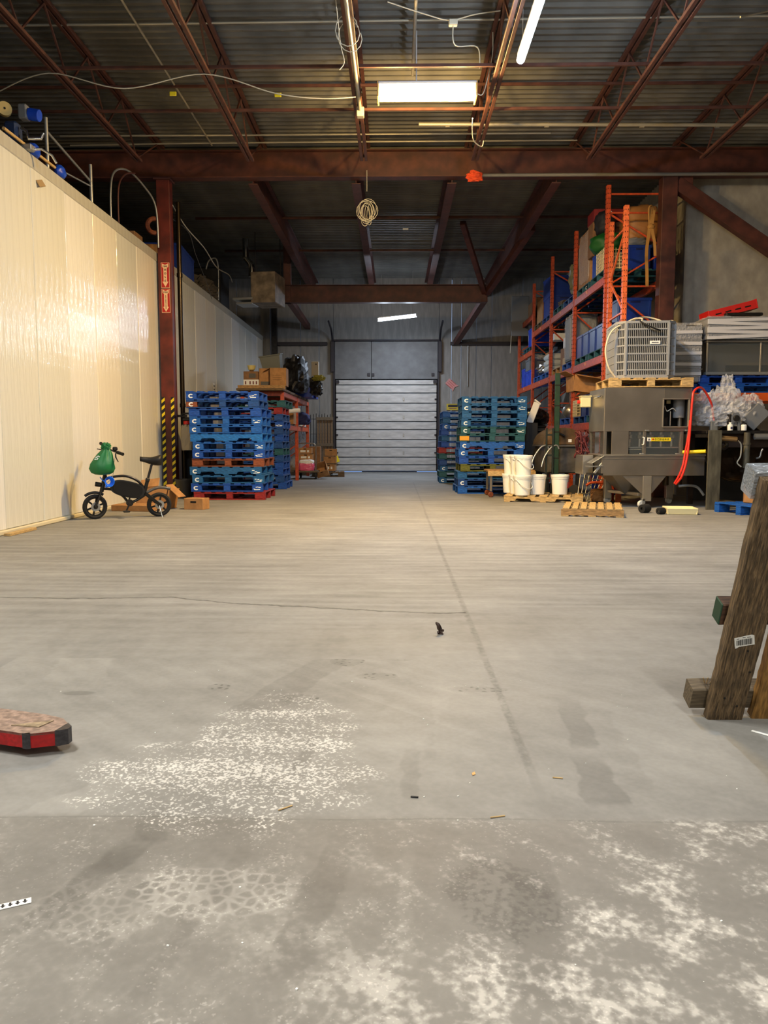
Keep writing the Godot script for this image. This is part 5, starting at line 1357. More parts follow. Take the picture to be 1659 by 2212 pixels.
func tray_pile(label: String, at: Vector3, w: float, dp: float, n: int, h: float, sd: int) -> void:
	var t := grp("tray_pile", label, "trays", at)
	for k in n:
		pt(t, "tray", bx(w * (0.96 + 0.03 * (k % 2)), h - 0.02, dp * 0.95, 0.012), M("tray_grey", Color(0.5, 0.5, 0.5), 0.4, 0.3), Vector3(0.01 * ((k * 3) % 4), h * (k + 0.5), 0))
		pt(t, "tray_lip", bx(w, 0.014, dp, 0.004), M("steel"), Vector3(0.01 * ((k * 3) % 4), h * (k + 1) - 0.008, 0))
	for k in 5:
		pt(t, "film_band", bx(w * 1.0, 0.05, 0.006, 0.002), M("film_bright", Color(0.9, 0.9, 0.92), 0.2, 0.3), Vector3(0.0, n * h * (0.15 + 0.18 * k), dp * 0.525), Vector3(0, 0, [9, -5, 4, -8, 6][k] * 0.09 * 12.0 / maxf(n, 4)))
	pt(t, "stretch_film", lump(Vector3(w * 1.02, n * h * 1.12, dp * 1.04), sd, 0.03, 4.0, 0.93, true, 40, 26), M("film"), Vector3(0, n * h * 0.5, 0))

func basket(label: String, s: Vector3, at: Vector3) -> void:
	var t := grp("lattice_crate", label, "crate", at)
	var m := M("crate_cream", Color(0.85, 0.80, 0.66), 0.5)
	pt(t, "base", bx(s.x, 0.01, s.z, 0.002), m, Vector3(0, 0.005, 0))
	for k in 7:
		var x := lerpf(-s.x / 2, s.x / 2, k / 6.0)
		for z in [-1.0, 1.0]:
			pt(t, "upright_bar", bx(0.014, s.y, 0.01, 0.002), m, Vector3(x, s.y / 2, z * s.z / 2))
		var zz := lerpf(-s.z / 2, s.z / 2, k / 6.0)
		for e in [-1.0, 1.0]:
			pt(t, "upright_bar", bx(0.01, s.y, 0.014, 0.002), m, Vector3(e * s.x / 2, s.y / 2, zz))
	for k in 6:
		var y := s.y * (k + 0.5) / 6.0
		for z in [-1.0, 1.0]:
			pt(t, "rail_bar", bx(s.x, 0.014, 0.012, 0.002), m, Vector3(0, y, z * s.z / 2))
			pt(t, "rail_bar", bx(0.012, 0.014, s.z, 0.002), m, Vector3(z * s.x / 2, y, 0))
	pt(t, "inner_goods", bx(s.x * 0.85, s.y * 0.8, s.z * 0.85, 0.02), M("goods", Color(0.6, 0.55, 0.45), 0.8), Vector3(0, s.y * 0.42, 0))

func rack_load() -> void:
	# upper level, bay by bay from the near end (beam tops at 3.92)
	var u := 3.915
	pallet(V(4.32, u, 14.6), 0, "block", M("pteal"), "Teal pallet on the tall rack's upper beam, nearest the camera", "", 1.2, 1.0)
	pallet(V(4.32, u, 15.72), 0, "block", M("pteal"), "Teal pallet with a white mark on the upper beam, under the big film-wrapped carton", "", 1.2, 1.0, 0)
	pt(get_child(-1), "painted_mark", xc_get("cmark", func(): return cmark(0.036)), M("white_paint"), Vector3(-0.602, 0.06, 0.3), Vector3(0, -90, 0), "white curved mark")
	u += 0.14
	bin("Blue bin at the near end of the upper rack level, seen through the end frame", Vector3(0.42, 0.42, 0.55), V(4.34, u, 14.4), 0, "bin_blue")
	bin("Blue bin in the upper rack's near right corner by the post", Vector3(0.26, 0.42, 0.55), V(4.74, u, 14.42), 0, "bin_blue")
	basket("Cream lattice crate at the upper rack's near left corner", Vector3(0.42, 0.38, 0.5), V(3.93, u, 14.42))
	bin("Narrow blue bin beside the cream lattice crate on the upper rack level", Vector3(0.5, 0.44, 0.4), V(4.0, u, 14.93), 0, "bin_bright")
	solo("green_bag", "Full green bag on top of the cream lattice crate", "bag", lump(Vector3(0.75, 0.42, 0.6), 71, 0.2, 1.5, 0.1), M("bag_green2", Color(0.05, 0.33, 0.12), 0.6), V(3.98, u + 0.57, 14.75))
	solo("grey_sack", "Pale grey sack lying on the blue bins behind the end frame", "sack", lump(Vector3(0.45, 0.2, 0.4), 72, 0.25, 2.0, 0.2), M("sack_grey", Color(0.5, 0.5, 0.5), 0.7), V(4.35, u + 0.5, 14.4))
	solo("tan_bundle", "Big tan paper bundle on the upper rack level behind the yellow strap", "bundle", lump(Vector3(0.66, 0.75, 0.6), 73, 0.12, 1.2, 0.45), M("tan_paper", Color(0.66, 0.45, 0.24), 0.55), V(4.5, u + 0.88, 14.72))
	solo("dark_sack", "Dark blue sack next to the tan paper bundle on the upper rack level", "sack", lump(Vector3(0.4, 0.5, 0.5), 74, 0.2, 2.0, 0.2), M("sack_dark", Color(0.1, 0.11, 0.15), 0.7), V(3.92, u + 0.98, 14.95))
	var sp := grp("load_strap", "Knotted tan load strap hanging from a cross brace of the end frame", "strap", V(4.45, 4.9, 13.9))
	var stp := M("strap_tan", Color(0.68, 0.5, 0.25), 0.7)
	pt(sp, "strap_tail", ribbon(smooth([Vector3(-0.02, 0.12, 0), Vector3(-0.03, -0.2, 0.02), Vector3(-0.07, -0.6, 0.03), Vector3(-0.05, -0.95, 0.02), Vector3(-0.04, -1.2, 0.02)]), 0.055), stp)
	pt(sp, "strap_tail", ribbon(smooth([Vector3(0.05, 0.1, 0), Vector3(0.01, -0.2, 0.03), Vector3(0.06, -0.45, 0.04), Vector3(0.08, -0.68, 0.03)]), 0.05), stp)
	pt(sp, "knot", lump(Vector3(0.13, 0.09, 0.09), 75, 0.3, 2.0), stp, Vector3(0, -0.18, 0.02))
	pt(sp, "loop", tube(smooth([Vector3(-0.03, -0.1, 0.0), Vector3(-0.05, 0.12, 0.03), Vector3(0, 0.18, 0.0), Vector3(0.05, 0.12, -0.05), Vector3(0.04, -0.1, 0)]), 0.016), stp)
	var gy := grp("bulk_carton", "Big brown bulk carton under film on the upper rack level", "box", V(4.3, u, 15.75))
	pt(gy, "body", bx(1.1, 1.05, 0.95, 0.01), M("carton"), Vector3(0, 0.53, 0))
	pt(gy, "film_wrap", lump(Vector3(1.16, 1.1, 1.0), 76, 0.03, 3.0, 0.92, true), M("film"), Vector3(0, 0.53, 0))
	carton("carton", "Brown carton standing beside the film-wrapped bulk carton on the upper level", Vector3(0.6, 0.62, 0.35), V(4.0, u + 0.42, 15.12), 0, "carton_dark")
	var rx := carton("carton", "Red printed carton on top of the brown carton, upper rack level", Vector3(0.6, 0.22, 0.5), V(4.02, u + 1.06, 15.2), 0, "carton_red_src", false, false, "", false)
	for c in rx.get_children(): c.material_override = M("carton_red", Color(0.5, 0.12, 0.12), 0.6)
	pt(rx, "white_oval", lathe([Vector2(0.001, 0), Vector2(0.07, 0), Vector2(0.07, 0.003), Vector2(0.001, 0.003)], 20), M("paper"), Vector3(-0.02, 0.12, 0.25), Vector3(90, 0, 0))
	u = 3.915
	pallet(V(4.32, u, 17.0), 0, "block", M("pblue3"), "Dark blue pallet on the upper beam of the second bay, nearer one", "", 1.2, 1.0)
	pallet(V(4.32, u, 18.1), 0, "block", M("pteal"), "Teal pallet on the upper beam of the second bay, farther one", "", 1.2, 1.0)
	solo("film_bundle", "Crumpled greenish film bundle hanging over the upper beam of the second bay", "film", lump(Vector3(0.5, 0.8, 0.5), 77, 0.3, 2.0, 0.2, true), M("film_green", Color(0.42, 0.43, 0.33), 0.5), V(3.95, u + 0.55, 16.85))
	for k in 4:
		solo("timber_board", "Pine board lying on the second bay's upper pallets, %s in the pile" % ORD[3 - k if k < 3 else 0] if k < 3 else "Pine board lying on the second bay's upper pallets, on top of the pile", "board", bx(1.1, 0.025, 0.35, 0.003), M("oldwood"), V(4.3, u + 0.155 + 0.03 * k, 17.95 + 0.03 * k), Vector3(0, 5 * k - 6, 0), "boards on the second bay")
	solo("blue_sack", "Slumped blue sack on the second bay's upper level", "sack", lump(Vector3(0.7, 0.35, 0.6), 78, 0.25, 2.0, 0.2), M("bundle_blue"), V(4.25, u + 0.42, 17.6))
	pallet(V(4.32, u, 19.45), 0, "block", M("pblue3"), "Blue pallet on the upper beam of the third bay under the tall blue bins", "", 1.2, 1.0)
	pallet(V(4.32, u, 20.6), 0, "block", M("greywood"), "Grey timber pallet on the upper beam of the third bay under a carton", "", 1.2, 1.0)
	u += 0.14
	for k in 2:
		bin("Blue bin in the pair stacked on the third bay's upper level, %s" % ["lower", "upper"][k], Vector3(0.7, 0.48, 0.85), V(4.08, u + 0.46 * k, 19.5), 3 * k, "bin_blue", "bins on the third bay's upper level")
	carton("carton", "Brown carton on the grey pallet of the third bay's upper level", Vector3(0.9, 0.6, 0.75), V(4.22, u, 20.6), 0, "carton")
	# fourth bay
	pallet(V(4.32, 3.47, 22.3), 0, "block", M("pteal"), "Teal pallet in the farthest bay on the middle beam", "", 1.2, 1.0)
	bin("Bright blue bin in the farthest bay on the middle beam", Vector3(0.6, 0.5, 0.5), V(4.05, 3.61, 21.95), 0, "bin_bright")
	carton("carton", "Small pale carton in the farthest bay high behind the post", Vector3(0.3, 0.28, 0.3), V(4.0, 4.42, 21.75), 0, "carton_dark")
	var pn := grp("sheet_panel", "Pale translucent sheet panel hung over the farthest rack post", "panel", V(3.62, 3.9, 22.9))
	pt(pn, "sheet", bx(0.5, 1.15, 0.03, 0.01), M("sheet_grey", Color(0.42, 0.43, 0.43), 0.5), Vector3(0, 0.72, 0))
	for x in [-0.25, 0.25]:
		rodl(pn, "hanging_cord", Vector3(x, 0.15, 0.02), Vector3(x * 1.1, -0.35, 0.02), 0.01, M("cable_white"), 6)
	carton("carton", "Long grey carton laid across the top of the farthest rack bay", Vector3(0.9, 0.5, 1.8), V(4.3, 4.42, 22.5), 0, "carton_dark")
	# lower level (beam tops at 2.54)
	var l := 2.54
	pallet(V(4.32, l, 14.68), 0, "block", M("pteal"), "Dark teal pallet on the lower beam, nearest bay, nearer one", "", 1.2, 1.0)
	pallet(V(4.32, l, 15.78), 0, "block", M("pteal"), "Dark teal pallet on the lower beam, nearest bay, farther one", "", 1.2, 1.0)
	for k in 4:
		bin("Blue bin in the row on the lower rack level, %s" % ["nearest", "second from the near end", "third from the near end", "farthest, by the second post"][k], Vector3(0.6, 0.46, 0.5), V(4.05, l + 0.14, 14.5 + 0.52 * k), 0, "bin_blue", "row of bins on the lower rack level")
	bin("Blue bin stacked above the row of bins, behind the perforated post", Vector3(0.6, 0.42, 0.9), V(4.3, l + 0.6, 14.6), 0, "bin_blue")
	solo("brown_sheet", "Brown crumpled packing behind the row of blue bins", "packing", lump(Vector3(0.5, 0.8, 1.4), 81, 0.15, 2.0, 0.6, true), M("packing", Color(0.3, 0.25, 0.2), 0.7), V(4.62, l + 0.45, 15.8))
	pallet(V(4.32, l, 17.0), 0, "block", M("pblue1"), "Blue pallet on the lower beam under the grey film-wrapped tower", "", 1.2, 1.0)
	pallet(V(4.32, l, 18.15), 0, "block", M("pine_b"), "Pine pallet on the lower beam of the second bay", "", 1.2, 1.0)
	var tw := grp("wrapped_tower", "Tall grey goods tower under shiny film on the lower rack level", "pack", V(4.0, l + 0.14, 16.95))
	pt(tw, "goods", bx(0.55, 0.95, 0.6, 0.03), M("tower_grey", Color(0.34, 0.35, 0.34), 0.6), Vector3(0, 0.48, 0))
	pt(tw, "film_wrap", lump(Vector3(0.62, 1.05, 0.68), 82, 0.05, 3.0, 0.85, true), M("film"), Vector3(0, 0.5, 0))
	solo("wood_block", "Light timber block beside the grey film-wrapped tower", "block", bx(0.2, 0.16, 0.35, 0.006), M("pine"), V(3.85, l + 0.22, 17.42))
	carton("carton", "Brown carton on the pine pallet of the second bay's lower level", Vector3(0.6, 0.42, 0.5), V(4.15, l + 0.14, 17.9), 12, "carton_dark")
	carton("carton", "White-topped carton high in the second bay's lower level", Vector3(0.6, 0.24, 0.6), V(4.25, l + 0.62, 18.2), 0, "carton_white_src", false, false, "", false)
	for c in get_child(-1).get_children(): c.material_override = M("paper")
	solo("broken_crate", "Brown broken crate side leaning in the second bay's lower level", "crate", bx(0.8, 0.48, 0.1, 0.01), M("oldwood"), V(4.3, l + 0.38, 18.45), Vector3(10, 0, 0))
	for k in 2:
		pallet(V(4.32, l, 19.45 + 1.12 * k), 0, "block", M("pblue0"), "Blue pallet on the lower beam of the third bay, %s" % ["under the white sacks", "under the metal parts"][k], "", 1.2, 1.0)
	for k in 3:
		solo("paper_sack", "White paper sack in the pile on the third bay's lower level, %s" % ["lowest", "middle", "top"][k], "sack", lump(Vector3(0.7, 0.17, 0.8), 85 + k, 0.1, 2.0, 0.6), M("sack_white", Color(0.75, 0.77, 0.76), 0.7), V(4.05, l + 0.22 + 0.145 * k, 19.4), Vector3.ZERO, "white sacks on the third bay")
	solo("black_bag", "Large black rubbish bag behind the white sacks", "bag", lump(Vector3(0.9, 0.75, 1.0), 89, 0.15, 1.5, 0.1, true), M("black_gloss"), V(4.35, l + 0.65, 19.7))
	solo("white_carton", "White carton perched above the black rubbish bag", "box", bx(0.3, 0.16, 0.4, 0.006), M("paper"), V(3.95, l + 0.95, 19.0))
	solo("metal_parts", "Pile of dull metal machine parts on the third bay's lower pallet", "scrap", lump(Vector3(0.6, 0.4, 0.7), 90, 0.45, 3.0, 0.3, true), M("steel"), V(4.05, l + 0.3, 20.5))
	carton("carton", "Small brown carton with a white lid behind the metal parts", Vector3(0.4, 0.36, 0.4), V(4.2, l + 0.42, 20.75), 0, "carton")
	for k in 2:
		bin("Bright blue bin in the farthest bay's lower level, %s" % ["nearer", "farther, under the grey tub"][k], Vector3(0.6, 0.42, 0.55), V(4.02, l, 21.58 + 0.6 * k), 0, "bin_bright", "bins in the farthest bay")
	bin("Bright blue bin standing by the farthest rack post, lower level", Vector3(0.5, 0.55, 0.5), V(3.98, l, 22.9), 0, "bin_bright")
	var tt := bin("Grey tub with white rags on top of the farthest bay's bins", Vector3(0.6, 0.32, 0.7), V(4.02, l + 0.425, 22.1), 0, "grey_plastic")
	pt(tt, "white_rags", lump(Vector3(0.5, 0.2, 0.7), 92, 0.4, 2.0, 0.0, true), M("paper"), Vector3(0, 0.35, 0))
	bin("Red-brown crate at the foot of the farthest rack post, on the lower beam", Vector3(0.4, 0.2, 0.3), V(3.95, l, 23.35), 0, "prust")
	# lowest level (beam tops at 1.35) and the floor of the rack
	for k in 2:
		pallet(V(4.32, 1.35, 14.68 + 1.1 * k), 0, "block", M(["pteal", "pblue3"][k]), "%s pallet on the lowest beam behind the drum mixer" % ["Green-blue", "Dark blue"][k], "", 1.2, 1.0)
	pallet(V(4.32, 1.35, 17.1), 0, "block", M("pblue1"), "Blue pallet on the lowest beam of the second bay behind the white sheet", "", 1.2, 1.0)
	for k in 3:
		bin("Blue bin on the lowest rack level behind the open carton, %s" % ["nearest", "middle", "farthest"][k], Vector3(0.6, 0.42, 0.5), V(4.05, 1.49, 14.5 + 0.53 * k), 0, "bin_blue", "bins on the lowest rack level")
	basket("Cream lattice crate on the lowest rack level left of the blue bins", Vector3(0.4, 0.34, 0.36), V(3.92, 1.49, 16.15))
	carton("carton", "Tall brown carton in the second bay's lowest level", Vector3(0.6, 0.75, 0.6), V(4.2, 1.49, 17.2), 0, "carton_dark")
	solo("round_pot", "Shiny dented metal pot on the lowest rack level", "pot", lump(Vector3(0.34, 0.34, 0.34), 95, 0.06, 2.0), M("steel"), V(3.82, 1.64, 17.05))
	bin("Blue bin on the tall rack's floor level seen under the filling machine", Vector3(0.8, 0.7, 0.8), V(4.2, 0.0, 14.6), 0, "bin_blue")

func ribbon(p: Array, w: float) -> Mesh:
	var st := newst()
	for i in p.size() - 1:
		var a: Vector3 = p[i]
		var b: Vector3 = p[i + 1]
		var x := Vector3(w / 2, 0, 0)
		var z := Vector3(0, 0, 0.003)
		quad(st, a - x + z, a + x + z, b + x + z, b - x + z, Vector3(0, 0, 1))
		quad(st, a - x - z, a + x - z, b + x - z, b - x - z, Vector3(0, 0, -1))
		quad(st, a - x - z, a - x + z, b - x + z, b - x - z, Vector3(-1, 0, 0))
		quad(st, a + x - z, a + x + z, b + x + z, b + x - z, Vector3(1, 0, 0))
	return st.commit()

# ---------------------------------------------------------------- machines on the right
func machines() -> void:
	var s := M("steel")
	var sb := M("steel_brown")
	var dk := M("steel_dark")
	var t := grp("filling_machine", "Stainless filling machine with hopper, sight panes and a yellow sticker, under a pine pallet", "machine", V(3.75, 0, 11.55))
	# upper housing with the open window on the right; local z forward
	pt(t, "housing_front", bx(0.875, 0.64, 0.02, 0.004), sb, Vector3(-0.215, 1.46, 0))
	pt(t, "housing_front", bx(0.4, 0.17, 0.02, 0.004), sb, Vector3(0.42, 1.695, 0))
	pt(t, "housing_front", bx(0.4, 0.07, 0.02, 0.004), sb, Vector3(0.42, 1.175, 0))
	pt(t, "housing_front", bx(0.05, 0.4, 0.02, 0.004), sb, Vector3(0.6, 1.41, 0))
	pt(t, "housing_side", bx(0.02, 0.64, 0.9, 0.004), s, Vector3(-0.645, 1.46, -0.45))
	pt(t, "housing_side", bx(0.02, 0.64, 0.9, 0.004), s, Vector3(0.625, 1.46, -0.45))
	pt(t, "housing_top", bx(1.27, 0.02, 0.9, 0.004), sb, Vector3(-0.01, 1.775, -0.45))
	pt(t, "housing_floor", bx(1.27, 0.02, 0.9, 0.004), sb, Vector3(-0.01, 1.145, -0.45))
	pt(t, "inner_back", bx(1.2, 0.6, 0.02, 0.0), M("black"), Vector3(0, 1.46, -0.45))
	pt(t, "window_frame", rim_mesh(Vector3(0.4, 0.03, 0.43)), s, Vector3(0.4, 1.41, 0.01), Vector3(90, 0, 0))
	pt(t, "motor", cyl(0.085, 0.3, 20), M("grey_plastic"), Vector3(0.5, 1.49, -0.16))
	pt(t, "motor_shaft", cyl(0.03, 0.2, 12), sb, Vector3(0.52, 1.28, -0.16))
	pt(t, "pump_column", cyl(0.05, 0.14, 14), dk, Vector3(0.28, 1.28, -0.12))
	pt(t, "pump_rod", cyl(0.012, 0.22, 10), M("chrome"), Vector3(0.35, 1.33, -0.08))
	pt(t, "rating_plate", bx(0.06, 0.05, 0.006, 0.001), M("tag_cream", Color(0.82, 0.78, 0.6), 0.6), Vector3(0.36, 1.58, -0.2))
	pt(t, "inner_wire", tube(smooth([Vector3(0.27, 1.52, -0.1), Vector3(0.3, 1.44, -0.08), Vector3(0.38, 1.48, -0.08), Vector3(0.44, 1.44, -0.1)]), 0.008, 6), M("cable_white"))
	pt(t, "side_handle", tube([Vector3(-0.66, 1.66, -0.45), Vector3(-0.69, 1.655, -0.43), Vector3(-0.69, 1.66, -0.12), Vector3(-0.66, 1.66, -0.1)], 0.012), M("chrome"))
	# middle: posts, panel, panes
	pt(t, "mid_panel", bx(0.255, 0.35, 0.02, 0.004), sb, Vector3(-0.41, 0.97, 0.0))
	for x in [-0.63, -0.045, 0.505, 0.6]:
		pt(t, "mid_post", bx(0.045, 0.36, 0.05, 0.004), sb, Vector3(x, 0.965, -0.02))
	for x in [-0.63, 0.6]:
		pt(t, "mid_post", bx(0.045, 0.36, 0.05, 0.004), sb, Vector3(x, 0.965, -0.86))
	pt(t, "sight_pane", bx(0.2, 0.34, 0.008, 0.001), M("clear_pane"), Vector3(-0.17, 0.965, 0.0))
	pt(t, "sight_pane", bx(0.5, 0.34, 0.008, 0.001), M("clear_pane"), Vector3(0.23, 0.965, 0.0))
	pt(t, "sight_pane", bx(0.008, 0.34, 0.8, 0.001), M("clear_pane"), Vector3(-0.64, 0.965, -0.44))
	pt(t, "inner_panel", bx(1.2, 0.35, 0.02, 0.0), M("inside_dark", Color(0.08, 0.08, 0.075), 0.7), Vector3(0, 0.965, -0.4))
	for k in 5:
		pt(t, "fill_nozzle", cyl(0.022, 0.22, 12), s, Vector3(-0.2 + 0.16 * k, 1.02, -0.25))
		pt(t, "nozzle_block", bx(0.07, 0.06, 0.08, 0.008), sb, Vector3(-0.2 + 0.16 * k, 1.06, -0.25))
	pt(t, "guide_rail", bx(1.0, 0.02, 0.03, 0.004), s, Vector3(0.1, 0.9, -0.12))
	pt(t, "guide_rail", bx(0.2, 0.012, 0.02, 0.004), s, Vector3(-0.17, 0.87, -0.06))
	pt(t, "door_handle", tube([Vector3(-0.075, 1.05, 0.005), Vector3(-0.06, 1.05, 0.03), Vector3(-0.065, 0.95, 0.03), Vector3(-0.08, 0.94, 0.005)], 0.009), M("paper"))
	var stk := pt(t, "sticker", bx(0.35, 0.055, 0.004, 0.001), M("yellow"), Vector3(0.165, 1.02, 0.008), Vector3.ZERO, "yellow warning sticker with characters")
	pt(stk, "symbol_field", bx(0.055, 0.053, 0.004, 0.001), M("paper"), Vector3(-0.147, 0, 0.001))
	pt(stk, "triangle", extrude(PackedVector2Array([Vector2(-0.02, -0.016), Vector2(0.02, -0.016), Vector2(0, 0.018)]), 0.004), M("print_grey"), Vector3(-0.147, 0, 0.002))
	pt(stk, "red_dot", cyl(0.015, 0.004, 16), M("sign_red"), Vector3(-0.088, 0, 0.001), Vector3(90, 0, 0))
	var cx := -0.052
	for g in glyphs():
		var st := newst()
		for b in g: add_box(st, Vector3(b[2], b[3], 0.003), 0.0, Transform3D(Basis(), Vector3(b[0], b[1], 0)))
		pt(stk, "character", st.commit(), M("ink"), Vector3(cx, 0, 0.0025))
		cx += 0.0365
	# tray body
	pt(t, "tray_body", bx(1.53, 0.30, 0.94, 0.008), sb, Vector3(0.08, 0.63, -0.43))
	pt(t, "tray_rim", bx(1.55, 0.025, 0.96, 0.006), s, Vector3(0.08, 0.785, -0.43))
	pt(t, "tray_fold", bx(1.53, 0.006, 0.006, 0.001), s, Vector3(0.08, 0.735, 0.042))
	for k in 4:
		pt(t, "clamp", bx(0.06, 0.02, 0.04, 0.005), M("galv"), Vector3([-0.09, -0.02, 0.44, 0.57][k], [0.805, 1.15, 0.805, 1.15][k], 0.02))
	# hopper gussets, legs, castor
	pt(t, "hopper_gusset", extrude(PackedVector2Array([Vector2(-0.3, 0.475), Vector2(0.0, 0.475), Vector2(0.0, 0.2)]), 0.015), sb, Vector3(-0.065, 0, 0.02))
	pt(t, "hopper_gusset", extrude(PackedVector2Array([Vector2(0.0, 0.2), Vector2(0.0, 0.475), Vector2(0.22, 0.475)]), 0.015), sb, Vector3(0.06, 0, 0.02))
	pt(t, "leg", bx(0.13, 0.38, 0.1, 0.006), s, Vector3(0.0, 0.29, 0.0))
	pt(t, "leg", bx(0.11, 0.4, 0.1, 0.006), s, Vector3(-0.36, 0.28, -0.8))
	pt(t, "leg", bx(0.11, 0.4, 0.1, 0.006), s, Vector3(0.62, 0.28, -0.8))
	pt(t, "leg_tie", bx(0.1, 0.05, 0.8, 0.006), s, Vector3(-0.2, 0.2, -0.42), Vector3(0, 20, 0))
	pt(t, "hopper", lathe4(0.12, 0.4, 0.3), sb, Vector3(-0.1, 0.18, -0.43))
	for q in [[-0.075, 0.02], [-0.36, -0.8], [0.62, -0.8]]:
		pt(t, "castor", cyl(0.055, 0.045, 18), M("castor_grey", Color(0.85, 0.85, 0.83), 0.4), Vector3(q[0], 0.055, q[1]), Vector3(90, 20, 0))
		pt(t, "castor_fork", bx(0.05, 0.08, 0.06, 0.006), M("galv"), Vector3(q[0] + 0.03, 0.1, q[1]))
	for k in 2:
		pt(t, "drain_cup", cyl(0.045, 0.14, 14), M("brass_dark"), Vector3(0.32 + 0.2 * k, 0.4, -0.1))
	pt(t, "drain_pipe", tube(smooth([Vector3(0.5, 0.32, -0.05), Vector3(0.65, 0.33, -0.05), Vector3(0.8, 0.3, -0.1), Vector3(0.9, 0.18, -0.1)]), 0.02), M("galv"))
	# infeed chute on the left
	pt(t, "chute_cheek", bx(0.16, 0.3, 0.5, 0.006), s, Vector3(-0.79, 0.63, -0.6))
	pt(t, "chute_plate", bx(0.22, 0.012, 0.3, 0.003), M("galv"), Vector3(-0.74, 0.72, -0.1), Vector3(0, 0, 32))
	pt(t, "chute_plate", bx(0.2, 0.012, 0.3, 0.003), M("galv"), Vector3(-0.76, 0.62, -0.1), Vector3(0, 0, 4))
	pt(t, "chute_link", bx(0.04, 0.22, 0.03, 0.006), M("galv"), Vector3(-0.72, 0.6, 0.02), Vector3(0, 0, -38))
	pt(t, "chute_frame", bx(0.18, 0.03, 0.3, 0.004), dk, Vector3(-0.75, 0.5, -0.1))
	var cb := grp("control_box", "Cream control box with a red button on the left side of the filling machine", "box", V(2.99, 1.52, 12.3))
	pt(cb, "case", bx(0.16, 0.17, 0.12, 0.01), M("tag_cream"), Vector3(0, 0.09, 0))
	pt(cb, "lid", bx(0.18, 0.02, 0.14, 0.006), M("tag_cream"), Vector3(0, 0.175, 0))
	pt(cb, "red_button", cyl(0.028, 0.04, 14), M("red_hose"), Vector3(-0.1, 0.09, 0), Vector3(0, 0, 90))
	var h := grp("air_hose", "Bright red air hose looping over and down the front of the filling machine", "hose", V(4.2, 0.4, 11.4))
	pt(h, "hose", tube(smooth([V(4.14, 0.36, 11.42), V(4.2, 0.48, 11.35), V(4.26, 0.7, 11.35), V(4.3, 1.0, 11.38), V(4.32, 1.3, 11.4), V(4.34, 1.58, 11.42), V(4.37, 1.72, 11.45), V(4.47, 1.78, 11.5), V(4.58, 1.74, 11.6), V(4.7, 1.58, 11.65), V(4.76, 1.4, 11.7), V(4.78, 1.28, 11.7)], 8), 0.016, 10), M("red_hose"), -h.position)
	pt(h, "hose", tube(smooth([V(4.12, 0.37, 11.42), V(4.17, 0.5, 11.37), V(4.22, 0.66, 11.37), V(4.26, 0.86, 11.4), V(4.3, 1.1, 11.41), V(4.32, 1.3, 11.43)], 8), 0.014, 10), M("red_hose"), -h.position)
	pt(h, "fitting", bx(0.11, 0.16, 0.06, 0.01), M("galv"), V(4.78, 1.22, 11.7) - h.position)
	solo("yellow_lever", "Thick yellow lever bar sticking out at the right of the filling machine", "lever", tube([V(4.26, 0.83, 11.5), V(4.52, 0.845, 11.3)], 0.028, 14), M("yellow"))
	# pallet and condenser on top
	pallet(V(3.8, 1.787, 12.03), -3, "block", M("pine"), "Pine pallet on top of the filling machine, carrying the air conditioner", "", 1.22, 1.0)
	condenser()
	# upright plate and the open-framed mixer
	var pl := grp("upright_plate", "Weathered grey-green upright plate right of the filling machine", "plate", V(4.6, 0, 11.2))
	pt(pl, "plate", bx(0.19, 1.15, 0.03, 0.004), M("plate_grey", Color(0.42, 0.40, 0.33), 0.6, 0.2, "grime", Vector3(3, 0.8, 3)), Vector3(0, 0.577, 0))
	pt(pl, "edge_flange", bx(0.03, 1.13, 0.14, 0.004), M("rust_dark", Color(0.2, 0.14, 0.1), 0.8), Vector3(0.09, 0.57, -0.09))
	var m := grp("mixer", "Open dark mixer frame with a brown bowl and brass rollers at the right", "machine", V(5.1, 0, 11.9))
	pt(m, "top_plate", bx(1.15, 0.05, 0.9, 0.006), dk, Vector3(0.05, 1.125, 0))
	pt(m, "upper_beam", bx(1.0, 0.2, 0.08, 0.006), M("rust_dark"), Vector3(0.1, 1.0, 0.3))
	pt(m, "frame_post", bx(0.06, 1.1, 0.08, 0.006), M("rust_dark"), Vector3(-0.42, 0.55, 0.38))
	pt(m, "frame_post", bx(0.08, 1.1, 0.08, 0.006), M("rust_dark"), Vector3(-0.42, 0.55, -0.38))
	pt(m, "frame_post", bx(0.08, 1.1, 0.08, 0.006), M("rust_dark"), Vector3(0.6, 0.55, -0.38))
	pt(m, "back_sheet", bx(1.1, 1.0, 0.03, 0.004), M("black"), Vector3(0.1, 0.55, -0.43))
	pt(m, "bowl", bowl(0.47), M("bowl_brown", Color(0.28, 0.2, 0.12), 0.5, 0.4, "grime", Vector3.ONE), Vector3(0.12, 0.82, 0.05), Vector3(70, 0, 20))
	pt(m, "bowl_rim", lathe_ring(0.455, 0.014), M("brass_dark"), Vector3(0.12, 0.82, 0.06), Vector3(70, 0, 20))
	pt(m, "support_pipe", tube([Vector3(0.06, 1.12, 0.48), Vector3(0.06, 0.6, 0.48)], 0.045, 16), M("plate_grey"))
	pt(m, "pipe_collar", tube([Vector3(0.06, 0.94, 0.48), Vector3(0.06, 0.97, 0.48)], 0.055, 16), M("plate_grey"))
	pt(m, "side_pipe", tube([Vector3(0.18, 1.06, 0.45), Vector3(0.6, 1.06, 0.45)], 0.045, 16), M("galv"))
	for q in [[1.04, 0.0], [0.11, 0.03]]:
		pt(m, "brass_roller", tube([Vector3(-0.38, q[0], 0.55), Vector3(-0.14, q[0] - 0.02, 0.6)], 0.036, 16), M("brass_bright", Color(0.72, 0.58, 0.38), 0.3, 0.8))
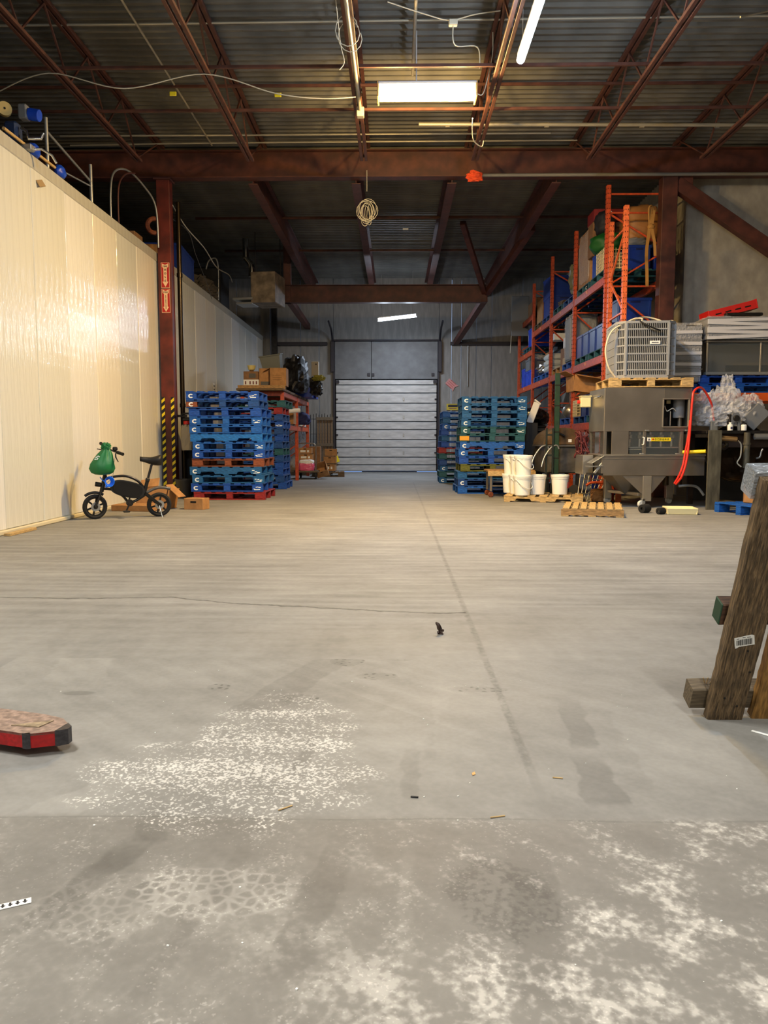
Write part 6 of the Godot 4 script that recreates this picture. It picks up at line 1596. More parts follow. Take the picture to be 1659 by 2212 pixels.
	pt(m, "bearing", lathe_ring(0.05, 0.03), dk, Vector3(-0.27, 0.94, 0.45), Vector3(80, 0, 0))
	pt(m, "loose_cord", tube(smooth([Vector3(-0.1, 1.0, 0.55), Vector3(-0.06, 0.94, 0.56), Vector3(-0.06, 0.78, 0.56), Vector3(-0.1, 0.68, 0.55), Vector3(-0.04, 0.62, 0.55)]), 0.01, 6), M("cable_white"))
	pt(m, "hook", tube(smooth([Vector3(0.22, 0.74, 0.45), Vector3(0.27, 0.76, 0.45), Vector3(0.29, 0.84, 0.45), Vector3(0.31, 0.88, 0.45)]), 0.013, 8), M("galv"))
	# film heap on the mixer
	var fb := grp("film_heap", "Heap of crumpled clear plastic bags piled on the mixer", "film", V(5.0, 1.2, 12.0))
	for q in [[-0.3, 0.26, 0.1, 0.5, 0.55, 0.5], [0.05, 0.3, 0.0, 0.55, 0.62, 0.5], [0.12, 0.55, -0.05, 0.22, 0.5, 0.2], [0.4, 0.24, 0.05, 0.45, 0.5, 0.45], [-0.05, 0.15, 0.3, 0.5, 0.32, 0.3]]:
		pt(fb, "bag", lump(Vector3(q[3], q[4], q[5]), int(q[0] * 100) + 300, 0.45, 2.6, 0.0, true, 34, 22), M("film"), Vector3(q[0], q[1], q[2]))
	pt(fb, "stuffing", lump(Vector3(0.8, 0.34, 0.5), 333, 0.4, 2.5, 0.0, true), M("film_inner", Color(0.72, 0.71, 0.7), 0.5), Vector3(0, 0.16, 0))
	solo("foam_board", "Grey board with a cream edge tilted in the plastic heap", "board", bx(0.24, 0.34, 0.08, 0.006), M("grey_plastic"), V(5.42, 1.36, 11.75), Vector3(0, -10, -42))
	var mo := grp("bracket_motor", "Small grey motor bracket standing on the mixer's top plate", "motor", V(5.0, 1.15, 11.55))
	pt(mo, "bracket", bx(0.03, 0.24, 0.1, 0.006), dk, Vector3(-0.06, 0.12, 0))
	pt(mo, "arch", extrude(PackedVector2Array([Vector2(-0.07, 0), Vector2(-0.045, 0), Vector2(-0.03, 0.12), Vector2(0.03, 0.12), Vector2(0.045, 0), Vector2(0.07, 0), Vector2(0.07, 0.2), Vector2(0.04, 0.26), Vector2(-0.04, 0.26), Vector2(-0.07, 0.2)]), 0.04), M("grey_plastic"), Vector3(0.02, 0, 0.03))
	pt(mo, "pulley", cyl(0.045, 0.05, 18), dk, Vector3(0.02, 0.18, 0.06), Vector3(90, 0, 0))
	for k in 2:
		var bo := grp("bottle", "Small white bottle on the mixer's edge, %s" % ["left one with a coloured label", "right one with a black cap"][k], "bottle", V(4.92 + 0.2 * k, 1.15, 11.45))
		pt(bo, "body", lathe([Vector2(0.001, 0), Vector2(0.038, 0), Vector2(0.04, 0.07), Vector2(0.036, 0.085), Vector2(0.02, 0.09), Vector2(0.02, 0.1), Vector2(0.001, 0.1)], 18), M("bucket"))
		pt(bo, "cap", cyl(0.022 if k == 0 else 0.034, 0.02, 16), M("bucket") if k == 0 else M("ink"), Vector3(0, 0.11 if k == 0 else 0.1, 0))
		if k == 0: pt(bo, "label_patch", bx(0.03, 0.03, 0.006, 0.001), M("bundle_blue"), Vector3(0.004, 0.035, 0.037))
	# drum mixer with its half lid
	var d := grp("drum_mixer", "Brown-grey drum machine with a rounded lid behind the white buckets", "machine", V(2.98, 0, 13.75))
	var lid := PackedVector2Array()
	for k in 21:
		var a := PI * k / 20.0
		lid.append(Vector2(cos(a) * 0.36, sin(a) * 0.30))
	pt(d, "lid", extrude(lid, 1.05), M("drum_brown", Color(0.58, 0.5, 0.4), 0.38, 0.45, "wear", Vector3(0.8, 0.8, 0.8)), Vector3(0, 0.93, -0.5))
	var pie := lid.duplicate()
	pt(d, "lid_front", extrude(scaled(pie, 0.985), 0.02), M("lid_brown", Color(0.52, 0.4, 0.26), 0.45, 0.35, "grime", Vector3.ONE), Vector3(0, 0.935, 0.035))
	pt(d, "trough", bx(0.66, 0.48, 1.0, 0.02), M("trough_grey", Color(0.46, 0.44, 0.4), 0.45, 0.4, "grime", Vector3.ONE), Vector3(0, 0.66, -0.5))
	pt(d, "trough_rim", bx(0.74, 0.03, 1.08, 0.006), s, Vector3(0, 0.91, -0.5))
	pt(d, "rating_plate", bx(0.06, 0.055, 0.006, 0.001), M("paper"), Vector3(0.1, 1.0, 0.05))
	pt(d, "lid_handle", tube([Vector3(-0.22, 1.2, 0.06), Vector3(0.0, 1.08, 0.09)], 0.016), M("black"))
	for q in [[-0.27, -0.05], [0.27, -0.05], [-0.27, -0.95], [0.27, -0.95]]:
		pt(d, "leg", bx(0.06, 0.43, 0.06, 0.005), dk, Vector3(q[0], 0.215, q[1]))
	pt(d, "drive_wheel", cyl(0.1, 0.06, 22), M("pail_dark"), Vector3(0.2, 0.12, 0.05), Vector3(90, 0, 30))
	pt(d, "motor", cyl(0.11, 0.24, 18), dk, Vector3(-0.1, 0.13, -0.1), Vector3(0, 0, 90))
	var gp := grp("steel_post", "Tall green-painted post standing before the drum machine", "post", V(2.78, 0, 13.4))
	pt(gp, "post", bx(0.085, 2.15, 0.06, 0.006), M("green_paint", Color(0.1, 0.24, 0.14), 0.5, 0.0, "wear", Vector3.ONE), Vector3(0, 1.08, 0))
	for y in [0.7, 1.15, 1.6, 1.95]:
		pt(gp, "weld_band", bx(0.09, 0.02, 0.065, 0.002), M("hole"), Vector3(0, y, 0))
	pt(gp, "base_plate", bx(0.2, 0.015, 0.2, 0.003), M("green_paint"), Vector3(0, 0.0076, 0))
	var hk := grp("hand_truck", "Dark hand truck with bent chrome handles in front of the drum machine", "cart", V(2.6, 0, 13.35))
	for x in [-0.12, 0.06]:
		pt(hk, "handle_tube", tube(smooth([Vector3(x - 0.16, 0.55, 0.1), Vector3(x - 0.1, 0.72, 0.05), Vector3(x + 0.02, 0.88, 0.0), Vector3(x + 0.12, 0.92, -0.02), Vector3(x + 0.16, 0.86, -0.02)]), 0.015), M("galv"))
	for x in [0.0, 0.11]:
		pt(hk, "upright", bx(0.03, 1.2, 0.03, 0.004), M("green_dark", Color(0.08, 0.12, 0.09), 0.5), Vector3(x, 0.62, 0))
	for y in [0.35, 0.75, 1.1]:
		pt(hk, "rung", bx(0.12, 0.03, 0.02, 0.003), M("green_dark"), Vector3(0.055, y, 0))
	for x in [-0.04, 0.16]:
		pt(hk, "wheel", cyl(0.1, 0.05, 20), M("rubber"), Vector3(x, 0.1, -0.05), Vector3(0, 0, 90))
	pt(hk, "toe_plate", bx(0.26, 0.012, 0.16, 0.003), dk, Vector3(0.055, 0.012, 0.1))
	pt(t, "hose_tangle", tangle(15, 0.16, 0.012), M("hose_dark_red", Color(0.35, 0.12, 0.13), 0.5), Vector3(-0.78, 0.93, -0.8), Vector3.ZERO, "tangle of thin dark red hoses")
	var wr := grp("wire_basket_stand", "Leaning rack of thin grey rods on the floor left of the filling machine", "rack", V(3.2, 0, 13.0))
	for k in 7:
		rodl(wr, "thin_rod", Vector3(-0.16 + 0.06 * k, 0.0, 0.1 - 0.02 * k), Vector3(-0.06 + 0.075 * k, 0.46 - 0.01 * k, -0.1), 0.008, M("galv"), 6)
	for y in [0.12, 0.36]:
		rodl(wr, "cross_rod", Vector3(-0.14 + 0.25 * y, y, 0.06), Vector3(0.26 + 0.3 * y, y - 0.02, -0.06), 0.008, M("galv"), 6)
	var ws := grp("white_sheet", "White folded plastic sheet standing at a slant left of the green post", "sheet", V(2.68, 1.345, 15.25))
	pt(ws, "sheet", bx(0.13, 0.42, 0.05, 0.01), M("paper"), Vector3(0.02, 0.2, 0), Vector3(0, 0, -20))
	pt(ws, "folded_top", bx(0.15, 0.03, 0.07, 0.006), M("paper"), Vector3(0.1, 0.41, 0), Vector3(0, 0, -38))
	solo("support_box", "Dusty dark box under the white sheet behind the drum machine", "box", bx(0.3, 1.34, 0.3, 0.01), M("black"), V(2.62, 0.68, 15.25))
	for k in 2:
		var bb := grp("waste_bin", "Black waste bin right of the front right pallets, %s" % ["nearer one", "farther one"][k], "bin", V(2.72 + 0.1 * k, 0, 15.9 + 0.75 * k))
		pt(bb, "body", lathe4(0.24, 0.29, 1.25), M("black"))
		pt(bb, "lid", bx(0.62, 0.06, 0.62, 0.02), M("black_gloss"), Vector3(0, 1.28, 0))
		pt(bb, "grab_bar", tube([Vector3(-0.28, 1.2, 0.33), Vector3(0.28, 1.2, 0.33)], 0.016), M("black"))
	solo("rubbish_bag", "Black rubbish bag lying on the black waste bins", "bag", lump(Vector3(0.7, 0.4, 0.7), 131, 0.2, 1.6, 0.0, true), M("black_gloss"), V(2.85, 1.48, 16.2))
	var oc := grp("open_carton", "Open carton with spread flaps on the blue bins left of the filling machine", "box", V(3.5, 1.92, 14.6), 8)
	pt(oc, "front_panel", bx(0.5, 0.3, 0.008, 0.002), M("carton"), Vector3(0, 0.12, 0.2), Vector3(0, 0, -6))
	pt(oc, "back_panel", bx(0.5, 0.3, 0.008, 0.002), M("carton_in"), Vector3(0, 0.14, -0.2))
	for e in [-1.0, 1.0]:
		pt(oc, "side_panel", bx(0.008, 0.28, 0.4, 0.002), M("carton"), Vector3(e * 0.24, 0.13, 0), Vector3(0, 0, e * -8))
	pt(oc, "flap", bx(0.5, 0.008, 0.22, 0.002), M("carton"), Vector3(0.03, 0.25, 0.29), Vector3(12, 0, -8))
	pt(oc, "flap", bx(0.2, 0.008, 0.4, 0.002), M("carton"), Vector3(-0.32, 0.31, 0), Vector3(0, 0, -25))

func glyphs() -> Array:
	# strokes [x, y, width, height] of the six characters on the sticker: open, door, ask, first, stop, machine
	return [
		[[0, 0.013, 0.026, 0.003], [0, 0.001, 0.03, 0.003], [-0.006, -0.003, 0.003, 0.03], [0.007, -0.002, 0.003, 0.03]],
		[[-0.012, -0.003, 0.003, 0.026], [0.012, -0.001, 0.003, 0.03], [0.003, 0.013, 0.02, 0.003], [-0.009, 0.014, 0.004, 0.004], [0.009, -0.015, 0.006, 0.003]],
		[[-0.011, -0.003, 0.003, 0.022], [-0.011, 0.013, 0.004, 0.004], [0.004, 0.012, 0.02, 0.003], [0.004, 0.006, 0.016, 0.003], [0.004, 0.0, 0.022, 0.003], [-0.002, -0.01, 0.003, 0.014], [0.01, -0.01, 0.003, 0.014], [0.004, -0.007, 0.01, 0.002]],
		[[0, 0.009, 0.022, 0.003], [0, 0.001, 0.03, 0.003], [0, 0.009, 0.003, 0.018], [-0.006, -0.008, 0.003, 0.016], [0.005, -0.008, 0.003, 0.014], [0.01, -0.015, 0.01, 0.003]],
		[[-0.011, -0.002, 0.003, 0.03], [0.004, 0.012, 0.022, 0.003], [0.004, 0.005, 0.014, 0.003], [0.004, -0.002, 0.024, 0.003], [0.004, -0.008, 0.016, 0.003], [0.004, -0.012, 0.003, 0.012]],
		[[-0.008, 0.005, 0.014, 0.003], [-0.008, -0.001, 0.003, 0.032], [0.003, 0.0, 0.003, 0.026], [0.007, 0.012, 0.01, 0.003], [0.011, 0.0, 0.003, 0.026], [0.014, -0.013, 0.005, 0.003]]]

func bowl(r: float) -> Mesh:
	var pr := []
	for k in 11:
		var a := PI * 0.5 * k / 10.0
		pr.append(Vector2(maxf(sin(a) * r, 0.001), -cos(a) * r * 0.5))
	for k in 11:
		var a := PI * 0.5 * (10 - k) / 10.0
		pr.append(Vector2(maxf(sin(a) * (r - 0.02), 0.001), -cos(a) * (r - 0.02) * 0.5))
	return lathe(pr, 32)

func tangle(n: int, r: float, tr: float) -> Mesh:
	var st := newst()
	var g := RandomNumberGenerator.new()
	g.seed = 99
	for k in n:
		var p := []
		for j in 5:
			p.append(Vector3(g.randf_range(-r, r) * 0.7, g.randf_range(-r, r) * 1.4, g.randf_range(-r, r) * 0.5))
		add_tube(st, smooth(p, 5), tr * g.randf_range(0.5, 1.0), 6)
	return st.commit()

func condenser() -> void:
	var t := grp("air_conditioner", "Grey louvred air conditioner condenser on the pine pallet above the filling machine", "air conditioner", V(3.76, 1.93, 12.08), -4)
	var g := M("ac_grey", Color(0.54, 0.55, 0.56), 0.5)
	var hw := 0.43
	var c := 0.12
	var hh := 0.84
	var oct := PackedVector2Array([Vector2(-hw + c, -hw), Vector2(hw - c, -hw), Vector2(hw, -hw + c), Vector2(hw, hw - c), Vector2(hw - c, hw), Vector2(-hw + c, hw), Vector2(-hw, hw - c), Vector2(-hw, -hw + c)])
	pt(t, "coil_core", extrude(scaled(oct, 0.93), hh - 0.06), M("ac_core", Color(0.09, 0.09, 0.09), 0.6, 0.3), Vector3(0, hh / 2, 0), Vector3(90, 0, 0))
	pt(t, "base_pan", extrude(scaled(oct, 1.02), 0.05), g, Vector3(0, 0.025, 0), Vector3(90, 0, 0))
	pt(t, "top_cap", extrude(scaled(oct, 1.02), 0.035), g, Vector3(0, hh - 0.017, 0), Vector3(90, 0, 0))
	pt(t, "fan_grille", lathe_ring(0.3, 0.012), M("galv"), Vector3(0, hh + 0.01, 0))
	for i in 8:
		var a := Vector3(oct[i].x, 0, oct[i].y)
		var b := Vector3(oct[(i + 1) % 8].x, 0, oct[(i + 1) % 8].y)
		barl(t, "corner_post", a + Vector3(0, 0.04, 0), a + Vector3(0, hh - 0.03, 0), 0.035, 0.035, g)
		for k in range(1, 7):
			var y := hh * k / 7.0
			barl(t, "rail", a + Vector3(0, y, 0), b + Vector3(0, y, 0), 0.018, 0.024, g)
		var st := newst()
		var n := int(a.distance_to(b) / 0.026)
		for k in range(1, n):
			var p := a.lerp(b, float(k) / n)
			add_box(st, Vector3(0.010, hh - 0.06, 0.010), 0.0, Transform3D(Basis(), p + Vector3(0, hh / 2, 0)))
		var o := pt(t, "louvre_bars", st.commit(), g)
		o.set_meta("kind", "stuff")
	pt(t, "badge", bx(0.15, 0.05, 0.008, 0.002), M("paper"), Vector3(0.11, 0.52, hw + 0.015))
	pt(t, "badge_line", bx(0.1, 0.012, 0.004, 0.001), M("ink_grey"), Vector3(0.11, 0.52, hw + 0.019))
	var w := grp("white_cable", "Pale cable looped over the air conditioner and hanging down its left side", "cable", V(3.7, 2.78, 12.0))
	pt(w, "cable", tube(smooth([V(3.29, 1.95, 11.72), V(3.18, 2.1, 11.7), V(3.13, 2.35, 11.7), V(3.2, 2.6, 11.7), V(3.36, 2.72, 11.75), V(3.55, 2.79, 11.9), V(3.7, 2.86, 12.0), V(3.85, 2.89, 12.1), V(4.0, 2.86, 12.1), V(4.08, 2.8, 12.0), V(4.0, 2.785, 11.9), V(3.8, 2.79, 11.85)], 8), 0.013, 8), M("cable_cream", Color(0.8, 0.76, 0.66), 0.5), -w.position)
	pt(w, "cable", tube(smooth([V(3.5, 2.79, 11.9), V(3.62, 2.84, 11.9), V(3.72, 2.83, 11.88), V(3.7, 2.785, 11.8), V(3.9, 2.785, 11.8), V(4.15, 2.79, 11.85), V(4.2, 2.82, 12.0), V(4.05, 2.81, 12.1)], 8), 0.012, 8), M("cable_cream"), -w.position)
	pt(w, "cable", tube(smooth([V(3.6, 2.79, 11.7), V(3.66, 2.72, 11.6), V(3.78, 2.66, 11.58), V(3.9, 2.62, 11.6)], 6), 0.012, 8), M("rubber"), -w.position)

# ---------------------------------------------------------------- on the floor
func bucket(label: String, at: Vector3, yaw: float, lid := true, bail := true) -> void:
	var t := grp("bucket", label, "bucket", at, yaw, "white plastic buckets")
	var m := M("bucket")
	pt(t, "body", xc_get("bucket_body", func(): return lathe([Vector2(0.001, 0), Vector2(0.115, 0), Vector2(0.122, 0.008), Vector2(0.140, 0.265), Vector2(0.146, 0.266), Vector2(0.147, 0.295), Vector2(0.14, 0.30), Vector2(0.13, 0.30), Vector2(0.118, 0.02), Vector2(0.001, 0.02)], 36)), m)
	if lid:
		pt(t, "lid", xc_get("bucket_lid", func(): return lathe([Vector2(0.148, 0.29), Vector2(0.152, 0.292), Vector2(0.154, 0.322), Vector2(0.148, 0.33), Vector2(0.136, 0.33), Vector2(0.13, 0.322), Vector2(0.001, 0.322)], 36)), m)
	if bail:
		pt(t, "bail_handle", xc_get("bail", func(): return tube(smooth([Vector3(-0.148, 0.27, 0), Vector3(-0.12, 0.18, 0.1), Vector3(0, 0.11, 0.155), Vector3(0.12, 0.15, 0.115), Vector3(0.15, 0.27, 0)], 8), 0.006, 6)), m)
		for x in [-1.0, 1.0]:
			pt(t, "bail_ear", bx(0.02, 0.03, 0.02, 0.004), m, Vector3(x * 0.15, 0.27, 0))

func floor_things() -> void:
	pallet(V(2.5, 0, 12.93), -13.6, "notch", M("pine"), "Pine pallet with notched sides on the floor under the white buckets", "", 1.26, 0.92, 0, null, 0.105)
	var bs := [["front stack", 2.08, 12.66], ["middle stack", 2.055, 12.98], ["back stack", 1.985, 13.29]]
	for b in bs:
		for k in 2:
			bucket("White lidded bucket, %s of the %s on the pine pallet" % [["lower one", "upper one"][k], b[0]], V(b[1] + 0.012 * k, 0.106 + 0.325 * k, b[2]), 35 + 8 * k, true, b[0] != "back stack" or k == 1)
	bucket("Single white lidded bucket standing right behind the stacked buckets", V(2.36, 0.106, 12.86), 60, true, false)
	bucket("White bucket with a dark red label standing apart at the right of the pallet", V(2.74, 0.106, 12.86), 0, true, false)
	pt(get_child(-1), "red_label", bx(0.03, 0.1, 0.05, 0.004), M("label_dark_red", Color(0.45, 0.1, 0.1), 0.6), Vector3(0.118, 0.16, 0.055), Vector3(0, 0, -4))
	pallet(V(2.72, 0, 10.62), -14.7, "solid", M("pine"), "Empty new pine pallet lying on the floor before the white buckets", "", 0.8, 1.08, 0, M("pine_b"), 0.115)
	# low timber dolly
	var d := grp("dolly", "Low timber-topped dolly on steel legs behind the white buckets", "cart", V(2.05, 0, 13.95))
	for k in 3:
		pt(d, "top_plank", bx(0.84, 0.035, 0.2, 0.004), M("pine_b"), Vector3(0.0, 0.465, -0.22 + 0.21 * k))
	pt(d, "edge_rail", bx(0.84, 0.09, 0.04, 0.004), M("pine"), Vector3(0, 0.42, 0.32))
	for x in [-0.36, 0.36]:
		for z in [-0.26, 0.28]:
			pt(d, "leg", bx(0.045, 0.33, 0.045, 0.004), M("steel_brown"), Vector3(x, 0.27, z))
			pt(d, "castor", cyl(0.05, 0.035, 16), M("prust"), Vector3(x, 0.05, z), Vector3(90, 30, 0))
	pt(d, "cross_rail", bx(0.76, 0.025, 0.03, 0.003), M("steel_brown"), Vector3(0, 0.2, 0.28))
	# small things
	for k in 2:
		var r := grp("rubber_roller", "Black rubber roller on the floor before the filling machine, %s" % ["larger one", "smaller one in front"][k], "roller", V([3.47, 3.62][k], 0, [10.72, 10.5][k]), [35, 20][k])
		pt(r, "roller", lathe([Vector2(0.02, -0.07), Vector2(0.056, -0.07), Vector2(0.06, -0.06), Vector2(0.06, 0.06), Vector2(0.056, 0.07), Vector2(0.02, 0.07), Vector2(0.02, -0.07)], 24), M("rubber"), Vector3(0, 0.06 - 0.015 * k, 0), Vector3(90, 0, 90)).scale = Vector3.ONE * (1.0 - 0.25 * k)
		pt(r, "bright_core", cyl(0.012, 0.11 - 0.02 * k, 12), M("chrome"), Vector3(0, 0.06 - 0.015 * k, 0), Vector3(90, 0, 90))
	var tr := grp("shallow_tray", "Shallow cream plastic tray on the floor before the filling machine", "tray", V(3.92, 0, 10.62), -10)
	var cm := M("tray_cream", Color(0.93, 0.88, 0.68), 0.5)
	pt(tr, "tray", lathe4(0.17, 0.19, 0.012), cm, Vector3.ZERO)
	for e in [-1.0, 1.0]:
		pt(tr, "side", bx(0.4, 0.085, 0.012, 0.004), cm, Vector3(0, 0.045, e * 0.19), Vector3(e * 12, 0, 0))
		pt(tr, "side", bx(0.012, 0.085, 0.4, 0.004), cm, Vector3(e * 0.19, 0.045, 0), Vector3(0, 0, e * -12))
	pallet(V(5.16, 0, 10.55), 14, "block", M("pblue0"), "Scuffed blue pallet on the floor at the right, before the mixer", "", 1.1, 1.0)
	tray_box("Brown carton with torn sides on the blue floor pallet at the right", Vector3(0.36, 0.24, 0.3), V(5.08, 0.142, 10.75), 35, "", false)
	solo("carton", "Crumpled brown carton on the floor under the filling machine", "box", lump(Vector3(0.3, 0.22, 0.24), 140, 0.25, 1.6, 0.7, true), M("carton"), V(3.38, 0.1, 12.7))
	var of := grp("floor_guard", "Bent orange tube guard on the floor under the filling machine", "guard", V(3.4, 0, 12.95))
	pt(of, "tube", tube(smooth([Vector3(-0.2, 0.25, 0), Vector3(-0.1, 0.3, 0), Vector3(0.15, 0.29, 0.05), Vector3(0.22, 0.22, 0.1), Vector3(0.22, 0.0, 0.1)], 4), 0.022), M("orange"))
	# scraps near the camera
	var pine := M("pine")
	var sc := [["Thin pale wood splinter near the white flecked patch", -0.3, 2.01, 0.045, 40], ["Longer pale wood splinter right of centre on the near floor", 0.273, 1.97, 0.042, 15], ["Small curved pale splinter right of the floor joint", 0.483, 2.21, 0.03, -12]]
	for q in sc:
		solo("splinter", q[0], "splinter", bx(q[3], 0.003, 0.005, 0.001), M("pine"), V(q[1], 0.002, q[2]), Vector3(0, q[4], 0))
	solo("dark_sliver", "Small dark sliver on the near floor left of the joint", "splinter", bx(0.022, 0.004, 0.006, 0.001), M("ink"), V(0.054, 0.002, 2.08), Vector3(0, -8, 0))
	solo("dry_leaf", "Tiny dry yellow leaf on the near floor", "leaf", extrude(PackedVector2Array([Vector2(-0.013, 0), Vector2(0, 0.006), Vector2(0.014, 0.001), Vector2(0, -0.006)]), 0.001), M("leaf_dry", Color(0.85, 0.65, 0.4), 0.8), V(0.236, 0.002, 2.235), Vector3(-80, 70, 0))
	solo("twisted_tie", "Small twisted dark tie lying beyond the crack in the floor", "tie", tangle(2, 0.028, 0.008), M("tie_brown", Color(0.22, 0.15, 0.12), 0.7), V(0.23, 0.02, 3.92))
	var g := RandomNumberGenerator.new()
	g.seed = 3
	var st := newst()
	for k in 60:
		var dd := g.randf_range(1.25, 3.3)
		var xx := g.randf_range(-0.48, 0.48) * dd
		var r2 := g.randf_range(0.0008, 0.0024)
		add_box(st, Vector3(r2 * 2, r2, r2 * g.randf_range(1, 2.5)), 0.0, Transform3D(Basis(Vector3.UP, g.randf() * TAU), V(xx, r2 * 0.5, dd)))
	var cr := solo("plaster_crumbs", "Scattered tiny white plaster crumbs over the near floor", "crumbs", st.commit(), M("paper"))
	cr.set_meta("kind", "stuff")

# ---------------------------------------------------------------- close to the camera
func foreground() -> void:
	# floor label with four arrows
	var a := grp("floor_label", "White label strip with four black arrows stuck on the floor at lower left", "label", V(-0.825, 0.0012, 1.566), 26)
	pt(a, "strip", bx(0.068, 0.0016, 0.021, 0.0004), M("paper"))
	for k in 4:
		pt(a, "arrow", extrude(PackedVector2Array([Vector2(-0.0022, 0.007), Vector2(0.0022, 0.007), Vector2(0.0022, 0.0), Vector2(0.0052, 0.0), Vector2(0, -0.007), Vector2(-0.0052, 0.0), Vector2(-0.0022, 0.0)]), 0.0008), M("ink"), Vector3(-0.022 + 0.0145 * k, 0.0012, 0.0), Vector3(-90, 0, 0))
	# pallet truck fork
	var f := grp("pallet_truck", "Red scuffed tip of a pallet truck fork at the left edge", "pallet truck", V(-1.18, 0, 2.427), -16.9)
	var red := M("fork_red", Color(0.75, 0.06, 0.08), 0.35, 0.0, "wear", Vector3.ONE * 6)
	var top := M("fork_top", Color(0.66, 0.56, 0.50), 0.55, 0.1, "grime", Vector3.ONE * 8)
	var worn := M("fork_bare", Color(0.32, 0.31, 0.33), 0.35, 0.6, "grime", Vector3.ONE * 12)
	var o := PackedVector2Array([Vector2(-1.1, -0.08), Vector2(0.035, -0.082), Vector2(0.055, -0.074), Vector2(0.118, -0.028), Vector2(0.134, -0.008), Vector2(0.128, 0.014), Vector2(0.055, 0.066), Vector2(-0.03, 0.08), Vector2(-1.1, 0.08)])
	pt(f, "fork_skirt", extrude(o, 0.047), red, Vector3(0, 0.053, 0), Vector3(-90, 0, 0))
	var cut := PackedVector2Array([Vector2(-0.07, -0.045), Vector2(0.04, -0.03), Vector2(0.045, 0.04)])
	var cs := CSGCombiner3D.new()
	cs.name = "fork_top"
	f.add_child(cs, true)
	var body := CSGPolygon3D.new()
	body.name = "plate"; body.polygon = scaled(o, 1.0); body.depth = 0.008
	body.rotation_degrees = Vector3(-90, 0, 0); body.position = Vector3(0, 0.077, 0); body.material = top
	cs.add_child(body)
	for pg in [cut, PackedVector2Array([Vector2(-0.2, -0.01), Vector2(-0.15, -0.015), Vector2(-0.11, 0.02), Vector2(-0.16, 0.03)])]:
		var c := CSGPolygon3D.new()
		c.name = "slot"; c.polygon = pg; c.depth = 0.03; c.operation = CSGShape3D.OPERATION_SUBTRACTION
		c.rotation_degrees = Vector3(-90, 0, 0); c.position = Vector3(0, 0.07, 0); c.material = M("hole")
		cs.add_child(c)
	pt(f, "slot_plate", extrude(scaled(cut, 0.9), 0.004), M("fork_slot", Color(0.66, 0.58, 0.46), 0.7, 0.0, "grime", Vector3.ONE * 8), Vector3(0.002, 0.078, 0), Vector3(-90, 0, 0))
	pt(f, "bare_nose", extrude(PackedVector2Array([Vector2(0.108, -0.0365), Vector2(0.119, -0.029), Vector2(0.136, -0.008), Vector2(0.13, 0.0155), Vector2(0.1, 0.036)]), 0.051), worn, Vector3(0, 0.053, 0), Vector3(-90, 0, 0), "bare scuffed metal nose")
	pt(f, "bare_corner", extrude(PackedVector2Array([Vector2(0.022, -0.083), Vector2(0.036, -0.0835), Vector2(0.05, -0.078), Vector2(0.04, -0.07)]), 0.05), worn, Vector3(0, 0.052, 0), Vector3(-90, 0, 0), "bare scuffed corner")
	pt(f, "load_roller", cyl(0.037, 0.07, 20), M("rubber"), Vector3(-0.06, 0.038, 0.0), Vector3(90, 0, 0))
	pt(f, "load_roller", cyl(0.037, 0.07, 20), M("rubber"), Vector3(-0.35, 0.038, 0.0), Vector3(90, 0, 0))
	# pallet standing on edge, tipped towards the camera
	var t := grp("leaning_pallet", "Weathered timber pallet standing on edge at the right with a barcode sticker", "pallet", V(1.185, 0.012, 2.72))
	t.rotation_degrees = Vector3(21.3, 0, 0)
	var ow := M("near_wood", Color(0.66, 0.54, 0.38), 0.75, 0.0, "wood", Vector3(1.4, 16, 16))
	ow.normal_enabled = true; ow.normal_texture = ntex("woodn", 0.03, 4, 0, 1, FastNoiseLite.TYPE_SIMPLEX_SMOOTH, true, 256, 5.0)
	ow.detail_enabled = true; ow.detail_albedo = ntex("woodstain", 0.02, 4, 0.5, 1.0); ow.detail_blend_mode = BaseMaterial3D.BLEND_MODE_MUL
	var ow2 := M("near_wood_warm", Color(0.74, 0.55, 0.28), 0.7, 0.0, "wood", Vector3(1.6, 9, 9))
	pt(t, "stringer", board(0.95, 0.125, 0.042, 5), ow, Vector3(0.0, 0.463, 0.0), Vector3(0, 0, 90))
	pt(t, "stringer", board(0.95, 0.11, 0.042, 6), ow2, Vector3(0.157, 0.465, -0.012), Vector3(0, 0, 90))
	pt(t, "cross_board", board(0.95, 0.085, 0.07, 7), M("greywood"), Vector3(0.36, 0.055, -0.058), Vector3(0, 0, 0.5))
	var mb := pt(t, "cross_board", board(0.95, 0.085, 0.06, 8), M("mid_board", Color(0.4, 0.28, 0.2), 0.75, 0.0, "wood", Vector3(1.2, 9, 9)), Vector3(0.40, 0.415, -0.055))
	pt(mb, "green_end", bx(0.006, 0.083, 0.058, 0.003), M("green_end", Color(0.06, 0.22, 0.14), 0.6), Vector3(-0.476, 0, 0), Vector3.ZERO, "green painted end")
	var tb := pt(t, "cross_board", board(0.95, 0.08, 0.06, 9), M("greywood"), Vector3(0.41, 0.905, -0.05))
	pt(tb, "stretch_film", board(0.97, 0.094, 0.076, 15), M("wrap_grey", Color(0.62, 0.65, 0.68, 0.62), 0.28, 0.0, "film", Vector3(3, 14, 14)), Vector3(0, 0.0, 0.0), Vector3.ZERO, "grey stretch film")
	var lab := pt(t, "barcode_sticker", extrude(PackedVector2Array([Vector2(-0.033, -0.018), Vector2(-0.031, -0.026), Vector2(-0.018, -0.02), Vector2(0.033, -0.02), Vector2(0.032, 0.018), Vector2(0.024, 0.022), Vector2(-0.034, 0.018)]), 0.0016), M("paper"), Vector3(0.0, 0.342, 0.022), Vector3(0, 0, 12), "white barcode sticker")
	var g := RandomNumberGenerator.new()
	g.seed = 12
	var x := -0.026
	var st := newst()
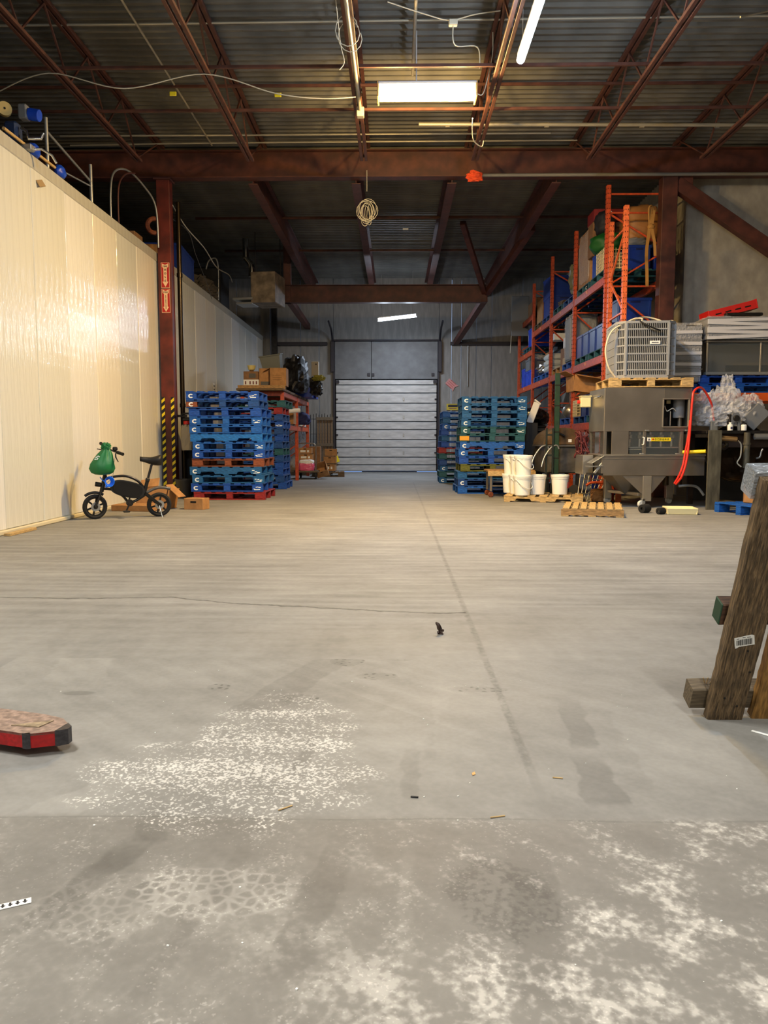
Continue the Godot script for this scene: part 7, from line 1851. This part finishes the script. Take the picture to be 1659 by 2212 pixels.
	while x < 0.025:
		var w := g.randf_range(0.0006, 0.0022)
		add_box(st, Vector3(w, 0.024 - (0.003 if x < -0.016 else 0.0), 0.0008), 0.0, Transform3D(Basis(), Vector3(x, -0.003, 0)))
		x += w + g.randf_range(0.0008, 0.0018)
	pt(lab, "barcode", st.commit(), M("ink"), Vector3(0, 0, 0.0009))
	for q in [[-0.022, 0.013, 0.008], [0.014, 0.0145, 0.012], [-0.002, 0.0165, 0.01]]:
		pt(lab, "print_line", bx(q[2], 0.0025, 0.0008, 0.0), M("ink_grey"), Vector3(q[0], q[1], 0.0009))
	for q in [[-0.02, 0.095], [0.045, 0.21], [0.03, 0.06], [-0.01, 0.9], [0.02, 0.3]]:
		pt(t, "nail_head", cyl(0.004, 0.003, 10), M("steel_dark"), Vector3(q[0], q[1], 0.022), Vector3(90, 0, 0))
	for q in [[0.0, -3], [0.012, 25], [-0.006, -40]]:
		pt(t, "loose_splinter", tube([Vector3(-0.055 + q[0], 0.095, -0.06), Vector3(-0.055 + q[0] + 0.02 * sin(deg_to_rad(q[1])), 0.125, -0.055)], 0.0015, 5), M("pine"))
	solo("white_strip", "Thin white strip on the floor in front of the leaning pallet", "strip", bx(0.16, 0.003, 0.012, 0.001), M("paper"), V(1.285, 0.002, 2.535), Vector3(0, -48, 0))

func board(l: float, w: float, th: float, sd: int) -> Mesh:   # a rough-edged plank along x
	var st := newst()
	var g := RandomNumberGenerator.new()
	g.seed = sd
	var n := 26
	var rings := []
	for i in n + 1:
		var x := lerpf(-l / 2, l / 2, float(i) / n)
		var e1 := g.randf_range(-0.0022, 0.0015)
		var e2 := g.randf_range(-0.0022, 0.0015)
		var c := 0.004
		var a := w / 2 + e1
		var b := w / 2 + e2
		rings.append([Vector3(x, a - c, th / 2), Vector3(x, a, th / 2 - c), Vector3(x, a, -th / 2 + c), Vector3(x, a - c, -th / 2), Vector3(x, -b + c, -th / 2), Vector3(x, -b, -th / 2 + c), Vector3(x, -b, th / 2 - c), Vector3(x, -b + c, th / 2)])
	for i in n:
		for k in 8:
			var k2 := (k + 1) % 8
			var mid: Vector3 = (rings[i][k] + rings[i][k2]) * 0.5
			quad(st, rings[i][k], rings[i][k2], rings[i + 1][k2], rings[i + 1][k], Vector3(0, mid.y / w, mid.z / th))
	for e in [0, n]:
		for k in range(1, 7):
			tri(st, rings[e][0], rings[e][k], rings[e][k + 1], Vector3(-1 if e == 0 else 1, 0, 0))
	return st.commit()
